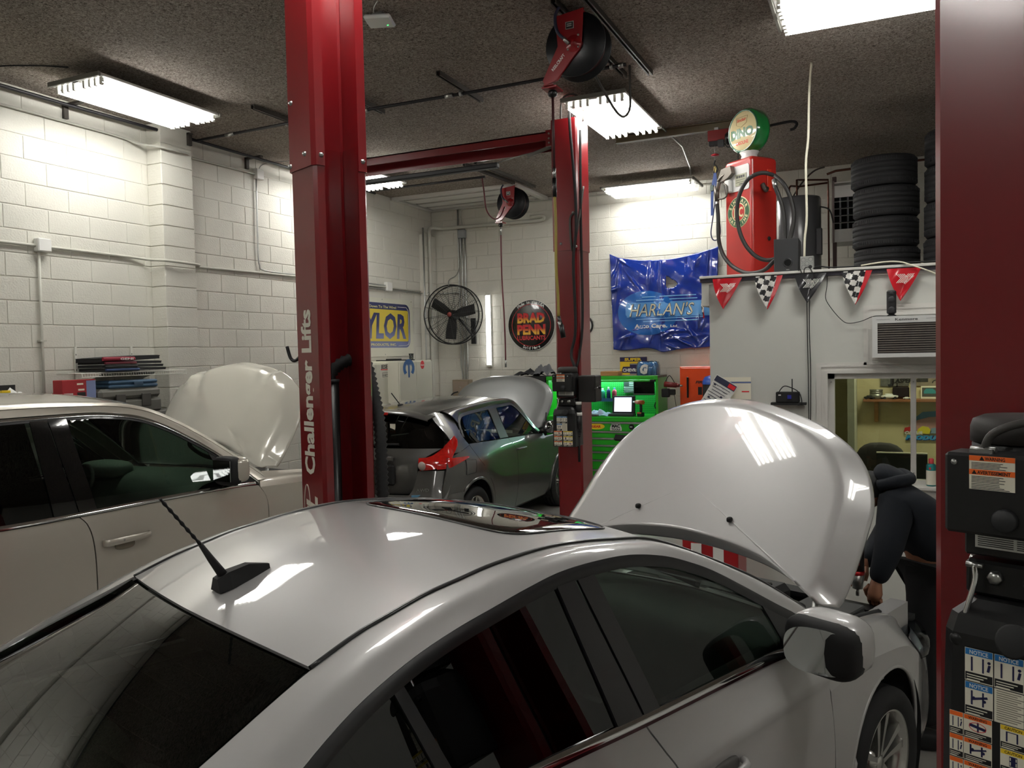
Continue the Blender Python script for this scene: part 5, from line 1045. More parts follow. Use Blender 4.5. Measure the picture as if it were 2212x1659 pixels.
panel('roof',crown(Cv,Ev,50,31),BEIGE,sv,.01,ref=(0,0,.7))
panel('windshield',crown([(-.60,0,1.795),(-.3,0,1.62),(.05,0,1.38),(.36,0,1.15)],[(-.70,-.66,1.755),(-.40,-.69,1.63),(-.05,-.74,1.39),(.22,-.79,1.16)],20,21),CARGLASS,sv,.004,ref=(0,0,.8))
b=MB(); G=crown([(p[0],0,p[2]+.004) for p in Cv[:5]],[(p[0],p[1]+.14,p[2]+.018) for p in Ev[:5]],20,15); b.grid(G); b.build('roof_glass',mat('sunroof_glass','060707',.015),sv)
FR,FI=offset2(V2x,.022,90); FC=offset2(V2x,-.0,90)[0]
for mir in MIRS:
    s=-1 if mir else 1
    A,B_=resample(V1,70),resample([(p[0],p[1],p[2]+.018) for p in V2],70)
    mid=(A*.5+B_*.5)+np.array([0,-.016,.012])
    panel('side_rail',rows([mid,A*.85+B_*.15+np.array([0,-.008,.008]),A,A+np.array([0,.05,.006])],70,8),BEIGE,sv,.012,mir=mir)
    panel('door_frame_upper',rows([B_+np.array([0,-.002,0]),B_*.5+mid*.5+np.array([0,-.003,0]),mid+np.array([0,-.003,-.006])],70,5),BEIGE,sv,.012,mir=mir)
    panel('window_trim',rows([list(onside(FR+[0,.012],YV,.002)),list(onside(FR,YV,.012)),list(onside(FR-[0,.006],YV,.010))],90,4),CHR,sv,.008,mir=mir)
    panel('window_frame',rows([list(onside(FR,YV,.004)),list(onside(FI,YV,.004))],90,3),TRIMB,sv,.01,mir=mir)
    fi=lambda a,c:[tuple(p) for p in FI if a<=p[0]<=c]
    T=fi(-1.27,-.26); panel('front_door_glass',vside(T,vbl(-1.192,-.13),[(-1.192,float(Vb(-1.192))),T[0]],[(-.13,float(Vb(-.13))),T[-1]],28,12,-.004),CARGLASS,sv,.003,mir=mir)
    T=fi(-2.3,-1.49); panel('rear_door_glass',vside(T,vbl(-2.3,-1.456),[(-2.3,float(Vb(-2.3))),T[0]],[(-1.456,float(Vb(-1.456))),T[-1]],24,12,-.004),DARKGLASS,sv,.003,mir=mir)
    T=fi(-2.72,-2.31); panel('quarter_glass',vside(T,vbl(-2.72,-2.31),[(-2.72,float(Vb(-2.72))),T[0]],[(-2.31,float(Vb(-2.31))),T[-1]],10,10,-.004),DARKGLASS,sv,.003,mir=mir)
    for (a0,a1,b0,b1) in ((-1.495,-1.392,-1.458,-1.310),(-1.385,-1.272,-1.303,-1.190)):
        panel('pillar_cover',vside([(a0,1.725),(a1,1.725)],[(b0,1.14),(b1,1.14)],[(b0,1.14),(a0,1.725)],[(b1,1.14),(a1,1.725)],6,14,.006),mat('piano_black','060607',.06,coat=1,coatr=.01),sv,.008,mir=mir)
    panel('sail_panel',vside([(-.30,1.40),(-.12,1.27),(.02,1.16)],vbl(-.20,.04,.0,5),[(-.20,1.143),(-.30,1.40)],[(.04,1.138),(.02,1.16)],8,8,.003),TRIMB,sv,.006,mir=mir)
    panel('belt_moulding',rows([list(onside(vbl(-2.7,.05,.006,50),YV,.004)),list(onside(vbl(-2.7,.05,-.006,50),YV,.014)),list(onside(vbl(-2.7,.05,-.02,50),YV,.012))],60,4),CHR,sv,.006,mir=mir)
    g=.004
    ms=[(-1.205,.25),(-1.206,.68),(-1.225,.94),(-1.256,1.054),(-1.304,1.115)]
    fs=[(.14,.25),(.165,.6),(.168,.905),(.15,1.017),(.085,1.105)]
    rs=[(-2.0,.25),(-2.02,.5),(-2.12,.75),(-2.25,.95),(-2.3,1.115)]
    fd=panel('front_door',vside(vbl(-1.304+g,.085-g,-.026),[(-1.205+g,.25),(.14-g,.25)],[(p[0]+g,p[1]) for p in ms],[(p[0]-g,p[1]) for p in fs],44,28),BEIGE,sv,.014,mir=mir)
    rd=panel('rear_door',vside(vbl(-2.3+g,-1.304-g,-.026),[(-2.0+g,.25),(-1.205-g,.25)],[(p[0]+g,p[1]) for p in rs],[(p[0]-g,p[1]) for p in ms],36,28),BEIGE,sv,.014,mir=mir)
    for dr,xh in ((fd,-1.0),(rd,-1.95)):
        y=-float(YV(xh,.92))*s; b=MB()
        G=rows([[(xh-.17,y,.905),(xh-.15,y-.035*s,.900),(xh,y-.045*s,.905),(xh+.14,y-.036*s,.91),(xh+.16,y,.915)],[(xh-.17,y,.925),(xh-.15,y-.040*s,.922),(xh,y-.050*s,.925),(xh+.14,y-.040*s,.928),(xh+.16,y,.93)],[(xh-.17,y,.94),(xh-.15,y-.033*s,.943),(xh,y-.043*s,.944),(xh+.14,y-.034*s,.944),(xh+.16,y,.943)]],24,6)
        panel('door_handle',G,BEIGE,dr,.012,ref=(xh,0,.92)); b=MB(); sq(b,(xh-.02,y+.0*s,.885),(.07,.012,.03),.7); b.build('handle_recess',mat('recess_beige','8e8676',.4),dr)
        if dr is fd: MB().lathe([(0,-.004),(.007,-.003),(.009,0)],12,axes((xh-.05,y-.046*s,.925),(1,0,0),(0,0,-1*s) if s>0 else (0,0,1))).build('lock_cylinder',STEEL,dr)
    bt=[(.14+g,.25),(.24,.28)]+arch(.76,.39,.44,190,0,16)+[(1.35,.30)]
    panel('fender',vside([(.10,1.09),(.5,1.07),(.9,1.04),(1.25,.98)],bt,[(.14+g,.25),(.168+g,.905),(.10,1.09)],[(1.35,.30),(1.38,.6),(1.25,.98)],36,20),BEIGE,sv,.014,mir=mir)
    panel('fender_top',rows([[tuple(p) for p in onside([(.10,1.09),(.5,1.07),(.9,1.04),(1.25,.98)],YV)],[(.13,-.935,1.150),(.5,-.93,1.13),(.9,-.91,1.10),(1.2,-.85,1.03)],[(.20,-.875,1.195),(.5,-.87,1.165),(.9,-.84,1.125),(1.15,-.78,1.06)]],30,8),BEIGE,sv,.012,mir=mir)
    bq=[(-2.9,.4),(-2.7,.36)]+arch(-2.22,.39,.44,180,0,16)
    panel('quarter_panel',vside([(-2.95,1.12),(-2.6,1.12),(-2.3-g,1.12)],[(-2.95,.4),(-2.7,.38)]+arch(-2.35,.39,.36,180,15,12),[(-2.95,.4),(-2.96,.8),(-2.95,1.12)],[(-2.0-g,.48),(-2.12-g,.75),(-2.25-g,.95),(-2.3-g,1.12)],30,20),BEIGE,sv,.014,mir=mir)
    for cx_ in (.76,-2.25): wheel(sv,(cx_,s*-.86,.38),-s,.38,.25,.27)
    b=MB(); sq(b,(-.215,s*-1.07,1.275),(.075,.12,.095),.5); mo=b.build('door_mirror',BEIGE,sv); b=MB(); sq(b,(-.262,s*-1.065,1.27),(.05,.118,.105),.45); b.build('mirror_housing',BLKM,mo)
    b=MB().box((-.314,s*-1.065,1.275),(.004,.19,.15)); b.build('mirror_glass',mat('mirror','d8dcdc',.02,metal=1),mo); MB().tube([(-.14,s*-.95,1.17),(-.18,s*-1.0,1.175),(-.2,s*-1.07,1.18)],.03,8).build('mirror_arm',BLKM,mo)
HV=math.radians(63); HOv=[(.10,.86),(.35,.90),(.55,.90),(.70,.84),(.82,.70),(.90,.52),(.95,.30),(.985,0),(.95,-.30),(.90,-.52),(.82,-.70),(.70,-.84),(.55,-.90),(.35,-.90),(.10,-.86),(.03,-.80),(.02,-.72),(.10,-.5),(.15,-.25),(.17,0),(.15,.25),(.10,.5),(.02,.72),(.03,.80)]
V,Fs=hood_geo(HOv,(.30,1.18),HV,crn=.07,drop=.55,n=120,c0=(.48,0),sc=(1,.985,.94,.91,.89,.82,.72,.6,.45,.3,.15,.02)); b=MB()
V2_=[]
for (x,y,z) in V:   # raised spine and pressed side creases
    a=abs(y); d=.030*math.exp(-((a-.56)/.055)**2)-.022*math.exp(-((a-.45)/.06)**2)+.016*math.exp(-((a-.72)/.04)**2); k=min(1,max(0,(z-1.20)/.2)); V2_.append((x-math.sin(HV)*d*k,y,z+math.cos(HV)*d*k))
b.add(V2_,Fs,True); b.build('hood',CRM,sv)
MB().bb((.25,-.82,.6),(1.2,.82,1.02)).build('engine_bay',EB,sv)
b=MB(); b.bb((.22,-.86,.98),(.42,.86,1.08)); b.build('cowl',EB,sv)
for s in (-1,1): MB().tube([(.30,s*.80,1.06),(.32,s*.80,1.2)],.014,6).build('hood_hinge',GALV,sv)
bumper('front_bumper',sv,[(1.2,-.90),(1.38,-.78),(1.48,-.45),(1.52,0),(1.48,.45),(1.38,.78),(1.2,.90)],[(.98,.93,-.1),(.75,1,0),(.5,1,0),(.28,.97,-.03)],BEIGE)
MB().bb((-2.95,-.80,.35),(-2.9,.80,1.75)).build('rear_gate',BEIGE,sv)
MB().bb((-2.85,-.9,.28),(.2,.9,.34)).build('floor_pan',CABIN,sv)
b=MB()
for s in (-1,1): b.bb((-2.7,s*.86-.03,.34),(-.1,s*.86+.03,1.12))
b.build('door_trim',CABIN,sv)
DASH=mat('dash_green_grey','747d76',.7)
G=rows([[(.30,-.84,1.12),(.34,0,1.14),(.30,.84,1.12)],[(-.10,-.84,1.17),(-.06,0,1.19),(-.10,.84,1.17)],[(-.34,-.84,1.14),(-.30,0,1.16),(-.34,.84,1.14)],[(-.42,-.84,.98),(-.38,0,.98),(-.42,.84,.98)],[(-.30,-.84,.7),(-.28,0,.7),(-.30,.84,.7)]],30,16); MB().grid(G).build('dashboard',DASH,sv)
b=MB(); sq(b,(-.30,.42,1.20),(.14,.24,.07),.6); b.build('instrument_hood',DASH,sv)
b=MB(); b.T=Matrix.Translation((-.56,.42,1.08))@Matrix.Rotation(-1.1,4,'Y'); b.tube([(.19*math.cos(a),.19*math.sin(a),0) for a in np.linspace(0,2*PI,29)[:-1]],.017,8,closed=True); sq(b,(0,0,-.01),(.07,.07,.03),.7); b.box((0,0,-.01),(.05,.34,.02)); b.build('steering_wheel',BLKM,sv)
for y in (-.42,.42): seat(sv,-1.30,y,z=.80,h=.60,w_=.28,lean=-.3,m=CABIN)
b=MB(); sq(b,(-2.1,0,.80),(.25,.7,.1),.4); s_=b.build('rear_bench',CABIN,sv); b=MB(); sq(b,(-2.35,0,1.15),(.1,.7,.33),.4,Matrix.Rotation(-.35,3,'Y')); b.build('backrest',CABIN,s_)
b=MB(); sq(b,(-.52,.05,1.64),(.02,.13,.04),.5); b.cyl((-.50,.05,1.67),(-.47,.05,1.72),.02,8); b.build('inner_mirror',BLKM,sv)
b=MB(); b.tube(smooth_path([(-.36,-.78,1.50),(-.33,-.74,1.44),(-.22,-.74,1.36),(-.12,-.79,1.32)],5),.016,8); b.build('grab_handle',CABING,sv)
G=crown([(p[0],p[1],p[2]-.05) for p in Cv],[(p[0],p[1]+.04,p[2]-.06) for p in Ev],20,13); MB().grid(G).build('headliner',CABING,sv)
# ================================================================ BACK WALL
YW=11.5
# wall fan
t=thing('wall_fan','large black caged wall fan with three blades in the back corner','wall fan',(-6.11,11.02,2.70),.12)
b=MB()
for r,y in ((.46,.0),(.46,.16)): b.tube([(r*math.cos(a),y,r*math.sin(a)) for a in np.linspace(0,2*PI,49)[:-1]],.010,6,closed=True)
b.build('cage_ring',BLKM,t)
def guard(nm,y,dy):
    b=MB()
    for r in np.linspace(.08,.44,13): b.tube([(r*math.cos(a),y+dy*(1-(r/.46)**2),r*math.sin(a)) for a in np.linspace(0,2*PI,37)[:-1]],.0017,4,closed=True)
    for k in range(16):
        a=2*PI*k/16+.1; b.tube([(r*math.cos(a),y+dy*(1-(r/.46)**2),r*math.sin(a)) for r in (.05,.2,.35,.46)],.003,4)
    b.build(nm,mat('guard_wire','2a2a28',.5),t)
guard('front_guard',0,-.06); guard('rear_guard',.16,.04)
for a0 in (148,12,264):
    a=math.radians(a0); ca,sa=math.cos(a),math.sin(a); b=MB(); G=[]
    for r in np.linspace(.05,.385,6):
        row=[]
        for u in np.linspace(-.5,.5,5):
            wd=.085+.075*min(1,r/.2); x=r*ca-u*wd*sa; z=r*sa+u*wd*ca; row.append((x,.06+u*.05-.02*(1-4*u*u),z))
        G.append(row)
    b.grid(G); b.build('blade',BLKM,t)
MB().lathe([(0,-.07),(.035,-.07),(.05,-.05),(.05,.0),(.07,.02),(.075,.2),(.06,.23),(0,.23)],20,axes((0,0.0,0),(1,0,0),(0,0,1),(0,1,0))).build('motor',BLKM,t)
MB().lathe([(0,0),(.036,0),(.036,.004),(0,.004)],20,axes((0,-.077,0),(1,0,0),(0,0,1),(0,1,0))).build('badge',mat('badge_red','8c3a34',.4),t)
b=MB().tube([(0,.2,0),(.12,.30,-.18),(.21,.40,-.34)],.018,8); b.build('arm',BLKM,t); MB().bb((.17,.40,-.46),(.25,.43,-.05),ch=.004).build('wall_bracket',BLKM,t)
cable('fan_cable',[(-6.13,11.0,3.16),(-6.17,11.1,3.25),(-6.14,11.3,3.35),(-6.15,11.45,3.6),(-6.16,11.46,4.0)],.009,GALV,'flexible metal cable feeding the wall fan')
# round sign
t=thing('round_sign','round black tin sign reading BRAD PENN LUBRICANTS on back wall','sign',(-4.952,11.485,2.503))
MB().lathe([(0,-.012),(.385,-.012),(.392,-.008),(.392,0)],64,axes((0,0,0),(1,0,0),(0,0,1),(0,1,0))).build('disc',mat('sign_black','131313',.25,coat=.6),t)
MB().tube([(.325*math.cos(a),-.0125,.325*math.sin(a)) for a in np.linspace(0,2*PI,73)[:-1]],.0035,4,closed=True).build('red_ring',LRED,t)
MB().tube([(.392*math.cos(a),-.008,.392*math.sin(a)) for a in np.linspace(0,2*PI,73)[:-1]],.004,4,closed=True).build('edge_ring',WHITE,t)
def gradmat(name,c0,c1,axis=2,p0=.25,p1=.75):
    m=bpy.data.materials.new(name); m.use_nodes=True; nt=m.node_tree; b=nt.nodes['Principled BSDF']; tc=nt.nodes.new('ShaderNodeTexCoord'); sx=nt.nodes.new('ShaderNodeSeparateXYZ'); cr=nt.nodes.new('ShaderNodeValToRGB')
    cr.color_ramp.elements[0].position=p0; cr.color_ramp.elements[0].color=(*rgb(c0),1); cr.color_ramp.elements[1].position=p1; cr.color_ramp.elements[1].color=(*rgb(c1),1)
    nt.links.new(tc.outputs['Generated'],sx.inputs[0]); nt.links.new(sx.outputs[axis],cr.inputs[0]); nt.links.new(cr.outputs[0],b.inputs['Base Color']); b.inputs['Roughness'].default_value=.4; return m
YR=gradmat('print_yellow_red','f0c040','c8242c',2,.15,.6)
b=MB(); b.text('BRAD',faceB((0,-.0140,.045)),.20,bold=.045,align='C',width=.46); b.build('lettering',YR,t)
b=MB(); b.text('PENN',faceB((0,-.0140,-.135)),.20,bold=.045,align='C',width=.47); b.build('lettering',YR,t)
b=MB(); b.text('LUBRICANTS',faceB((0,-.0135,-.225)),.088,bold=.035,align='C',width=.48); b.build('lettering',mat('print_red','c8323a',.4),t)
b=MB(); b.text('BRAD',faceB((.004,-.0128,.040)),.206,bold=.075,align='C',width=.48); b.text('PENN',faceB((.004,-.0128,-.140)),.206,bold=.075,align='C',width=.49); b.build('lettering_outline',mat('print_dark_red','6a1a1c',.4),t)
b=MB(); b.arc_text('Made in the USA',axes((0,-.0128,0),(1,0,0),(0,0,1)),.337,128,52,.066,bold=.02); b.arc_text('Sold Here',axes((0,-.0128,0),(1,0,0),(0,0,1)),.375,246,294,.066,bold=.02,flip=True); b.build('rim_lettering',WHITE,t)
# little wall clock behind the middle post
t=thing('wall_clock','small round clock mostly hidden behind the middle post','clock',(-4.09,11.49,2.47))
MB().lathe([(0,-.02),(.125,-.02),(.13,-.03),(.145,-.03),(.15,-.02),(.15,0)],32,axes((0,0,0),(1,0,0),(0,0,1),(0,1,0))).build('rim',BLKM,t); MB().lathe([(0,-.022),(.125,-.022)],32,axes((0,0,0),(1,0,0),(0,0,1),(0,1,0))).build('face',WHITE,t)
b=MB().box((.03,-.024,.02),(.07,.002,.006),Matrix.Rotation(-.6,3,'Y')); b.box((-.01,-.024,.03),(.006,.002,.07)); b.build('hand',LBLACK,t)
# blue crumpled bonnet hung as a sign
def bx(X): return -3.654+(X-320)*.001623
def bz(X,Y): k=.000131*(1060-Y)/855; return 3.506-(Y-205)*.00165+((X-320)*k if False else -(X-320)*k)
BX=lambda X,Y:(bx(X),bz(X,Y))
random.seed(11)
RID=[]
for (x,y,l,a,w_,h) in [(400,300,90,1.3,10,.020),(440,270,60,-.6,9,.02),(700,400,150,1.5,22,.022),(775,300,80,1.45,8,.016),(1025,270,60,1.5,8,.018),(1110,260,90,1.2,18,.014),(1215,300,160,1.5,7,.02),(400,450,220,1.45,12,.02),(360,520,60,.3,14,.028),(360,390,40,1.2,12,.02),(540,450,90,-.9,8,.014),(870,520,50,1.4,7,.02),(800,600,330,1.57,26,.022),(470,950,60,.3,9,.03),(500,960,40,1.3,7,.026),(700,960,50,1.2,7,.024),(790,960,60,1.5,8,.03),(840,925,60,.5,9,.03),(900,905,120,.05,9,.02),(980,1000,80,-.5,10,.04),(1060,930,70,-1.0,12,.034),(1150,850,50,1.3,8,.028),(1120,800,70,1.5,9,.03),(900,1050,70,-.4,8,.02),(1170,1000,50,.9,9,.02),(640,880,120,.05,14,.012),(1000,960,160,.12,14,.02),(430,1010,50,1.1,5,.018)]:
    RID.append((x,y,l,a,w_,h))
def bdisp(X,Y):
    d=.045+.03*math.cos((X-800)/520*1.4)
    for (x,y,l,a,w_,h) in RID:
        dx,dy=X-x,-(Y-y); u=dx*math.cos(a)+dy*math.sin(a); v=-dx*math.sin(a)+dy*math.cos(a)
        q=(u/l)**2+(v/w_)**2
        if q<9: d+=h*math.exp(-q)*(1 if int(x)%2==0 else -1)
    d+=.006*math.sin(X*.021+Y*.013)+.004*math.sin(Y*.031-X*.017)
    return d
def bpt(X,Y,o=0): x,z=BX(X,Y); return (x,YW-bdisp(X,Y)-o,z)
topc=resample([(320,205),(400,235),(500,250),(650,258),(750,255),(900,240),(1050,205),(1200,160),(1295,122)],111)
botc=resample([(343,1058),(420,1068),(520,1064),(640,1052),(720,1062),(800,1092),(880,1080),(980,1066),(1100,1062),(1260,1050)],111)
G=np.array([[topc[j]*(1-t_)+botc[j]*t_ for j in range(111)] for t_ in np.linspace(0,1,96)])
V=[bpt(*G[i,j]) for i in range(96) for j in range(111)]; Fs=[]
def inhole(X,Y): return 840<X<945 and 402<Y<508 and (Y-400)>(X-840)*.68-6 and (508-Y)>(X-905)*.95
for i in range(95):
    for j in range(110):
        c=(G[i,j]+G[i+1,j+1])/2
        if not inhole(*c): Fs.append((i*111+j,(i+1)*111+j,(i+1)*111+j+1,i*111+j+1))
bn=thing('bonnet_sign',"crumpled blue car bonnet hung on back wall, lettered HARLAN'S Auto Care",'sign')
b=MB(); b.add(V,Fs,True); o=b.build('bonnet_skin',mat('bonnet_blue','12308f',.16,coat=1,coatr=.03,spec=.6),bn)
m=o.modifiers.new('s','SOLIDIFY'); m.thickness=.006; m.offset=-1
OV=mat('oval_blue','1d62b4',.16,coat=1,coatr=.03); SKY=mat('stripe_blue','5f9bd8',.18,coat=1,coatr=.03); LSK=mat('line_blue','79b6ea',.2,coat=1)
b=MB(); G=[[bpt(665+275*r*math.cos(a),735+200*r*math.sin(a),.0022) for a in np.linspace(0,2*PI,73)] for r in (0.02,.25,.5,.75,1)]; b.grid(G); b.build('oval',OV,bn)
b=MB(); G=[[bpt(465+ (10 if t_<.1 or t_>.9 else 0)+(1235-465)*u,645+ (130)*t_ -(30*u if t_<.5 else 15*u),.004) for u in np.linspace(0,1,50)] for t_ in np.linspace(0,1,12)]; b.grid(G); b.build('stripe',SKY,bn)
b=MB()
for (xa,ya,xb,yb) in ((620,592,1100,568),(565,622,1110,598),(560,792,1165,770),(625,812,1125,798)): b.grid([[bpt(xa+(xb-xa)*u,ya+(yb-ya)*u+dy,.0045) for u in np.linspace(0,1,40)] for dy in (-4,4)])
b.build('pinstripe',LSK,bn)
def onb(X0,Y0,slope,off): 
    def f(p): return Vector(bpt(X0+p.x,Y0+slope*p.x-p.y,off))
    return f
b=MB(); b.text("HARLAN'S",Matrix.Identity(4),158,bold=.028,italic=.28,width=585,fn=onb(500,768,-.03,.0055)); b.build('lettering_outline',mat('ink_navy','20345f',.4),bn)
b=MB(); b.text("HARLAN'S",Matrix.Identity(4),158,bold=-.004,italic=.28,width=580,fn=onb(502,766,-.03,.008)); b.build('lettering',mat('print_cream','d8d4b8',.4),bn)
b=MB(); b.text("Auto Care.",Matrix.Identity(4),50,bold=.03,width=300,fn=onb(545,872,-.02,.006)); b.text("Ltd",Matrix.Identity(4),30,bold=.02,width=58,fn=onb(872,864,0,.006)); b.build('lettering',WHITE,bn)
# green tool chest with hutch
GRN=mat('tool_green','31b52c',.32,coat=.5,coatr=.1); GRND=mat('pegboard_green','1b9038',.45)
hx0,hx1=-4.50,-2.83
t=thing('tool_chest','bright green tool chest with lit pegboard hutch against back wall','tool chest',(0,0,0))
b=MB().bb((hx0,10.92,.12),(hx1,YW-.03,1.12)); b.build('chest_body',mat('chest_black','161616',.5),t)
strips=[1.065,.932,.836,.735,.64,.52,.38,.24]
zt_=[1.145]+[s-.006 for s in strips]
MB().bb((hx0-.01,10.885,1.075),(hx1+.01,YW-.03,1.145),ch=.006).build('top_tray',GRN,t)
for k in range(len(strips)-1):
    dr=MB().bb((hx0+.01,10.895,strips[k+1]+.008),(hx1-.01,10.925,strips[k]-.012),ch=.004).build('drawer',GRN,t)
    MB().bb((hx0+.01,10.882,strips[k]-.018),(hx1-.01,10.905,strips[k]+.006),ch=.003).build('drawer_handle',GALV,dr)
MB().bb((hx0+.08,10.885,.0),(hx1-.08,YW-.05,.12)).build('plinth',BLKM,t)
b=MB(); b.bb((hx1-.035,10.95,1.145),(hx1,YW-.03,1.715)); b.build('hutch_side',GRN,t); MB().bb((hx0,10.95,1.145),(hx0+.035,YW-.03,1.715)).build('hutch_side',GRN,t)
MB().bb((hx0,10.95,1.69),(hx1,YW-.03,1.72)).build('hutch_top',mat('top_liner','6b6a62',.7),t); MB().bb((hx0,10.935,1.665),(hx1,10.96,1.722),ch=.004).build('hutch_rail',GRN,t)
b=MB().bb((hx0+.1,10.90,1.64),(hx1-.10,10.94,1.664),ch=.004); b.build('light_bar',GRN,t); MB().bb((hx1-.10,10.895,1.637),(hx1-.03,10.945,1.667),ch=.004).build('light_bar_end',BLKM,t)
pb=MB().bb((hx0+.03,YW-.06,1.145),(hx1-.03,YW-.04,1.69)).build('pegboard',GRND,t)
b=MB()
for i in range(54):
    for j in range(18):
        x=hx0+.05+i*.0295; z=1.17+j*.029; b.bb((x-.004,YW-.0615,z-.004),(x+.004,YW-.0595,z+.004))
o=b.build('peg_holes',BLKM,pb); o['kind']='stuff'
MB().bb((hx0+.15,11.30,1.675),(hx1-.1,11.33,1.688)).build('led_strip',mat('led_cool','ffffff',.5,emit=(.62,1,.93),es=38),t)
b=MB(); b.cur=0; b.poly([(.16*math.cos(a)*.78,.045*math.sin(a)) for a in np.linspace(0,2*PI,29)[:-1]],.0008,faceB((-3.72,10.894,1.005))); b.cur=1; b.text('GEAR',faceB((-3.79,10.892,.988)),.045,bold=.04,width=.14); 
dr0=[c for c in t.children if c.name.startswith('drawer')][0]
b.build('oval_sticker',[YEL,LRED],dr0)
b=MB(); b.cur=0; b.poly([(-.085,-.05),(.085,-.05),(.085,-.01),(.06,.045),(.0,.062),(-.06,.045),(-.085,-.01)],.0008,faceB((-3.43,10.894,1.0))); b.cur=1; b.text('MAC',faceB((-3.43,10.892,.995)),.06,bold=.06,align='C',width=.12); b.text('TOOLS',faceB((-3.43,10.892,.957)),.036,bold=.05,align='C',width=.13); b.build('badge_sticker',[WHITE,LBLACK],dr0)
b=MB(); b.cur=0; b.poly([(.04*math.cos(a),.04*math.sin(a)) for a in np.linspace(0,2*PI,21)[:-1]],.0008,faceB((-3.20,10.894,1.005))); b.cur=1; b.bb((-3.225,10.891,1.0),(-3.19,10.893,1.012)); b.build('round_sticker',[LBLACK,WHITE],dr0)
# things in and on the hutch
t=thing('tin_sign','yellow and blue tin sign reading SUPER CHEVROLET above the tool chest','sign',(-3.335,11.49,1.72))
b=MB().bb((-.20,-.006,0),(.21,0,.26)); b.build('panel',YEL,t)
b=MB().bb((-.20,-.008,.195),(.21,-.006,.26)); b.poly([(-.185,.03),(-.05,.03),(-.05,.005),(.10,.005),(.10,.03),(.24-.03,.03),(.21,.10),(.10,.10),(.10,.165),(-.05,.165),(-.05,.12),(-.155,.12)],.0008,faceB((0,-.0075,0))); b.build('dark_band',mat('sign_navy','2a2450',.4),t)
b=MB(); b.text('SUPER',faceB((-.13,-.0095,.207)),.055,bold=.05,width=.26); b.build('lettering',YEL,t); b=MB(); b.text('CHEVROLET',faceB((-.16,-.0095,.048)),.062,bold=.05,width=.36); b.tube([(-.045,-.0095,.012),(.095,-.0095,.012)],.003,4); b.tube([(-.045,-.0095,.155),(.095,-.0095,.155)],.003,4); b.build('lettering',WHITE,t)
t=thing('water_bottle_pack','plastic-wrapped blue pack of water bottles on top of green tool chest','bottle pack',(-3.03,11.2,1.722))
WB=mat('wrap_blue','9cc6e6',.18,coat=1,var=.25,vscale=25); 
b=MB()
for i in range(4):
    for j in range(3): b.lathe([(0,0),(.032,.0),(.034,.01),(.034,.13),(.02,.165),(.012,.185),(0,.185)],10,Matrix.Translation((-.11+.072*i,-.07+.07*j,0)))
b.build('bottles',WB,t)
b=MB(); G=[]
for t_,zz,ins in ((0,.002,0),(1,.08,-.004),(2,.14,.0),(3,.185,.02),(4,.196,.06)):
    G.append([((.155-ins)*sp(math.cos(a),.35)+.004*math.sin(9*a+t_),(.115-ins)*sp(math.sin(a),.35)+.004*math.cos(11*a+t_*2),zz+.006*math.sin(7*a+t_)) for a in np.linspace(0,2*PI,49)])
b.grid(G); b.add(G[-1][:-1],[tuple(range(48))]); b.build('shrink_wrap',glass('wrap_film','bcd8ee',2.2,.08),t)
b=MB(); b.text('G',axes((-.09,-.124,.03),(1,0,0),(0,0,1)),.17,bold=.07,italic=.2,width=.12); b.build('print_swoosh',WHITE,t)
one('cardboard_box',lambda b:b.bb((-3.68,11.0,1.722),(-3.42,11.22,1.785),ch=.003),mat('cardboard','b58454',.8),'flat brown cardboard box lying on top of green tool chest','box')
def bottle(x,y,z,h,r,m,cap,label,group):
    t=thing('spray_bottle',label,'bottle',(x,y,z),0,group); MB().lathe([(0,0),(r,0),(r,h*.72),(r*.6,h*.82),(r*.35,h*.86)],14).build('body',m,t); MB().lathe([(r*.4,h*.84),(r*.42,h),(0,h)],12).build('cap',cap,t)
SZ=1.36
sh_=thing('pegboard_shelf','black wire shelf of bottles on the green pegboard','shelf',(-3.62,11.30,SZ-.02)); MB().bb((-.17,-.08,0),(.17,.13,.012)).build('tray',BLKM,sh_); MB().bb((-.17,-.085,0),(.17,-.078,.05)).build('front_rail',mat('rail_blue','2b5a8f',.5),sh_)
bottle(-3.75,11.30,SZ,.17,.036,mat('bottle_teal','3fb7a6',.3),WHITE,'teal bottle, left one on the pegboard shelf','bottles on the pegboard shelf')
bottle(-3.66,11.30,SZ,.19,.030,mat('bottle_navy','25407c',.35),WHITE,'dark blue can, middle one on the pegboard shelf','bottles on the pegboard shelf')
bottle(-3.57,11.30,SZ,.18,.034,mat('bottle_rw','d64a6a',.3),mat('cap_blue','3c7bd0',.4),'red and blue can, right one on the pegboard shelf','bottles on the pegboard shelf')
t=thing('flag_plate','small grey flag plate hanging on the green pegboard','plate',(-3.38,11.42,1.46)); MB().bb((-.08,-.006,0),(.10,0,.19)).build('plate',mat('plate_grey','8d9a94',.4),t)
b=MB().bb((-.08,-.009,.10),(.0,-.006,.19)); [b.bb((-.08,-.009,.01+.026*k),(.10,-.006,.02+.026*k)) for k in range(4)]; [b.bb((.0,-.009,.114+.026*k),(.10,-.006,.124+.026*k)) for k in range(3)]; b.build('stripes',mat('plate_dark','1c2a26',.5),t)
t=thing('monitor','small black monitor hanging in the green hutch','monitor',(-3.12,11.30,1.43)); MB().bb((-.155,-.03,0),(.155,.0,.21),ch=.005).build('case',BLKM,t); MB().bb((-.14,-.032,.03),(.14,-.03,.195)).build('screen',mat('screen_off','04050a',.08),t); MB().bb((-.155,-.033,.012),(.155,-.03,.02)).build('silver_edge',GALV,t)
t=thing('tablet_computer','rugged tablet with bright screen propped on the green tool chest','tablet',(-3.37,11.08,1.147),.05); b=MB().box((0,.03,.155),(.33,.03,.26),Matrix.Rotation(-.18,3,'X'),ch=.01); b.build('case',BLKM,t)
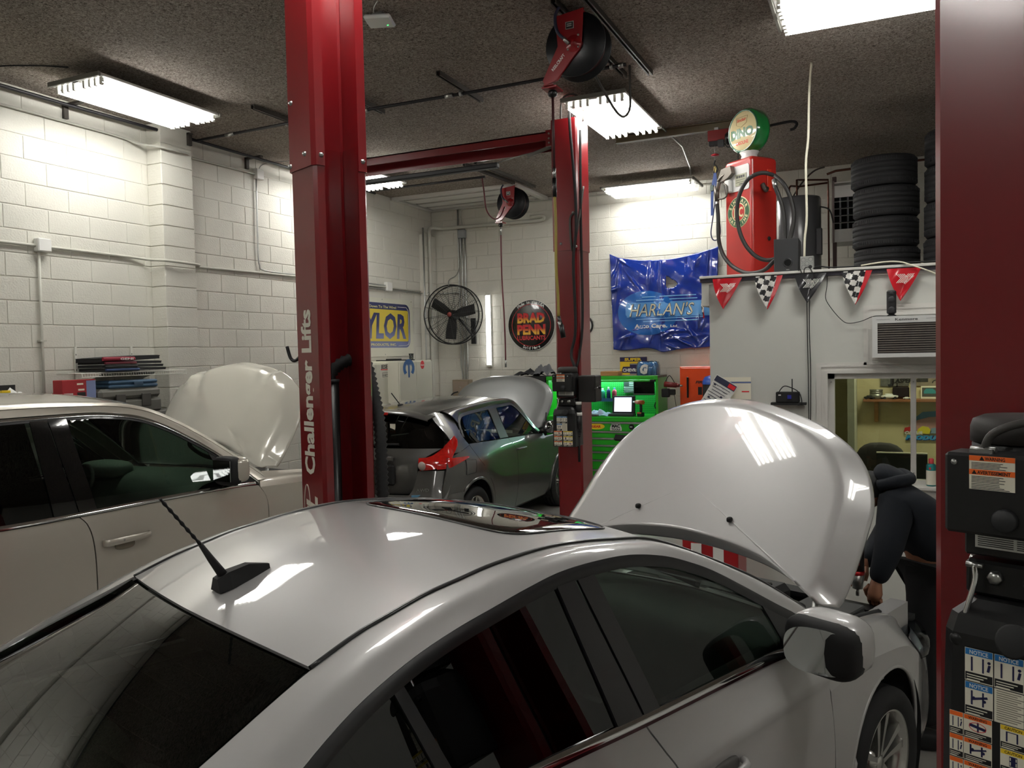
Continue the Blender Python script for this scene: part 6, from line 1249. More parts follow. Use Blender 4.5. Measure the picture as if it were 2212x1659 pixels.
b=MB().box((-.01,.01,.16),(.25,.006,.205),Matrix.Rotation(-.18,3,'X')); b.build('screen',gradmat('screen_glow','ffffff','8aa8d8',2,.45,.75),t); sm=[c for c in t.children if c.name.startswith('screen')][0]
sm.data.materials[0].node_tree.nodes['Principled BSDF'].inputs['Emission Color'].default_value=(.8,.88,1,1); sm.data.materials[0].node_tree.nodes['Principled BSDF'].inputs['Emission Strength'].default_value=.9
MB().bb((-.20,-.10,0),(.17,.06,.035),ch=.006).build('dock',mat('dock_grey','2e2f33',.5),t)
def drill(name,label,loc,rz,body,rot=None,batt=True):
    t=thing(name,label,'power tool',loc,rz)
    b=MB().cyl((-.06,0,.20),(.07,0,.20),.030,14); b.cyl((.07,0,.20),(.10,0,.20),.024,14,.018); b.build('motor_housing',body,t); MB().cyl((.10,0,.20),(.14,0,.20),.012,10).build('chuck',STEEL,t)
    b=MB().tube(smooth_path([(-.01,0,.18),(-.015,0,.12),(-.01,0,.06)],4),.019,10); b.build('grip',BLKM,t)
    if batt: MB().bb((-.055,-.032,0),(.045,.032,.06),ch=.008).build('battery',BLKM,t); MB().bb((-.05,-.034,.035),(.04,.034,.06),ch=.006).build('battery_top',body,t)
    return t
drill('cordless_drill','orange and black cordless drill standing right of the bright tablet',(-3.10,11.0,1.147),2.6,mat('drill_orange','b8542e',.45))
t=thing('impact_wrench','maroon impact wrench hanging on the outer side of green hutch','power tool',(-2.66,11.0,1.50))
b=MB().cyl((-.09,0,.10),(.08,0,.085),.040,14,.034); b.cyl((.08,0,.085),(.12,0,.08),.028,12,.02); b.build('motor_housing',mat('tool_maroon','6e1c1c',.4),t); MB().cyl((.12,0,.08),(.16,0,.076),.012,8).build('anvil',STEEL,t)
b=MB().bb((-.13,-.03,-.08),(-.02,.04,.04),ch=.01); b.bb((-.05,-.02,-.05),(.06,.03,.03),ch=.01); b.build('holder',BLKM,t); MB().tube(smooth_path([(-.08,0,.13),(-.02,0,.22),(.05,0,.12)],6),.005,6).build('hanging_loop',BLKM,t); MB().tube(smooth_path([(.04,0,-.03),(.06,0,-.15),(.08,0,-.32)],4),.004,5).build('cord',BLKM,t)
t=thing('laptop','laptop with blue screen at the left of the hutch behind post','laptop',(-4.05,11.05,1.147)); MB().box((0,.04,.13),(.34,.012,.25),Matrix.Rotation(-.15,3,'X'),ch=.004).build('lid',BLKM,t); MB().box((0,.028,.135),(.31,.004,.21),Matrix.Rotation(-.15,3,'X')).build('screen',mat('laptop_screen','9db8de',.3,emit='9db8de',es=1.1),t); MB().bb((-.17,-.2,0),(.17,.02,.015)).build('keyboard_base',PLAS,t)
one('red_ball',lambda b:sq(b,(-3.95,10.93,1.235),(.085,.085,.088),1.0),mat('red_gloss','c81d1d',.25,coat=1),'glossy red ball on the tool chest beside the middle post','ball')
one('remote_control',lambda b:b.bb((-3.90,10.89,1.146),(-3.70,10.95,1.175),ch=.006),mat('remote_grey','4a4a46',.5),'grey handset lying on the front edge of green tool chest','remote')
random.seed(5)
def rag(b,c,r,h,n=14,seed=3):
    rn=random.Random(seed); ph=[rn.random()*6 for _ in range(8)]
    G=[]
    for i in range(n):
        row=[]
        for j in range(n):
            u=i/(n-1)*2-1;v=j/(n-1)*2-1; q=max(0,1-(u*u+v*v)*.55)
            z=h*q*(.55+.45*math.sin(4*u+ph[0])*math.cos(5*v+ph[1]))+h*.25*abs(math.sin(7*u+3*v+ph[2]))*q
            row.append((c[0]+u*r[0]*(1+.1*math.sin(3*v+ph[3])),c[1]+v*r[1]*(1+.1*math.sin(4*u+ph[4])),c[2]+max(.002,z)))
        G.append(row)
    b.grid(G)
one('paper_towel',lambda b:rag(b,(-3.72,11.03,1.147),(.16,.10),.09,14,5),mat('rag_blue','a9bedb',.7),'crumpled pale blue towel on the tool chest left of tablet','towel')
cable('pegboard_cable',[(-2.98,11.4,1.45),(-2.93,11.3,1.38),(-2.96,11.25,1.28),(-2.9,11.2,1.2),(-2.94,11.2,1.16)],.010,BLKM,'black work light and cord hanging at right inside the hutch','work light')
# black cupboard behind the grey crossover with jackets on top
t=thing('storage_cupboard','black cupboard behind the raised hood of grey crossover','cupboard',(-4.82,11.22,0)); MB().bb((-.26,-.25,0),(.30,.25,1.72),ch=.006).build('carcass',BLKM,t); MB().bb((-.25,-.256,.05),(.015,-.25,1.70)).build('door',PLAS,t); MB().bb((.025,-.256,.05),(.29,-.25,1.70)).build('door',PLAS,t)
one('dark_jacket',lambda b:rag(b,(-4.88,11.2,1.722),(.20,.16),.10,14,8),mat('cloth_black','17181b',.9),'black folded jacket on the cupboard, left part of pile','jacket')
one('grey_jacket',lambda b:rag(b,(-4.62,11.15,1.735),(.14,.15),.17,16,2),mat('cloth_grey','5c5d60',.9),'grey crumpled jacket on the cupboard beside middle post','jacket')
# orange locker and what stands by it
t=thing('orange_locker','bright orange steel locker on back wall right of tool chest','locker',(-2.10,11.32,.1)); MB().bb((-.49,-.08,0),(.45,.16,1.735),ch=.006).build('body',mat('locker_orange','ea4c10',.35,coat=.4),t); MB().bb((-.47,-.092,.02),(.44,-.08,1.715),ch=.003).build('door',mat('locker_orange','ea4c10',.35),t); MB().bb((-.39,-.115,1.30),(-.365,-.092,1.59),ch=.004).build('door_handle',BLK,t)
b=MB(); b.text('FIRE',axes((-.27,-.0935,1.50),(1,0,0),(0,0,1)),.05,bold=.04,italic=.3,width=.14); b.bb((-.235,-.0935,1.34),(-.18,-.092,1.45)); b.build('lettering',LBLACK,t)
t=thing('shop_barrel','black drum with blue lid standing before the orange locker','barrel',(-2.07,10.98,0)); MB().lathe([(0,0),(.15,0),(.15,1.62),(.14,1.63)],24).build('drum',BLKM,t); MB().lathe([(.155,1.60),(.155,1.64),(.12,1.70),(.05,1.72),(0,1.72)],24).build('lid',mat('lid_blue','2553b5',.35,coat=.5),t)
# ================================================================ LEFT WALL
t=thing('poster','yellow and blue TAYLOR banner pinned on the left wall','banner',(XL+.012,9.72,2.5)); 
b=MB().bb((0,-.93,-.43),(.006,1.09,.43)); b.build('backing',mat('poster_white','d7d6c6',.45),t)
def rrect(y0,y1,z0,z1,r,n=6):
    P=[]
    for (cy,cz,a0) in ((y1-r,z1-r,0),(y0+r,z1-r,90),(y0+r,z0+r,180),(y1-r,z0+r,270)):
        for k in range(n+1): a=math.radians(a0+90*k/n); P.append((cy+r*math.cos(a),cz+r*math.sin(a)))
    return P
FW=faceW
BLUG=gradmat('print_blue_fade','6f78a8','20285e',2,.1,.5)
b=MB().poly(rrect(-.90,1.0,-.30,.36,.12),.0012,FW((.006,0,0))); b.build('blue_field',BLUG,t)
b=MB().poly(rrect(-.86,.945,-.205,.265,.03),.0012,FW((.0075,0,0))); b.build('yellow_field',mat('print_yellow','dcc53c',.4),t)
b=MB(); b.text('TAYLOR',FW((.0100,-.72,-.15)),.50,bold=.035,italic=.12,width=1.60); b.build('lettering',BLUG,t)
b=MB(); b.text('Performance Comes Down To The Wire!',FW((.0092,-.80,.285)),.052,bold=.02,width=1.42); b.text('TAYLOR CABLE PRODUCTS, INC.',FW((.0092,-.70,-.272)),.05,bold=.03,width=1.30); b.build('small_lettering',mat('print_pale_yellow','e6dfa0',.5),t)
b=MB(); b.tube([(.009,.66,.315),(.009,.90,.315),(.009,.955,.27),(.009,.965,.2),(.009,.965,-.2),(.009,.945,-.25),(.009,.88,-.27),(.009,.66,-.275)],.004,4); b.build('white_line',WHITE,t)
b=MB()
for (y,z) in ((-.5,.41),(.25,.41),(1.05,.41),(1.05,-.40),(.3,-.4)): b.cyl((.004,y,z),(.012,y,z),.008,8)
b.build('grommet',STEEL,t)
CAB=mat('cabinet_cream','d4d3c4',.4,coat=.2)
t=thing('steel_cabinet','cream steel cabinet with JESEL sticker by the left wall','cabinet',(-6.45,9.05,0)); MB().bb((-.24,-.42,0),(.24,.42,1.985),ch=.005).build('body',CAB,t)
for y0,y1 in ((-.41,-.003),(.003,.41)): MB().bb((.24,y0,.06),(.255,y1,1.965),ch=.003).build('door',CAB,t)
b=MB(); b.cur=0; b.bb((.2555,.095,1.78),(.2565,.36,1.97)); b.cur=1; b.text('JESEL',FW((.2572,.115,1.925-.02)),.075,bold=.03,width=.22); b.cur=2; b.bb((.2568,.115,1.885),(.2575,.335,1.897)); b.build('sticker',[mat('sticker_pale','d9d8cc',.5),LBLACK,LRED],t)
b=MB(); b.cur=1; b.bb((.2565,.15,1.79),(.257,.31,1.85)); b.cur=0; b.bb((.257,.155,1.795),(.2575,.305,1.845)); b.cur=1; b.text('DIET',FW((.2578,.16,1.805)),.03,bold=.03,width=.12); b.build('small_sticker',[mat('sticker_pale','d9d8cc',.5),LBLACK],t)
t=thing('steel_cabinet','cream steel cabinet with blue arch logo and red round sticker','cabinet',(-6.36,9.77,0)); MB().bb((-.33,-.44,0),(.34,.45,2.005),ch=.005).build('body',CAB,t)
for y0,y1 in ((-.43,.003),(.009,.44)): MB().bb((.34,y0,.06),(.356,y1,1.985),ch=.003).build('door',CAB,t)
b=MB()
for k in range(14): b.bb((.10,-.4415,.5+.1*k),(.13,-.44,.525+.1*k))
b.build('shelf_slots',mat('slot_dark','5a584e',.6),t)
b=MB(); R0,R1_=.085,.150; n=16; P=[(R1_*math.cos(a)*1.0,.03+R1_*.85*math.sin(a)) for a in np.linspace(-.75,PI+.75,n)]+[(R0*math.cos(a),.03+R0*.85*math.sin(a)) for a in np.linspace(PI+.95,-.95,n)]
b.poly([(p[0],p[1]) for p in P],.001,FW((.3565,-.195,1.87))); b.poly([(-.020,-.10),(.020,-.10),(.020,.085),(.048,.06),(.048,.095),(.0,.135),(-.048,.095),(-.048,.06),(-.020,.085)],.001,FW((.3572,-.195,1.87))); b.build('arch_logo',mat('logo_blue','2a5f9a',.4),t)
b=MB(); b.cur=0; b.poly([(.052*math.cos(a),.06*math.sin(a)) for a in np.linspace(0,2*PI,25)[:-1]],.001,FW((.3565,.17,1.94))); b.cur=1; b.text('Snap-on',FW((.3582,.125,1.928)),.034,bold=.03,width=.09); b.build('round_sticker',[LRED,WHITE],t)
t=thing('drinking_glass','clear tumbler standing on the cream cabinet','glass',(-6.28,10.09,2.006)); MB().lathe([(0,.004),(.032,.004),(.038,.10),(.035,.10),(.030,.01),(0,.01)],16).build('cup',glass('tumbler','b9bdb8',2.5,.05),t)
one('black_tray',lambda b:(b.bb((-6.5,9.50,2.006),(-6.15,9.98,2.02),ch=.004),b.bb((-6.4,9.60,2.02),(-6.22,9.74,2.035),ch=.004)),BLKM,'flat black tray lying on the cream cabinet','tray')
cable('hanging_hose',[(-6.64,10.55,1.75),(-6.5,10.68,1.66),(-6.46,10.74,1.5),(-6.45,10.78,1.3),(-6.46,10.86,1.25),(-6.5,10.8,1.5),(-6.6,10.7,1.72)],.012,BLKM,'black hose looped on the wall right of the cabinets','hose')
# wire shelf with mats, and the bench below
WIRE=mat('shelf_wire','dfdfd6',.4)
t=thing('wire_shelf','white wire wall shelf on the left wall holding floor mats','shelf',(XL,5.22,1.985))
b=MB()
for k in range(44): y=-.42+.0265*k; b.tube([(.03,y,0),(.345,y,0),(.35,y,-.035)],.0022,4,cap=False)
o=b.build('rack_wires',WIRE,t); o['kind']='stuff'
b=MB()
for x,z in ((.03,-.003),(.18,-.003),(.345,-.003),(.35,-.035)): b.tube([(x,-.43,z),(x,.74,z)],.004,6)
b.build('long_wire',WIRE,t)
for y in (-.23,.37):
    o=MB().bb((.014,y-.012,-.45),(.024,y+.012,.24),ch=.001).build('upright',WIRE,t); b=MB()
    for k in range(9): b.bb((.0235,y-.004,-.40+.07*k),(.0245,y+.004,-.385+.07*k))
    b.build('slots',mat('slot_dark','5a584e',.6),o); b=MB(); b.poly([(.02,-.12),(.02,-.008),(.34,-.008),(.34,-.02)],.004,axes((0,y-.002,0),(1,0,0),(0,0,1))); b.build('shelf_bracket',WIRE,t)
RUBM=mat('mat_rubber','1d1d1f',.8)
zz=1.992
for k,(y0,y1,h,tp,col,lb) in enumerate(((5.00,5.69,.030,0,'2d3f66','lowest floor mat of the pile, with blue printed fold'),(4.99,5.66,.030,.01,'1e1e20','plain black floor mat, second from bottom of pile'),(4.99,5.64,.030,.02,'6a2230','black floor mat with a maroon fold, third in the pile'),(4.97,5.62,.042,.03,'8c2034','top floor mat of the pile, red label on its rolled edge'))):
    t=thing('floor_mat',lb,'floor mat',(-6.50,(y0+y1)/2,zz),0,'floor mats on the wire shelf'); L=(y1-y0)/2
    b=MB(); prof=[(-L,.004),(-L+.004,h*.8),(-L+.02,h),(0,h*.95+tp*.2),(L-.02,h),(L,h*.6),(L,.006)]
    G=[[(x,p[0],p[1]+(.012*(p[0]/L) if k==3 else 0)) for p in smooth_path(prof,4)] for x in (-.16,.16)]; b.grid(G,True); b.add([g for g in G[0]]+[g for g in G[1]],[tuple(range(len(G[0]))),tuple(range(len(G[0]),2*len(G[0])))[::-1]])
    b.build('mat_body',RUBM,t)
    b=MB(); b.tube(smooth_path([(.17,-L+.02,h*.5),(.175,-L*.3,h*.55),(.165,L*.1,h*.5)],4),h*.42,8); b.build('printed_fold',mat('fold_%d'%k,col,.6),t)
    if k==3: b=MB(); b.text('GENI',axes((.195,-.14,.012),(0,1,0),(0,0,1)),.026,bold=.02,width=.14); b.build('lettering',WHITE,t)
    zz+=h+.001
t=thing('bench','grey steel bench along left wall behind the beige SUV','workbench',(-6.50,4.9,0)); MB().bb((-.18,-1.1,1.56),(.18,1.0,1.60),ch=.004).build('top',mat('bench_grey','6f6f6a',.5),t)
for x in (-.15,.15):
    for y in (-1.05,.95): MB().bb((x-.02,y-.02,0),(x+.02,y+.02,1.56)).build('leg',GALV,t)
t=thing('product_box','red product box with pictures standing on the left wall bench','box',(-6.42,4.77,1.601)); b=MB().bb((-.06,-.16,0),(.06,.165,.33),ch=.004); b.build('carton',mat('box_red','a01c26',.45),t)
b=MB(); b.cur=0; b.bb((.0605,-.145,.02),(.0615,-.06,.215)); b.cur=1; b.bb((.0605,.07,.0),(.0615,.162,.32)); b.cur=2; b.bb((.0605,-.02,.12),(.0615,.06,.22)); b.cur=3; b.bb((.0612,.06,.0),(.0622,.155,.08)); b.cur=4; b.bb((.0605,-.01,.235),(.0615,.05,.25)); b.bb((.0605,-.02,.285),(.0615,.04,.30)); b.cur=0; b.bb((.0612,-.05,.01),(.0622,.04,.10)); b.build('printed_panel',[mat('print_pale','c9c9c4',.5),mat('print_sky','7a86b0',.5),LBLACK,mat('print_orange','c98a3a',.5),CREAM],t)
TOTE=mat('tote_grey','5d5c56',.6)
t=thing('storage_case','long grey plastic case with latches on the left wall bench','case',(-6.45,5.25,1.601)); b=MB().bb((-.13,-.31,0),(.13,.37,.13),ch=.02); b.build('base',TOTE,t); b=MB().bb((-.13,-.31,.135),(.13,.37,.235),ch=.03); b.build('lid',TOTE,t); 
for y in (-.1,.18): MB().bb((.128,y-.05,.06),(.145,y+.05,.18),ch=.004).build('latch',mat('tote_dark','3d3b37',.6),t)
t=thing('tool_case','flat slate-blue plastic case lying on the grey case','case',(-6.44,5.31,1.837)); b=MB().bb((-.11,-.26,0),(.11,.28,.035),ch=.012); b.build('base',mat('case_blue','33506a',.5),t); MB().bb((-.11,-.26,.037),(.11,.28,.072),ch=.014).build('lid',mat('case_blue','33506a',.5),t); MB().bb((.108,.0,.02),(.118,.10,.05),ch=.003).build('latch',mat('case_blue2','2a4258',.5),t)
t=thing('open_carton','small open black carton with tissue at far left on the bench','box',(-6.40,4.18,1.601)); MB().bb((-.05,-.10,0),(.06,.16,.20),ch=.002).build('stand',BLKM,t); MB().bb((-.05,-.09,.20),(-.045,.08,.31)).build('flap',BLKM,t); b=MB(); rag(b,(0,.02,.20),(.05,.1),.08,10,4); b.build('tissue',WHITE,t); b=MB().bb((.061,-.02,.155),(.063,.14,.19)); b.build('printed_band',mat('print_redorange','c04a30',.5),t); MB().bb((.02,-.1,.2),(.06,-.03,.27)).build('yellow_pack',YEL,t)
# ================================================================ ON AND AROUND THE OFFICE BOX
# pennants: a folded vinyl triangle each
PG='vinyl pennants strung along the office edge'
PREDM=mat('vinyl_red','c01826',.22,coat=.6); PBLKM=mat('vinyl_black','26262a',.22,coat=.6); PWH=mat('vinyl_white','e2e0da',.25,coat=.5)
def pennant(x0,x1,ztop,tipx,tipz,kind,label,y0=6.85,side=False,origin=None,rz=0):
    t=thing('pennant',label,'pennant',origin or (x0,y0,ztop),rz,PG)
    ox=0 if origin is None else 0; W=x1-x0; H=ztop-tipz; tx=tipx-x0
    def P(u,v,off=0):
        w=(1-v)**.92; xl=tx*v-.012*math.sin(PI*v); xr=W+(tx-W)*v+.008*math.sin(PI*v); x=xl+(xr-xl)*u
        curl=.030*math.sin(PI*v*.9)*(1-u)**2+.016*v*v*math.sin(3*u)+.006*math.sin(6*u+3*v)
        return (x,-.004-curl-off,-H*v)
    n=34; V=[P(i/n,j/n*.985) for j in range(n+1) for i in range(n+1)]; b=MB(); b.v=V; 
    for j in range(n):
        for i in range(n):
            b.f.append((j*(n+1)+i,(j+1)*(n+1)+i,(j+1)*(n+1)+i+1,j*(n+1)+i+1)); b.sm.append(True)
            p=P((i+.5)/n,(j+.5)/n)
            if kind=='chk':
                X=p[0]*math.cos(.22)-p[2]*math.sin(.22)*-1; Z=-p[0]*math.sin(.22)+p[2]*math.cos(.22)
                X=p[0]*math.cos(.3)-p[2]*math.sin(.3); Z=p[0]*math.sin(.3)+p[2]*math.cos(.3)
                k=0 if X-p[2]*0>W*.78 else (1 if (math.floor(X/.043)+math.floor(Z/.043))%2 else 2)
                if i/n>.78-.0*j: k=0
                b.mi.append(k)
            else: b.mi.append(0)
    b.build('vinyl',[PREDM if kind!='blk' else PBLKM,PBLKM,PWH],t)
    if kind in ('red','blk'):
        b=MB(); c=W*.53; z0=-.045
        for k in range(5):
            x=c-.062+.0125*k; 
            b.add([(x,-.034,z0),(x+.006,-.034,z0),(x+.036,-.036,z0-.033),(x+.030,-.036,z0-.033)],[(0,3,2,1)])
            b.add([(x+.030,-.036,z0-.033),(x+.036,-.036,z0-.033),(x+.006,-.040,z0-.068),(x,-.040,z0-.068)],[(0,3,2,1)])
        for k in range(4):
            x=c+.022+.0125*k; b.add([(x,-.032,z0),(x+.006,-.032,z0),(x-.018,-.034,z0-.028),(x-.024,-.034,z0-.028)],[(0,3,2,1)])
        T=axes((c-.002,-.042,z0-.082),(.72,0,.69),(-.69,0,.72)); b.text('YOKOHAMA',T,.019,bold=.03,width=.09); b.build('print',PWH,t)
    return t
pennant(-1.29,-1.05,2.66,-1.205,2.405,'red','red pennant nearest the left corner of office edge')
pennant(-.955,-.73,2.66,-.85,2.385,'chk','checkered pennant with red border, left of the black one')
pennant(-.64,-.40,2.66,-.545,2.425,'blk','black pennant with white stripes hanging under the junction box')
pennant(-.29,-.07,2.66,-.19,2.395,'chk','checkered pennant with red border, right of the black one')
pennant(.03,.27,2.66,.125,2.41,'red','red pennant above the window air conditioner')
pennant(0,.20,2.66,.09,2.36,'chk','checkered pennant round the corner, seen edge-on at office left side',origin=(-1.40,7.12,2.64),rz=-PI/2+.12)
pennant(0,.20,2.66,.10,2.38,'blk','black pennant hanging round the corner behind the checkered one',origin=(-1.36,7.5,2.60),rz=-.7)
# window air conditioner
t=thing('air_conditioner','white window air conditioner with dark grille above the office window','air conditioner',(-.07,6.6,1.985))
W=.68; b=MB().bb((0,.01,0),(W,.40,.305),ch=.006); b.build('case',WENAM,t)
b=MB().bb((0,0,.255),(W,.012,.305)); b.bb((0,0,0),(W,.012,.030)); b.bb((0,0,.03),(.036,.012,.255)); b.bb((W-.036,0,.03),(W,.012,.255)); b.build('front_frame',WENAM,t)
MB().bb((.036,.006,.03),(W-.036,.0115,.255)).build('grille_back',mat('grille_dark','3d3836',.7,var=.2,vscale=30),t)
for k in range(13): 
    z=.0405+.0168*k; MB().bb((.036,-.001,z),(W-.036,.006,z+.003)).build('grille_slat',mat('grille_bar','b6aea4',.4,metal=.4),t)
b=MB(); b.text('Kenmore',faceB((.155,-.0015,.272)),.026,bold=.01,width=.15); b.build('lettering',mat('letter_dark','2a2a2c',.4),t)
b=MB(); b.bb((.03,-.0012,.281),(.12,0,.283)); b.bb((.36,-.0012,.281),(.48,0,.283)); b.build('trim_line',mat('trim_line_grey','8e8e90',.4),t)
t=thing('speaker','small black satellite speaker standing on top of the air conditioner','speaker',(.062,6.70,2.291)); MB().lathe([(0,0),(.035,0),(.035,.006),(.014,.02),(0,.02)],16).build('foot',BLKM,t); MB().bb((-.033,-.035,.018),(.033,.035,.195),ch=.01).build('cabinet',mat('speaker_black','18181a',.5),t)
for z in (.05,.125,.172): MB().lathe([(0,-.001),(.019 if z<.17 else .01,-.003),(.023 if z<.17 else .013,0)],18,axes((0,-.036,z),(1,0,0),(0,0,1),(0,1,0))).build('driver_cone',mat('cone_grey','2c2c2f',.5),t)
cable('speaker_wire',[(-.395,6.87,2.66),(-.40,6.87,2.55),(-.41,6.87,2.46),(-.371,6.87,2.382),(-.30,6.87,2.29),(-.245,6.87,2.255),(-.152,6.86,2.267),(-.06,6.80,2.30),(.03,6.72,2.297)],.003,BLKM,'thin dark speaker wire drooping across the office wall to the speaker')
cable('wall_wire',[(-.552,6.878,2.45),(-.548,6.878,2.1),(-.545,6.878,1.8),(-.542,6.878,1.45)],.0035,BLKM,'thin black wire running down office wall, left of the pair')
cable('wall_wire',[(-.530,6.878,2.45),(-.534,6.878,2.2),(-.526,6.878,1.9),(-.53,6.878,1.45)],.0035,BLKM,'thin black wire running down office wall, right of the pair')
# sheets and the little radio behind the silver hood
t=thing('radio_receiver','small black receiver with aerial and cables on the office wall','receiver',(-.70,6.86,1.63)); MB().bb((-.09,-.04,0),(.09,.03,.085),ch=.005).build('case',BLKM,t); MB().cyl((.035,-.02,.085),(.035,-.02,.19),.0045,8).build('aerial',BLKM,t); MB().tube(smooth_path([(-.08,-.04,.06),(-.03,-.05,.13),(.03,-.05,.12),(.09,-.05,.08),(.11,-.05,.0),(.08,-.05,-.02)],6),.004,6).build('cord',BLKM,t); MB().bb((.0,-.048,.03),(.03,-.04,.06)).build('blue_plug',mat('plug_blue','262a90',.4),t); MB().bb((-.07,-.0415,.055),(-.05,-.04,.065)).build('white_mark',WHITE,t)
MB().bb((-.13,-.05,-.02),(.14,.04,-.002)).build('bracket_shelf',BLKM,t)
t=thing('paper_sheet','tilted printed sheet with dark header pinned left on office wall','paper',(-1.25,6.86,1.80),0); R=Matrix.Rotation(.55,3,'Y'); b=MB(); b.cur=0; b.box((0,0,-.10),(.20,.003,.26),R); b.cur=1; b.box(Vector((0,-.003,-.10))+R@Vector((0,0,.10)),(.19,.003,.05),R); b.cur=2; b.box(Vector((0,-.005,-.10))+R@Vector((.06,0,.10)),(.06,.003,.035),R); b.cur=1
for k in range(7): b.box(Vector((0,-.003,-.10))+R@Vector((-.01,0,.055-.026*k)),(.16-.02*(k%3),.003,.004),R)
for x,z in ((-.07,.05),(.03,-.02),(-.06,-.07)): b.box(Vector((0,-.0035,-.10))+R@Vector((x,0,z)),(.018,.003,.016),R)
b.build('sheet',[WHITE,mat('ink_slate','2c3048',.5),LRED],t)
t=thing('calendar','cream wall calendar with blue band behind the tilted sheet','calendar',(-1.11,6.893,1.70)); b=MB(); b.cur=0; b.bb((-.11,-.003,-.05),(.115,0,.135)); b.cur=1; b.bb((-.11,-.004,.085),(.115,-.003,.098)); b.cur=2; b.bb((.04,-.004,.01),(.10,-.003,.02)); b.build('page',[CREAM,mat('ink_blue2','5a6c98',.5),LRED],t)
# ---------------------------------------------------------------- loft: pump, subwoofer, box, heater, tyres
LZ=2.67
pr=math.radians(-38.1)
t=thing('gas_pump','vintage red gasoline pump with lit-looking round globe on office roof','gas pump',(-1.07,7.6,LZ),pr)
PRED=mat('pump_red','b3261f',.34,coat=.35,coatr=.15,var=.12,vscale=3)
b=MB(); c=.03; w0,w1,d0,d1=-.36,0,0,.315; ring=[]
def rr(ins,z): 
    P=rrect(w0+ins,w1-ins,d0+ins,d1-ins,c,4); return [(p[0],p[1],z) for p in P]
Rg=[rr(0,0),rr(0,1.12),rr(.006,1.14),rr(.025,1.156)]; n=len(Rg[0]); V=[p for r in Rg for p in r]; Fs=[(i*n+k,i*n+(k+1)%n,(i+1)*n+(k+1)%n,(i+1)*n+k) for i in range(3) for k in range(n)]+[tuple(3*n+k for k in range(n))]
b.add(V,Fs); b.build('cabinet',PRED,t)
b=MB(); b.bb((-.372,-.004,-.0),(.012,.325,.03),ch=.004); b.build('plinth',mat('pump_dark','5c1614',.5),t)
b=MB(); P=rrect(-.315,-.030,.86,1.09,.02,5); b.poly([(p[0],p[1]) for p in P],.006,axes((0,-.001,0),(1,0,0),(0,0,1))); fp=b.build('face_plate',WENAM,t)
b=MB(); b.cur=0; b.bb((-.20,-.012,.905),(-.062,-.007,1.01)); b.cur=1
for k in range(4): b.bb((-.185+.028*k,-.0135,.975),(-.165+.028*k,-.0118,.997))
b.bb((-.19,-.0135,.955),(-.075,-.0118,.958)); b.bb((-.19,-.0135,.935),(-.09,-.0118,.938)); b.bb((-.15,-.0135,.915),(-.10,-.0118,.922)); b.build('counter_window',[mat('dial_olive','9a9c84',.4),LBLACK],fp)
b=MB(); b.poly([(-.385,1.02),(-.345,1.09),(-.225,1.10),(-.205,1.03),(-.25,1.0),(-.30,.985),(-.35,.975)],.05,axes((0,-.003,0),(1,0,0),(0,0,1))); b.build('nozzle_guard',mat('cast_grey','77726a',.45,metal=.5),t)
b=MB(); b.bb((-.315,-.05,.86),(-.24,-.006,.98),ch=.01); b.build('nozzle_holder',WENAM,t)
NZ=mat('nozzle_metal','5f5a54',.4,metal=.7)
b=MB().tube(smooth_path([(-.372,-.055,.98),(-.385,-.06,.92),(-.405,-.06,.89)],4),.020,10); b.tube([(-.405,-.06,.94),(-.395,-.06,.80)],[.028,.020],12); b.tube(smooth_path([(-.385,-.06,.985),(-.34,-.05,1.02),(-.30,-.04,1.04)],4),.014,8); b.build('nozzle',NZ,t)
b=MB().tube(smooth_path([(-.31,-.06,.95),(-.265,-.06,.92),(-.26,-.06,.84),(-.30,-.06,.815),(-.38,-.06,.82)],5),.008,6); b.tube(smooth_path([(-.30,-.06,.93),(-.285,-.06,.88),(-.27,-.06,.84)],4),.006,6); b.build('nozzle_lever',NZ,t)
b=MB().cyl((-.393,-.06,.735),(-.393,-.06,.80),.019,12); b.build('hose_ferrule',GALV,t)
lw=lambda P:[ (lambda dx,dy:(math.cos(-pr)*dx-math.sin(-pr)*dy,math.sin(-pr)*dx+math.cos(-pr)*dy,p[2]-LZ))(p[0]+1.07,p[1]-7.6) for p in P]
HOSE=mat('hose_rubber','2a2928',.55)
MB().tube(lw(smooth_path([(-1.385,7.60,3.415),(-1.375,7.60,3.30),(-1.375,7.60,3.12),(-1.355,7.60,3.0),(-1.305,7.56,2.90),(-1.226,7.50,2.815),(-1.109,7.40,2.748),(-1.003,7.32,2.735),(-.915,7.26,2.755),(-.843,7.23,2.814),(-.77,7.28,2.86)],6)),.0185,10).build('long_hose',HOSE,t)
MB().tube(lw(smooth_path([(-.865,7.42,3.587),(-.936,7.362,3.603),(-1.012,7.36,3.592),(-1.082,7.37,3.550),(-1.140,7.38,3.456),(-1.170,7.39,3.335),(-1.168,7.39,3.203),(-1.137,7.38,3.074),(-1.082,7.37,2.964),(-1.006,7.36,2.881),(-.923,7.34,2.842),(-.84,7.32,2.845),(-.77,7.35,2.88)],6)),.0185,10).build('hose_loop',HOSE,t)
MB().tube(lw(smooth_path([(-.870,7.55,3.56),(-.856,7.46,3.50),(-.824,7.45,3.413),(-.792,7.45,3.302),(-.777,7.45,3.171),(-.772,7.45,3.027),(-.775,7.42,2.93)],6)),.0185,10).build('drop_hose',HOSE,t)
MB().tube(lw(smooth_path([(-.865,7.50,3.60),(-.784,7.45,3.511),(-.733,7.45,3.404),(-.701,7.45,3.279),(-.702,7.45,3.164),(-.729,7.45,3.031),(-.76,7.43,2.93)],6)),.0185,10).build('drop_hose',HOSE,t)
MB().tube(lw([(-.866,7.50,3.555),(-.850,7.455,3.49)]),.022,10).build('hose_ferrule',GALV,t)
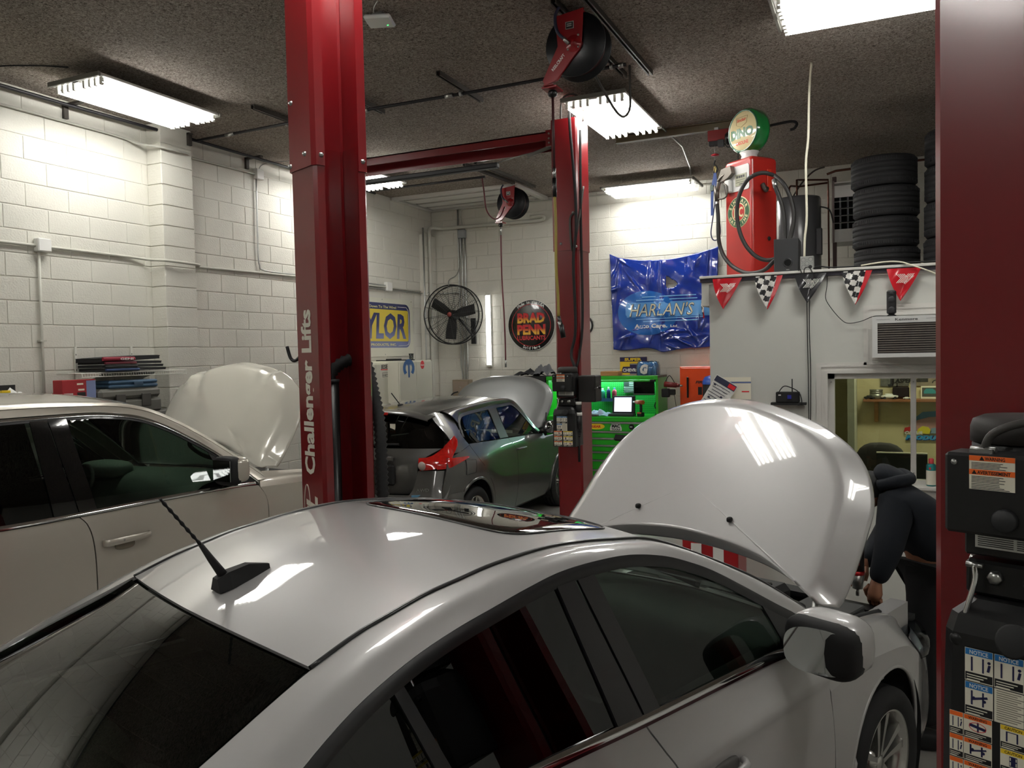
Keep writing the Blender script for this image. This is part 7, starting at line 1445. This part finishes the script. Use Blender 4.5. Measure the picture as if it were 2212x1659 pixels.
MB().box((.012,.20,.94),(.012,.05,.20),ch=.003).build('hose_bracket',mat('bracket_orange','c9341c',.4),t)
MB().tube(smooth_path([(.01,.12,.90),(.03,.125,.86),(.04,.13,.84),(.03,.15,.86)],4),.022,10).build('hose_elbow',NZ,t)
b=MB(); b.lathe([(0,-.004),(.018,-.004),(.02,0)],16,axes((0,.20,.41),(0,1,0),(0,0,1),(1,0,0)) if False else axes((0.004,.20,.41),(0,1,0),(0,0,1),(-1,0,0))); b.build('lock_hole',BLKM,t)
def emblem():
    cx,cz=-.172,.667
    b=MB(); b.lathe([(.0,-.003),(.142,-.003),(.145,0)],40,axes((cx,-.001,cz),(1,0,0),(0,0,1),(0,1,0))); o=b.build('round_emblem',mat('emblem_cream','d6cfa0',.4),t)
    b=MB(); b.lathe([(.088,0),(.137,0)],40,axes((cx,-.0048,cz),(1,0,0),(0,0,1),(0,1,0))); b.build('green_band',mat('emblem_green','2d5a3a',.4),o)
    b=MB(); b.lathe([(0,0),(.078,0)],36,axes((cx,-.0048,cz),(1,0,0),(0,0,1),(0,1,0))); b.build('red_centre',mat('emblem_red','b3261f',.4),o)
    b=MB(); b.arc_text('SINCLAIR',axes((cx,-.0058,cz),(1,0,0),(0,0,1)),.097,165,15,.042,bold=.05); b.arc_text('GASOLINE',axes((cx,-.0058,cz),(1,0,0),(0,0,1)),.127,195,345,.042,bold=.05,flip=True); b.text('H',faceB((cx-.058,-.0058,cz-.045)),.125,bold=.03,width=.05); b.text('C',faceB((cx+.004,-.0058,cz-.045)),.125,bold=.03,width=.055); b.build('lettering',mat('emblem_cream','d6cfa0',.4),o)
emblem()
gc=(-.185,.15,1.425)
MB().lathe([(0,1.15),(.085,1.15),(.078,1.18),(.07,1.20),(.09,1.235),(0,1.24)],24,Matrix.Translation((gc[0],gc[1],0))).build('globe_collar',WENAM,t)
Mg=axes(gc,(1,0,0),(0,0,1),(0,-1,0))
gl=MB().lathe([(.19,.075),(.203,.06),(.208,.03),(.208,-.03),(.203,-.06),(.19,-.075)],48,Mg).build('globe_body',mat('globe_green','12843c',.15,coat=1,coatr=.02),t)
MB().lathe([(0,.098),(.09,.094),(.15,.086),(.178,.078)],48,Mg).build('globe_face',mat('globe_cream','dccfa0',.12,coat=1,coatr=.01),gl)
MB().lathe([(.176,.078),(.182,.086),(.190,.082),(.192,.074)],48,Mg).build('globe_rim',mat('globe_rim','2f6a4c',.2,coat=1),gl)
MB().lathe([(0,-.098),(.15,-.086),(.19,-.075)],32,Mg).build('globe_back',mat('globe_cream','dccfa0',.12),gl)
fg=lambda p: Vector((p.x,gc[1]-(.0995-.55*((p.x-gc[0])**2+(p.z-gc[2])**2)),p.z))
b=MB(); b.text('DINO',axes((gc[0],0,gc[2]-.062),(1,0,0),(0,0,1)),.115,bold=.055,align='C',width=.29,fn=fg); b.build('green_lettering',mat('print_green','2a6b3c',.4),gl)
b=MB(); b.text('GASOLINE',axes((gc[0],0,gc[2]-.125),(1,0,0),(0,0,1)),.042,bold=.03,align='C',width=.16,fn=fg); b.text('Sinclair',axes((gc[0],0,gc[2]+.085),(1,0,0),(0,0,1)),.04,bold=.03,align='C',width=.12,fn=fg); b.build('red_lettering',mat('print_red2','cf4a32',.4),gl)
b=MB(); P=[(-.075,.125),(.075,.125),(.065,.06),(.0,.03),(-.065,.06)]; Q=[]
for i in range(5):
    for k in range(5): u=k/5; a=P[i];c2=P[(i+1)%5]; Q.append(tuple(fg(Vector((gc[0]+a[0]*(1-u)+c2[0]*u,0,gc[2]+a[1]*(1-u)+c2[1]*u)))))
b.tube(Q,.0014,4,closed=True); b.build('shield_outline',mat('print_tan','9a7a5a',.5),gl)
t=thing('subwoofer','dark grey subwoofer box at the office edge beside the pump','speaker',(-.715,7.06,2.692)); MB().bb((-.096,-.10,0),(.096,.14,.275),ch=.004).build('cabinet',mat('sub_grey','2d2e30',.5),t); MB().lathe([(.027,-.001),(.034,-.006),(.038,0)],24,axes((.012,-.1,.075),(1,0,0),(0,0,1),(0,1,0))).build('port_ring',mat('sub_ring','232325',.4),t); MB().lathe([(0,-.001),(.029,-.0015)],24,axes((.012,-.1,.075),(1,0,0),(0,0,1),(0,1,0))).build('port_hole',mat('void','010101',1),t); MB().bb((.0,-.102,.018),(.024,-.1,.022)).build('badge',GALV,t)
t=thing('junction_box','square galvanised junction box on the office edge, fed by white cable','junction box',(-.55,6.93,2.692)); MB().bb((-.052,-.02,0),(.052,.035,.115),ch=.003).build('box',GALV,t); b=MB()
for (x,z,r) in ((-.028,.085,.016),(.028,.088,.016),(0,.055,.016),(-.026,.028,.016)): b.tube([(x+r*math.cos(a),-.0205,z+r*math.sin(a)) for a in np.linspace(0,2*PI,17)[:-1]],.0014,4,closed=True)
for (x,z) in ((0,.085),(-.038,.058),(-.024,.058),(.024,.058),(.038,.058)): b.cyl((x,-.0215,z),(x,-.02,z),.0028,6)
b.build('knockout',mat('knock_grey','6c6f70',.5),t); MB().lathe([(0,-.003),(.012,-.003),(.015,0)],14,axes((.024,-.02,.028),(1,0,0),(0,0,1),(0,1,0))).build('open_knockout',PLAS,t)
cable('white_cable',[(-.53,7.25,4.445),(-.534,7.05,4.144),(-.540,7.0,3.772),(-.557,6.97,3.55),(-.553,6.96,3.135),(-.568,6.95,2.960),(-.573,6.94,2.80)],.0095,mat('cable_white','ddd9c4',.5),'white cable hanging from the ceiling down to the junction box',k=6)
cable('loose_cable',[(-.50,6.88,2.70),(-.46,6.87,2.715),(-.35,6.87,2.70),(-.1,6.87,2.698),(.1,6.87,2.705),(.4,6.87,2.70)],.0055,BLKM,'black cable lying along the office roof edge')
cable('loose_cable',[(-.62,6.87,2.67),(-.60,6.85,2.70),(-.585,6.85,2.67),(-.57,6.85,2.64),(-.565,6.85,2.70),(-.53,6.85,2.71),(-.50,6.85,2.66),(-.47,6.85,2.60)],.0035,BLKM,'thin black wires looped over the office edge by the junction box')
cable('loose_cable',[(-.15,6.86,2.70),(.0,6.85,2.715),(.12,6.85,2.71),(.22,6.83,2.67),(.33,6.82,2.62),(.45,6.85,2.55)],.006,mat('cable_white','ddd9c4',.5),'white cable lying on office edge then drooping to the right')
t=thing('water_heater','tall grey cylindrical water heater on the loft behind the pump','water heater',(-.88,9.95,LZ)); MB().lathe([(0,0),(.24,0),(.245,.01),(.245,1.10),(.235,1.125),(0,1.13)],40).build('tank',mat('heater_grey','4c4d50',.28,coat=.5,coatr=.15),t); MB().bb((.20,-.16,.45),(.262,-.06,.75),ch=.006).build('cover_plate',PLAS,t); MB().tube(smooth_path([(.24,-.08,1.0),(.34,-.1,.95),(.38,-.1,.8)],4),.008,6).build('cord',BLKM,t)
CU=mat('copper_pipe','5a3528',.35,metal=.7)
pipe('copper_pipe',[(-.98,9.95,3.80),(-.98,9.95,3.93),(-.97,10.0,3.96),(-.90,10.3,4.0),(-.58,10.35,4.02)],.011,CU,'copper pipe rising from the water heater, left one')
pipe('copper_pipe',[(-.90,9.98,3.80),(-.90,9.98,4.02),(-.88,10.1,4.04),(-.577,10.3,4.045),(-.577,10.3,3.9),(-.573,10.3,2.70)],.011,CU,'copper pipe from water heater turning down beside the vent')
pipe('copper_pipe',[(-.60,10.45,4.14),(-.5,10.45,4.17),(.2,10.45,4.19),(.9,10.45,4.19)],.014,CU,'dark copper pipe running level below the loft ceiling')
one('wall_post',lambda b:b.bb((-.545,10.55,LZ),(-.50,10.62,4.12)),mat('post_brown','4a3532',.6),'brown upright post between water heater and vent','post')
cable('loft_cable',[(-.62,10.4,4.22),(-.75,10.4,4.18),(-.9,10.3,4.0),(-1.02,10.1,3.7),(-1.1,9.9,3.3)],.010,mat('hose_grey','45423e',.6),'grey cable arcing down behind the pump to the heater')
t=thing('unit_heater','white unit heater with open louvres hanging above the loft','heater',(-.52,10.5,3.33)); MB().bb((0,.02,0),(.72,.5,.71)).build('casing',mat('unit_case','8e8c86',.5),t)
b=MB(); b.bb((0,0,.0),(.72,.02,.15)); b.bb((0,0,.53),(.72,.02,.67)); b.bb((0,0,.70),(.72,.02,.715)); b.build('front_band',WHITE,t); MB().bb((-.025,-.01,-.005),(.0,.5,.73)).build('side_flange',mat('flange_brown','7c6c68',.5),t); MB().bb((0,.012,.15),(.72,.021,.53)).build('dark_core',mat('void','010101',1),t)
for k in range(4): MB().box((.36,-.01,.225+.085*k),(.72,.04,.004),Matrix.Rotation(.4,3,'X')).build('louvre',GALV,t)
for k in range(8): MB().bb((.055+.085*k,-.0,.155),(.075+.085*k,.012,.525)).build('vane',mat('vane_grey','55575a',.4,metal=.5),t)
def tyre(x,y,z,r,wd,label,group,seed=0):
    t=thing('tyre',label,'tyre',(x,y,z),seed*.7,group); h=wd/2; pr=[(r*.60,-h*.72),(r*.62,-h*.80),(r*.80,-h*1.0),(r*.93,-h*.96),(r*.985,-h*.80),(r*.997,-h*.60)]
    for g in (-.52,-.17,.17,.52): pr+=[(r*1.0,h*(g-.035)),(r*.972,h*(g-.02)),(r*.972,h*(g+.02)),(r*1.0,h*(g+.035))]
    pr+=[(r*.997,h*.60),(r*.985,h*.80),(r*.93,h*.96),(r*.80,h),(r*.62,h*.8),(r*.60,h*.72),(r*.60,-h*.72)]
    MB().lathe(pr,56,Matrix.Translation((0,0,h))).build('carcass',mat('tyre_rubber','202022',.7,var=.2,vscale=30),t)
    b=MB()
    for k in range(84):
        a=2*PI*k/84; 
        for zz,l in ((h*1.70,h*.20),(h*.30,h*.20)): b.box((r*.987*math.cos(a),r*.987*math.sin(a),zz),(.010,.007,l),a)
    o=b.build('shoulder_blocks',mat('tyre_rubber','202022',.7),t); o['kind']='stuff'; return t
MB_=None
one('pallet',lambda b:[b.bb((-.35,8.65+.2*k,LZ),(1.0,8.78+.2*k,LZ+.072)) for k in range(4)],mat('pallet_wood','6a5a48',.8),'low wooden slats under the tyre stacks','pallet')
for k in range(4): tyre(.03+(.012,.0,.006,-.012)[k],9.0,2.745+.301*k,.305,.298,['bottom tyre of the wide front stack','second tyre from the bottom, wide front stack','third tyre from the bottom, wide front stack','top tyre of the wide front stack on the loft'][k],'tyres in the left stack on the loft',k)
for k in range(4): tyre(.665+(.0,.006,.01,.012)[k],8.72,2.745+.336*k,.305,.332,['bottom tyre of the taller stack by the red post','second tyre from the bottom, taller stack by the red post','third tyre from the bottom, taller stack by the red post','top tyre of the taller stack by the red post'][k],'tyres in the right stack on the loft',k+5)
one('wire_ring',lambda b:b.tube([(.02+.07*math.cos(a),8.95+.05*math.sin(a),3.957+.006*math.sin(a*2)) for a in np.linspace(0,2*PI,25)[:-1]],.006,6,closed=True),mat('ring_cream','d8d2b0',.5),'cream wire ring lying on top of the front tyre stack','ring')
# ---------------------------------------------------------------- electric hoist on its rail
t=thing('hoist_rail','brown steel rail under the ceiling carrying the red hoist','rail',(-2.66,8.64,4.36)); RM=mat('rail_brown','5b5038',.5); b=MB().bb((0,-.035,0),(1.35,.035,.008)); b.bb((0,-.004,.008),(1.35,.004,.075)); b.bb((0,-.035,.075),(1.35,.035,.083)); b.build('beam',RM,t)
for x in (.1,1.0,1.3): MB().bb((x,-.03,.083),(x+.04,.03,.088)).build('rail_clamp',GALV,t)
t=thing('electric_hoist','red electric hoist with black motor hanging from the ceiling rail','hoist',(-1.62,8.42,4.16)); b=MB().bb((0,0,.04),(.36,.10,.15),ch=.004); b.build('housing',mat('hoist_red','7d1016',.35,coat=.4),t)
b=MB().lathe([(0,-.12),(.05,-.12),(.062,-.10),(.062,.10),(.05,.12),(0,.12)],20,axes((.30,.0,.045),(0,1,0),(0,0,1),(1,0,0))); b.build('motor',BLK,t); 
b=MB()
for k in range(8): b.tube([(.20+.02*k,.065*math.cos(a),.045+.065*math.sin(a)) for a in np.linspace(0,2*PI,17)[:-1]],.003,4,closed=True)
b.build('cooling_fin',PLAS,t); MB().bb((.10,.0,-.02),(.16,.06,.05)).build('drum_cover',PLAS,t); MB().bb((.01,.01,-.0),(.10,.08,.05)).build('rope_drum',BLKM,t)
b=MB().bb((.05,.10,.15),(.09,.25,.20)); b.bb((.25,.10,.15),(.29,.25,.20)); b.build('hanger',GALV,t)
b=MB().tube(smooth_path([(.36,.05,.10),(.60,.05,.13),(.80,.05,.145),(.86,.05,.12),(.84,.05,.075),(.80,.05,.065)],5),.014,6); b.build('hook_arm',BLKM,t)
MB().tube(smooth_path([(.17,.02,.0),(.20,.0,-.04),(.25,.0,-.03),(.28,.02,.0)],4),.006,6).build('motor_cord',BLKM,t)
MB().tube(smooth_path([(.28,.0,-.01),(.30,.0,-.1),(.30,.0,-.3),(.30,.0,-.5)],4),.006,6).build('pendant_cord',BLKM,t)
MB().cyl((.065,.04,0),(.065,.04,-.10),.0025,6).build('rope',STEEL,t); MB().lathe([(0,-.013),(.04,-.006),(.042,0),(.03,.008),(0,.012)],18,Matrix.Translation((.065,.04,-.095))).build('stop_disc',mat('disc_red','b5202a',.4),t); MB().cyl((.065,.04,-.11),(.065,.04,-.16),.0025,6).build('rope',STEEL,t)
b=MB().tube(smooth_path([(.065,.04,-.15),(.055,.04,-.19),(.075,.04,-.21),(.09,.04,-.25),(.065,.04,-.29),(.05,.04,-.27)],6),.007,8); b.build('hook',BLKM,t)
t=thing('ratchet_strap','blue ratchet strap looped over the hoist hook','strap',(-1.555,8.46,3.2)); SB=mat('strap_blue','20407e',.6)
def ribbon(b,P,w):
    P=smooth_path(P,6); G=[[(p[0]-w/2,p[1],p[2]) for p in P],[(p[0]+w/2,p[1]-.01,p[2]) for p in P]]; b.grid(G)
b=MB(); ribbon(b,[(.0,0,.68),(-.03,0,.5),(-.035,.0,.25)],.030); ribbon(b,[(.0,-.01,.68),(.02,-.01,.45),(.015,-.01,.28)],.028); b.build('webbing',SB,t)
b=MB(); b.tube(smooth_path([(.0,0,.42),(-.03,0,.22),(-.05,0,.08),(-.035,0,.01),(.0,0,-.005),(.035,0,.03),(.045,0,.10),(.03,0,.25),(.01,0,.42)],6),.006,6); b.build('loop',mat('strap_navy','232a55',.6),t)
MB().bb((-.05,-.015,.50),(-.015,.015,.56),ch=.004).build('buckle',mat('buckle_grey','5c6a68',.4,metal=.5),t); MB().tube(smooth_path([(0,0,.68),(.01,0,.73),(-.005,0,.75),(-.01,0,.70)],4),.006,6).build('hook_end',mat('hook_brass','8a7a4a',.35,metal=.8),t)
# ---------------------------------------------------------------- inside the office
t=thing('display_shelf','narrow wooden shelf with model cars inside the office','shelf',(-.18,8.99,1.535)); WOOD=mat('shelf_wood','8a5a3a',.5,var=.15,vscale=12); MB().bb((0,-.20,-.025),(1.4,0,0),ch=.003).build('board',WOOD,t)
b=MB().bb((.10,-.03,-.24),(.14,-.001,-.026),ch=.006); b.bb((.10,-.14,-.06),(.14,-.03,-.026),ch=.004); b.build('shelf_bracket',mat('bracket_pine','b08450',.6),t)
t=thing('piston','steel engine piston standing on the office shelf','piston',(-.06,8.88,1.536)); MB().lathe([(0,0),(.06,0),(.062,.02),(.062,.05),(.058,.052),(.058,.057),(.062,.059),(.062,.07),(.058,.072),(.058,.077),(.062,.079),(.062,.095),(0,.096)],24).build('body',mat('piston_metal','8b8c84',.3,metal=.8),t)
def toycar(x,y,z,L,m,label):
    t=thing('model_car',label,'model car',(x,y,z),.15,'model cars on the office shelf'); b=MB(); sq(b,(0,0,L*.16),(L/2,L*.2,L*.09),.5); sq(b,(-L*.03,0,L*.27),(L*.24,L*.16,L*.075),.6); b.build('body',m,t)
    b=MB()
    for sx in (-.3,.3): b.cyl((L*sx,-L*.20,L*.085),(L*sx,L*.20,L*.085),L*.085,12)
    b.build('wheels',BLKM,t)
toycar(.06,8.86,1.536,.16,WENAM,'white model coupe on the office shelf, beside the piston'); toycar(-.12,8.83,1.536,.11,BLK,'small black model car at the left end of the office shelf'); toycar(.215,8.83,1.536,.07,WHITE,'tiny cream model car under the black engine model')
t=thing('model_engine','black model engine with pipes on the office shelf','model',(.17,8.92,1.536)); b=MB().bb((-.08,-.03,.01),(.07,.04,.12),ch=.01); b.cyl((-.06,-.05,.03),(-.06,.05,.03),.03,12); b.cyl((-.04,0,.12),(-.04,0,.16),.006,6); b.bb((-.08,-.004,.155),(.01,.004,.162)); b.build('block',mat('engine_black','1a1216',.4,var=.3,vscale=60),t)
t=thing('framed_picture','small framed picture of a teal car on the office shelf','picture',(.42,8.95,1.536)); b=MB(); b.bb((-.075,-.005,0),(.12,0,.125)); b.build('mount',CREAM,t); b=MB(); b.bb((-.065,-.008,.02),(.11,-.006,.11)); b.build('photo_ground',mat('pic_dark','4a4a46',.5),t); b=MB(); b.poly([(-.05,.05),(.09,.05),(.10,.07),(.05,.08),(.03,.10),(-.03,.10),(-.05,.075)],.001,faceB((0,-.0085,0))); b.build('teal_car',mat('pic_teal','3c8f96',.4),t)
t=thing('wall_poster','black and white JASPER poster behind the office window','poster',(0,8.985,1.66)); b=MB().bb((-.02,-.003,0),(.24,0,.14)); b.build('sheet',mat('poster_grey','6b6a66',.5,var=.5,vscale=30),t); b=MB(); b.text('J',faceB((.045,-.0045,.03)),.13,bold=.05,width=.06); b.text('ASPER',faceB((.11,-.0045,.035)),.055,bold=.05,italic=.2,width=.16); b.build('lettering',LBLACK,t)
t=thing('wall_poster','brown poster of an old car, upper right behind office window','poster',(.38,8.985,1.66)); MB().bb((-.09,-.003,0),(.35,0,.14)).build('sheet',mat('poster_tan','8f8272',.5,var=.25,vscale=20),t); b=MB(); b.poly([(-.07,.04),(.03,.04),(.03,.075),(-.01,.09),(-.05,.085),(-.08,.06)],.001,faceB((0,-.0045,0))); b.tube([(.10+.03*math.cos(a),-.0045,.03+.03*math.sin(a)) for a in np.linspace(0,PI,13)],.005,4); b.build('car_print',mat('ink_car','2b2a26',.5),t)
t=thing('wall_sign',"cut-out wall sign of classic cars reading OL' AIR PRODUCTS",'sign',(.22,8.985,1.13))
def blob(P,col,nm,y): MB().poly(P,.0012,faceB((0,y,0))).build(nm,mat(nm+'_'+col,col,.45),t)
blob([(.06,.20),(.14,.27),(.26,.28),(.36,.24),(.36,.15),(.06,.15)],'4a7ea6','blue_cloud',-.002)
blob([(.0,.10),(.03,.15),(.10,.19),(.20,.22),(.36,.23),(.5,.19),(.5,.08),(.0,.08)],'b98f8c','pink_car',-.004)
blob([(-.03,.07),(-.02,.11),(.05,.125),(.07,.08),(.05,.06)],'b52a2a','red_car',-.006); blob([(.09,.06),(.10,.10),(.14,.13),(.19,.12),(.22,.08),(.20,.05)],'d8cc36','yellow_car',-.006); blob([(.20,.06),(.22,.11),(.30,.12),(.38,.10),(.38,.05)],'7f9bb0','blue_car',-.006)
b=MB(); b.text("OL' AIR",faceB((-.02,-.0085,.045)),.045,bold=.04,italic=.25,width=.16); b.build('lettering',WHITE,t); b=MB(); b.text('PRODUCTS',faceB((-.015,-.0085,-.005)),.055,bold=.07,italic=.25,width=.42); b.build('big_lettering',mat('print_blue3','3a9ad6',.4),t); b=MB(); b.text('PRODUCTS',faceB((-.010,-.0075,-.010)),.057,bold=.10,italic=.25,width=.43); b.build('lettering_shadow',NAVY,t)
t=thing('monitor','large black computer monitor seen from behind the office window','monitor',(.13,7.34,.93)); MB().bb((-.18,0,0),(.20,.03,.25),ch=.004).build('case',mat('monitor_black','161616',.6),t); MB().bb((-.18,-.001,.247),(.20,.03,.256)).build('top_edge',CREAM,t); MB().bb((-.05,.01,-.2),(.05,.03,0)).build('stand',BLKM,t); MB().bb((-.15,-.06,-.22),(.15,.1,-.2)).build('foot',BLKM,t)
one('office_desk',lambda b:(b.bb((-.3,7.05,.68),(1.6,7.65,.71)),b.bb((-.28,7.1,0),(-.24,7.6,.68)),b.bb((1.5,7.1,0),(1.54,7.6,.68))),mat('desk_wood','7a6248',.5),'plain desk behind the office window','desk')
t=thing('office_chair','grey office chair back showing left of the monitor','chair',(-.02,7.95,0)); b=MB(); sq(b,(0,0,.93),(.22,.05,.27),.7); b.build('backrest',mat('chair_grey','3c3a3a',.8),t); b=MB(); sq(b,(0,-.22,.48),(.24,.24,.05),.6); b.build('seat',mat('chair_grey','3c3a3a',.8),t); MB().cyl((0,-.2,.06),(0,-.2,.45),.03,10).build('gas_lift',BLKM,t)
b=MB(); 
for k in range(5): a=2*PI*k/5; b.bb; b.tube([(0,-.2,.07),(.28*math.cos(a),-.2+.28*math.sin(a),.03)],.018,6)
b.build('star_base',BLKM,t); MB().tube([(0,.02,.5),(0,.05,.7)],.025,6).build('back_post',BLKM,t)
t=thing('spray_can','teal spray can with red cap standing on the office window sill','spray can',(.335,6.905,.99)); MB().lathe([(0,0),(.033,0),(.034,.004),(.034,.155),(.030,.165),(.022,.172)],20).build('can',mat('can_teal','1d7f82',.35,metal=.3),t); MB().lathe([(.018,.170),(.019,.205),(.012,.212),(0,.212)],16).build('cap',mat('cap_red','c83a44',.45),t); b=MB(); b.lathe([(.0346,.01),(.0346,.12)],20); b.build('paper_label',CREAM,t); b=MB(); b.bb((-.016,-.0352,.13),(-.004,-.034,.145)); b.build('red_mark',LRED,t)
# red tool cart glimpsed between the silver roof and its raised hood
t=thing('tool_cart','small red tool cart glimpsed under the raised silver hood','tool cart',(-1.19,6.45,0)); MB().bb((-.25,-.2,.10),(.18,.2,.72),ch=.006).build('body',mat('cart_red','9c0f18',.35,coat=.4),t)
for k in range(2): MB().bb((-.18+.17*k,-.208,.30),(-.10+.17*k,-.2,.56)).build('door_panel',WHITE,t)
for x in (-.2,.13):
    for y in (-.15,.15): MB().cyl((x-.015,y,.05),(x+.015,y,.05),.05,12).build('caster',BLKM,t)
# ================================================================ MECHANIC bending over the engine
man=thing('person','person in dark navy hooded sweatshirt bending over the silver car engine','person',(0.22,4.62,0))
MO=Vector((0.22,4.62,0)); SKIN=mat('skin','9a6a50',.55,bump=.05); NVY=mat('hoodie_navy','0d131c',.9,bump=.25,bscale=18); PANT=mat('trousers_black','07080b',.9,bump=.15,bscale=20)
def skinned(name,J,E_,R,m,root=0,lv=2):
    me=bpy.data.meshes.new(name); me.from_pydata([tuple(Vector(p)-MO) for p in J],E_,[]); o=link(name,me,m,man)
    s=o.modifiers.new('skin','SKIN'); s.use_smooth_shade=True
    for i,r in enumerate(R): v=me.skin_vertices[0].data[i]; v.radius=(r,r) if not isinstance(r,tuple) else r; v.use_root=(i==root)
    u=o.modifiers.new('sub','SUBSURF'); u.levels=lv; u.render_levels=lv; return o
pel=(.27,4.77,.93)
J=[pel,(.20,4.74,1.10),(.11,4.72,1.24),(.04,4.71,1.30),(-.01,4.70,1.30),(.06,4.59,1.23),(.02,4.47,1.02),(-.035,4.46,.86),(.12,4.86,1.21),(.0,4.88,1.0),(-.10,4.68,.90),(.21,4.70,.86),(.19,4.60,.47),(.20,4.58,.10),(.33,4.84,.86),(.31,4.74,.47),(.33,4.76,.10)]
E1=[(0,1),(1,2),(2,3),(3,4),(2,5),(5,6),(6,7),(2,8),(8,9),(9,10),(0,11),(11,12),(12,13),(0,14),(14,15),(15,16)]
skinned('body',J,E1,[.12,.12,.12,.06,.05,.06,.042,.026,.06,.042,.026,.08,.055,.04,.08,.055,.04],SKIN)
J2=J[:4]+J[5:11]; E2=[(0,1),(1,2),(2,3),(2,4),(4,5),(5,6),(2,7),(7,8),(8,9)]
skinned('hoodie',J2,E2,[(.19,.16),(.19,.16),(.175,.15),.085,.10,.072,.045,.10,.075,.045],NVY)
skinned('trousers',[J[0]]+J[11:17],[(0,1),(1,2),(2,3),(0,4),(4,5),(5,6)],[(.16,.14),.115,.085,.070,.115,.085,.070],PANT)
b=MB(); b.T=Matrix.Translation(-MO); sq(b,(.045,4.71,1.37),(.10,.11,.055),.8,Matrix.Rotation(.5,3,'Y')); b.tube(smooth_path([(-.02,4.62,1.34),(.07,4.60,1.37),(.13,4.70,1.37),(.08,4.82,1.38),(-.02,4.80,1.35)],5),.030,10); b.build('hood_collar',NVY,man)
hd_=MB(); hd_.T=Matrix.Translation(-MO); Rh=Matrix.Rotation(-2.1,3,'Y'); hc=Vector((-.075,4.70,1.29)); sq(hd_,hc,(.085,.076,.115),.92,Rh,24,16)
hd_.tube([hc+Vector((-.06,0,-.075)),hc+Vector((-.085,0,-.095)),hc+Vector((-.085,0,-.075))],[.014,.013,.008],8); sq(hd_,hc+Vector((.015,-.078,-.02)),(.018,.008,.030),.8); sq(hd_,hc+Vector((.015,.078,-.02)),(.018,.008,.030),.8); sq(hd_,hc+Vector((-.02,0,-.115)),(.028,.03,.012),.8)
h_=hd_.build('head',SKIN,man)
b=MB(); b.T=Matrix.Translation(-MO)
for y in (-.03,.03): sq(b,hc+Vector((-.083,y,-.045)),(.008,.013,.008),1)
b.build('eyes',WHITE,h_)
b=MB(); b.T=Matrix.Translation(-MO); sq(b,hc+Vector((.0,0,.030)),(.098,.088,.085),.9,None,24,14); b.bb(tuple(hc+Vector((-.17,-.06,-.02))),tuple(hc+Vector((-.07,.06,-.008))),ch=.004); b.build('black_cap',BLKM,h_)
def hand(w_,d,side,nm):   # wrist point, direction of the fingers, thumb side
    w_=Vector(w_);d=Vector(d).normalized(); s=Vector(side).normalized(); n=d.cross(s).normalized(); b=MB(); b.T=Matrix.Translation(-MO)
    b.tube([w_-d*.03,w_+d*.01,w_+d*.05,w_+d*.085],[.024,.030,.036,.030],12)
    for k,(o,L) in enumerate(((.030,.072),(.010,.080),(-.010,.074),(-.030,.058))):
        a=w_+d*.07+s*o; p1=a+d*L*.45+n*.012; p2=p1+d*L*.25+n*L*.30; p3=p2+n*L*.30-d*L*.05; b.tube([a,p1,p2,p3],[.0105,.010,.009,.007],8)
    a=w_+d*.02+s*.03; b.tube([a,a+s*.022+d*.03,a+s*.02+d*.055+n*.018,a+s*.008+d*.075+n*.03],[.013,.0115,.010,.008],8); b.build('hand',SKIN,man)
hand((-.035,4.46,.86),(-.10,-.05,-1),(-.6,.3,.1),'hand'); hand((-.10,4.68,.90),(-.1,-.3,-.9),(.3,-.6,.2),'hand')
b=MB(); b.T=Matrix.Translation(-MO)
for (x,y) in ((.20,4.58),(.33,4.76)): sq(b,(x-.05,y-.02,.05),(.14,.05,.05),.6)
b.build('shoes',BLKM,man)
b=MB(); b.T=Matrix.Translation(-MO); b.box((.005,4.555,1.13),(.06,.004,.035),Matrix.Rotation(-.4,3,'Z')); b.build('chest_print',mat('print_teal','3f7285',.6),man)
t=thing('impact_driver','black and red impact wrench held upright in the mechanic hands','power tool',(-.125,4.56,.80)); MB().cyl((0,0,.09),(0,0,.22),.034,16).build('motor_housing',mat('driver_black','1c1415',.5),t); MB().cyl((0,0,.075),(0,0,.095),.036,16).build('red_band',LRED,t); MB().cyl((0,0,.0),(0,0,.078),.026,16,.035).build('nose',GALV,t); MB().cyl((0,0,-.04),(0,0,0),.009,8).build('anvil',STEEL,t); MB().bb((-.016,-.0355,.13),(.012,-.030,.19)).build('red_mark',mat('driver_red','7c2422',.5),t)
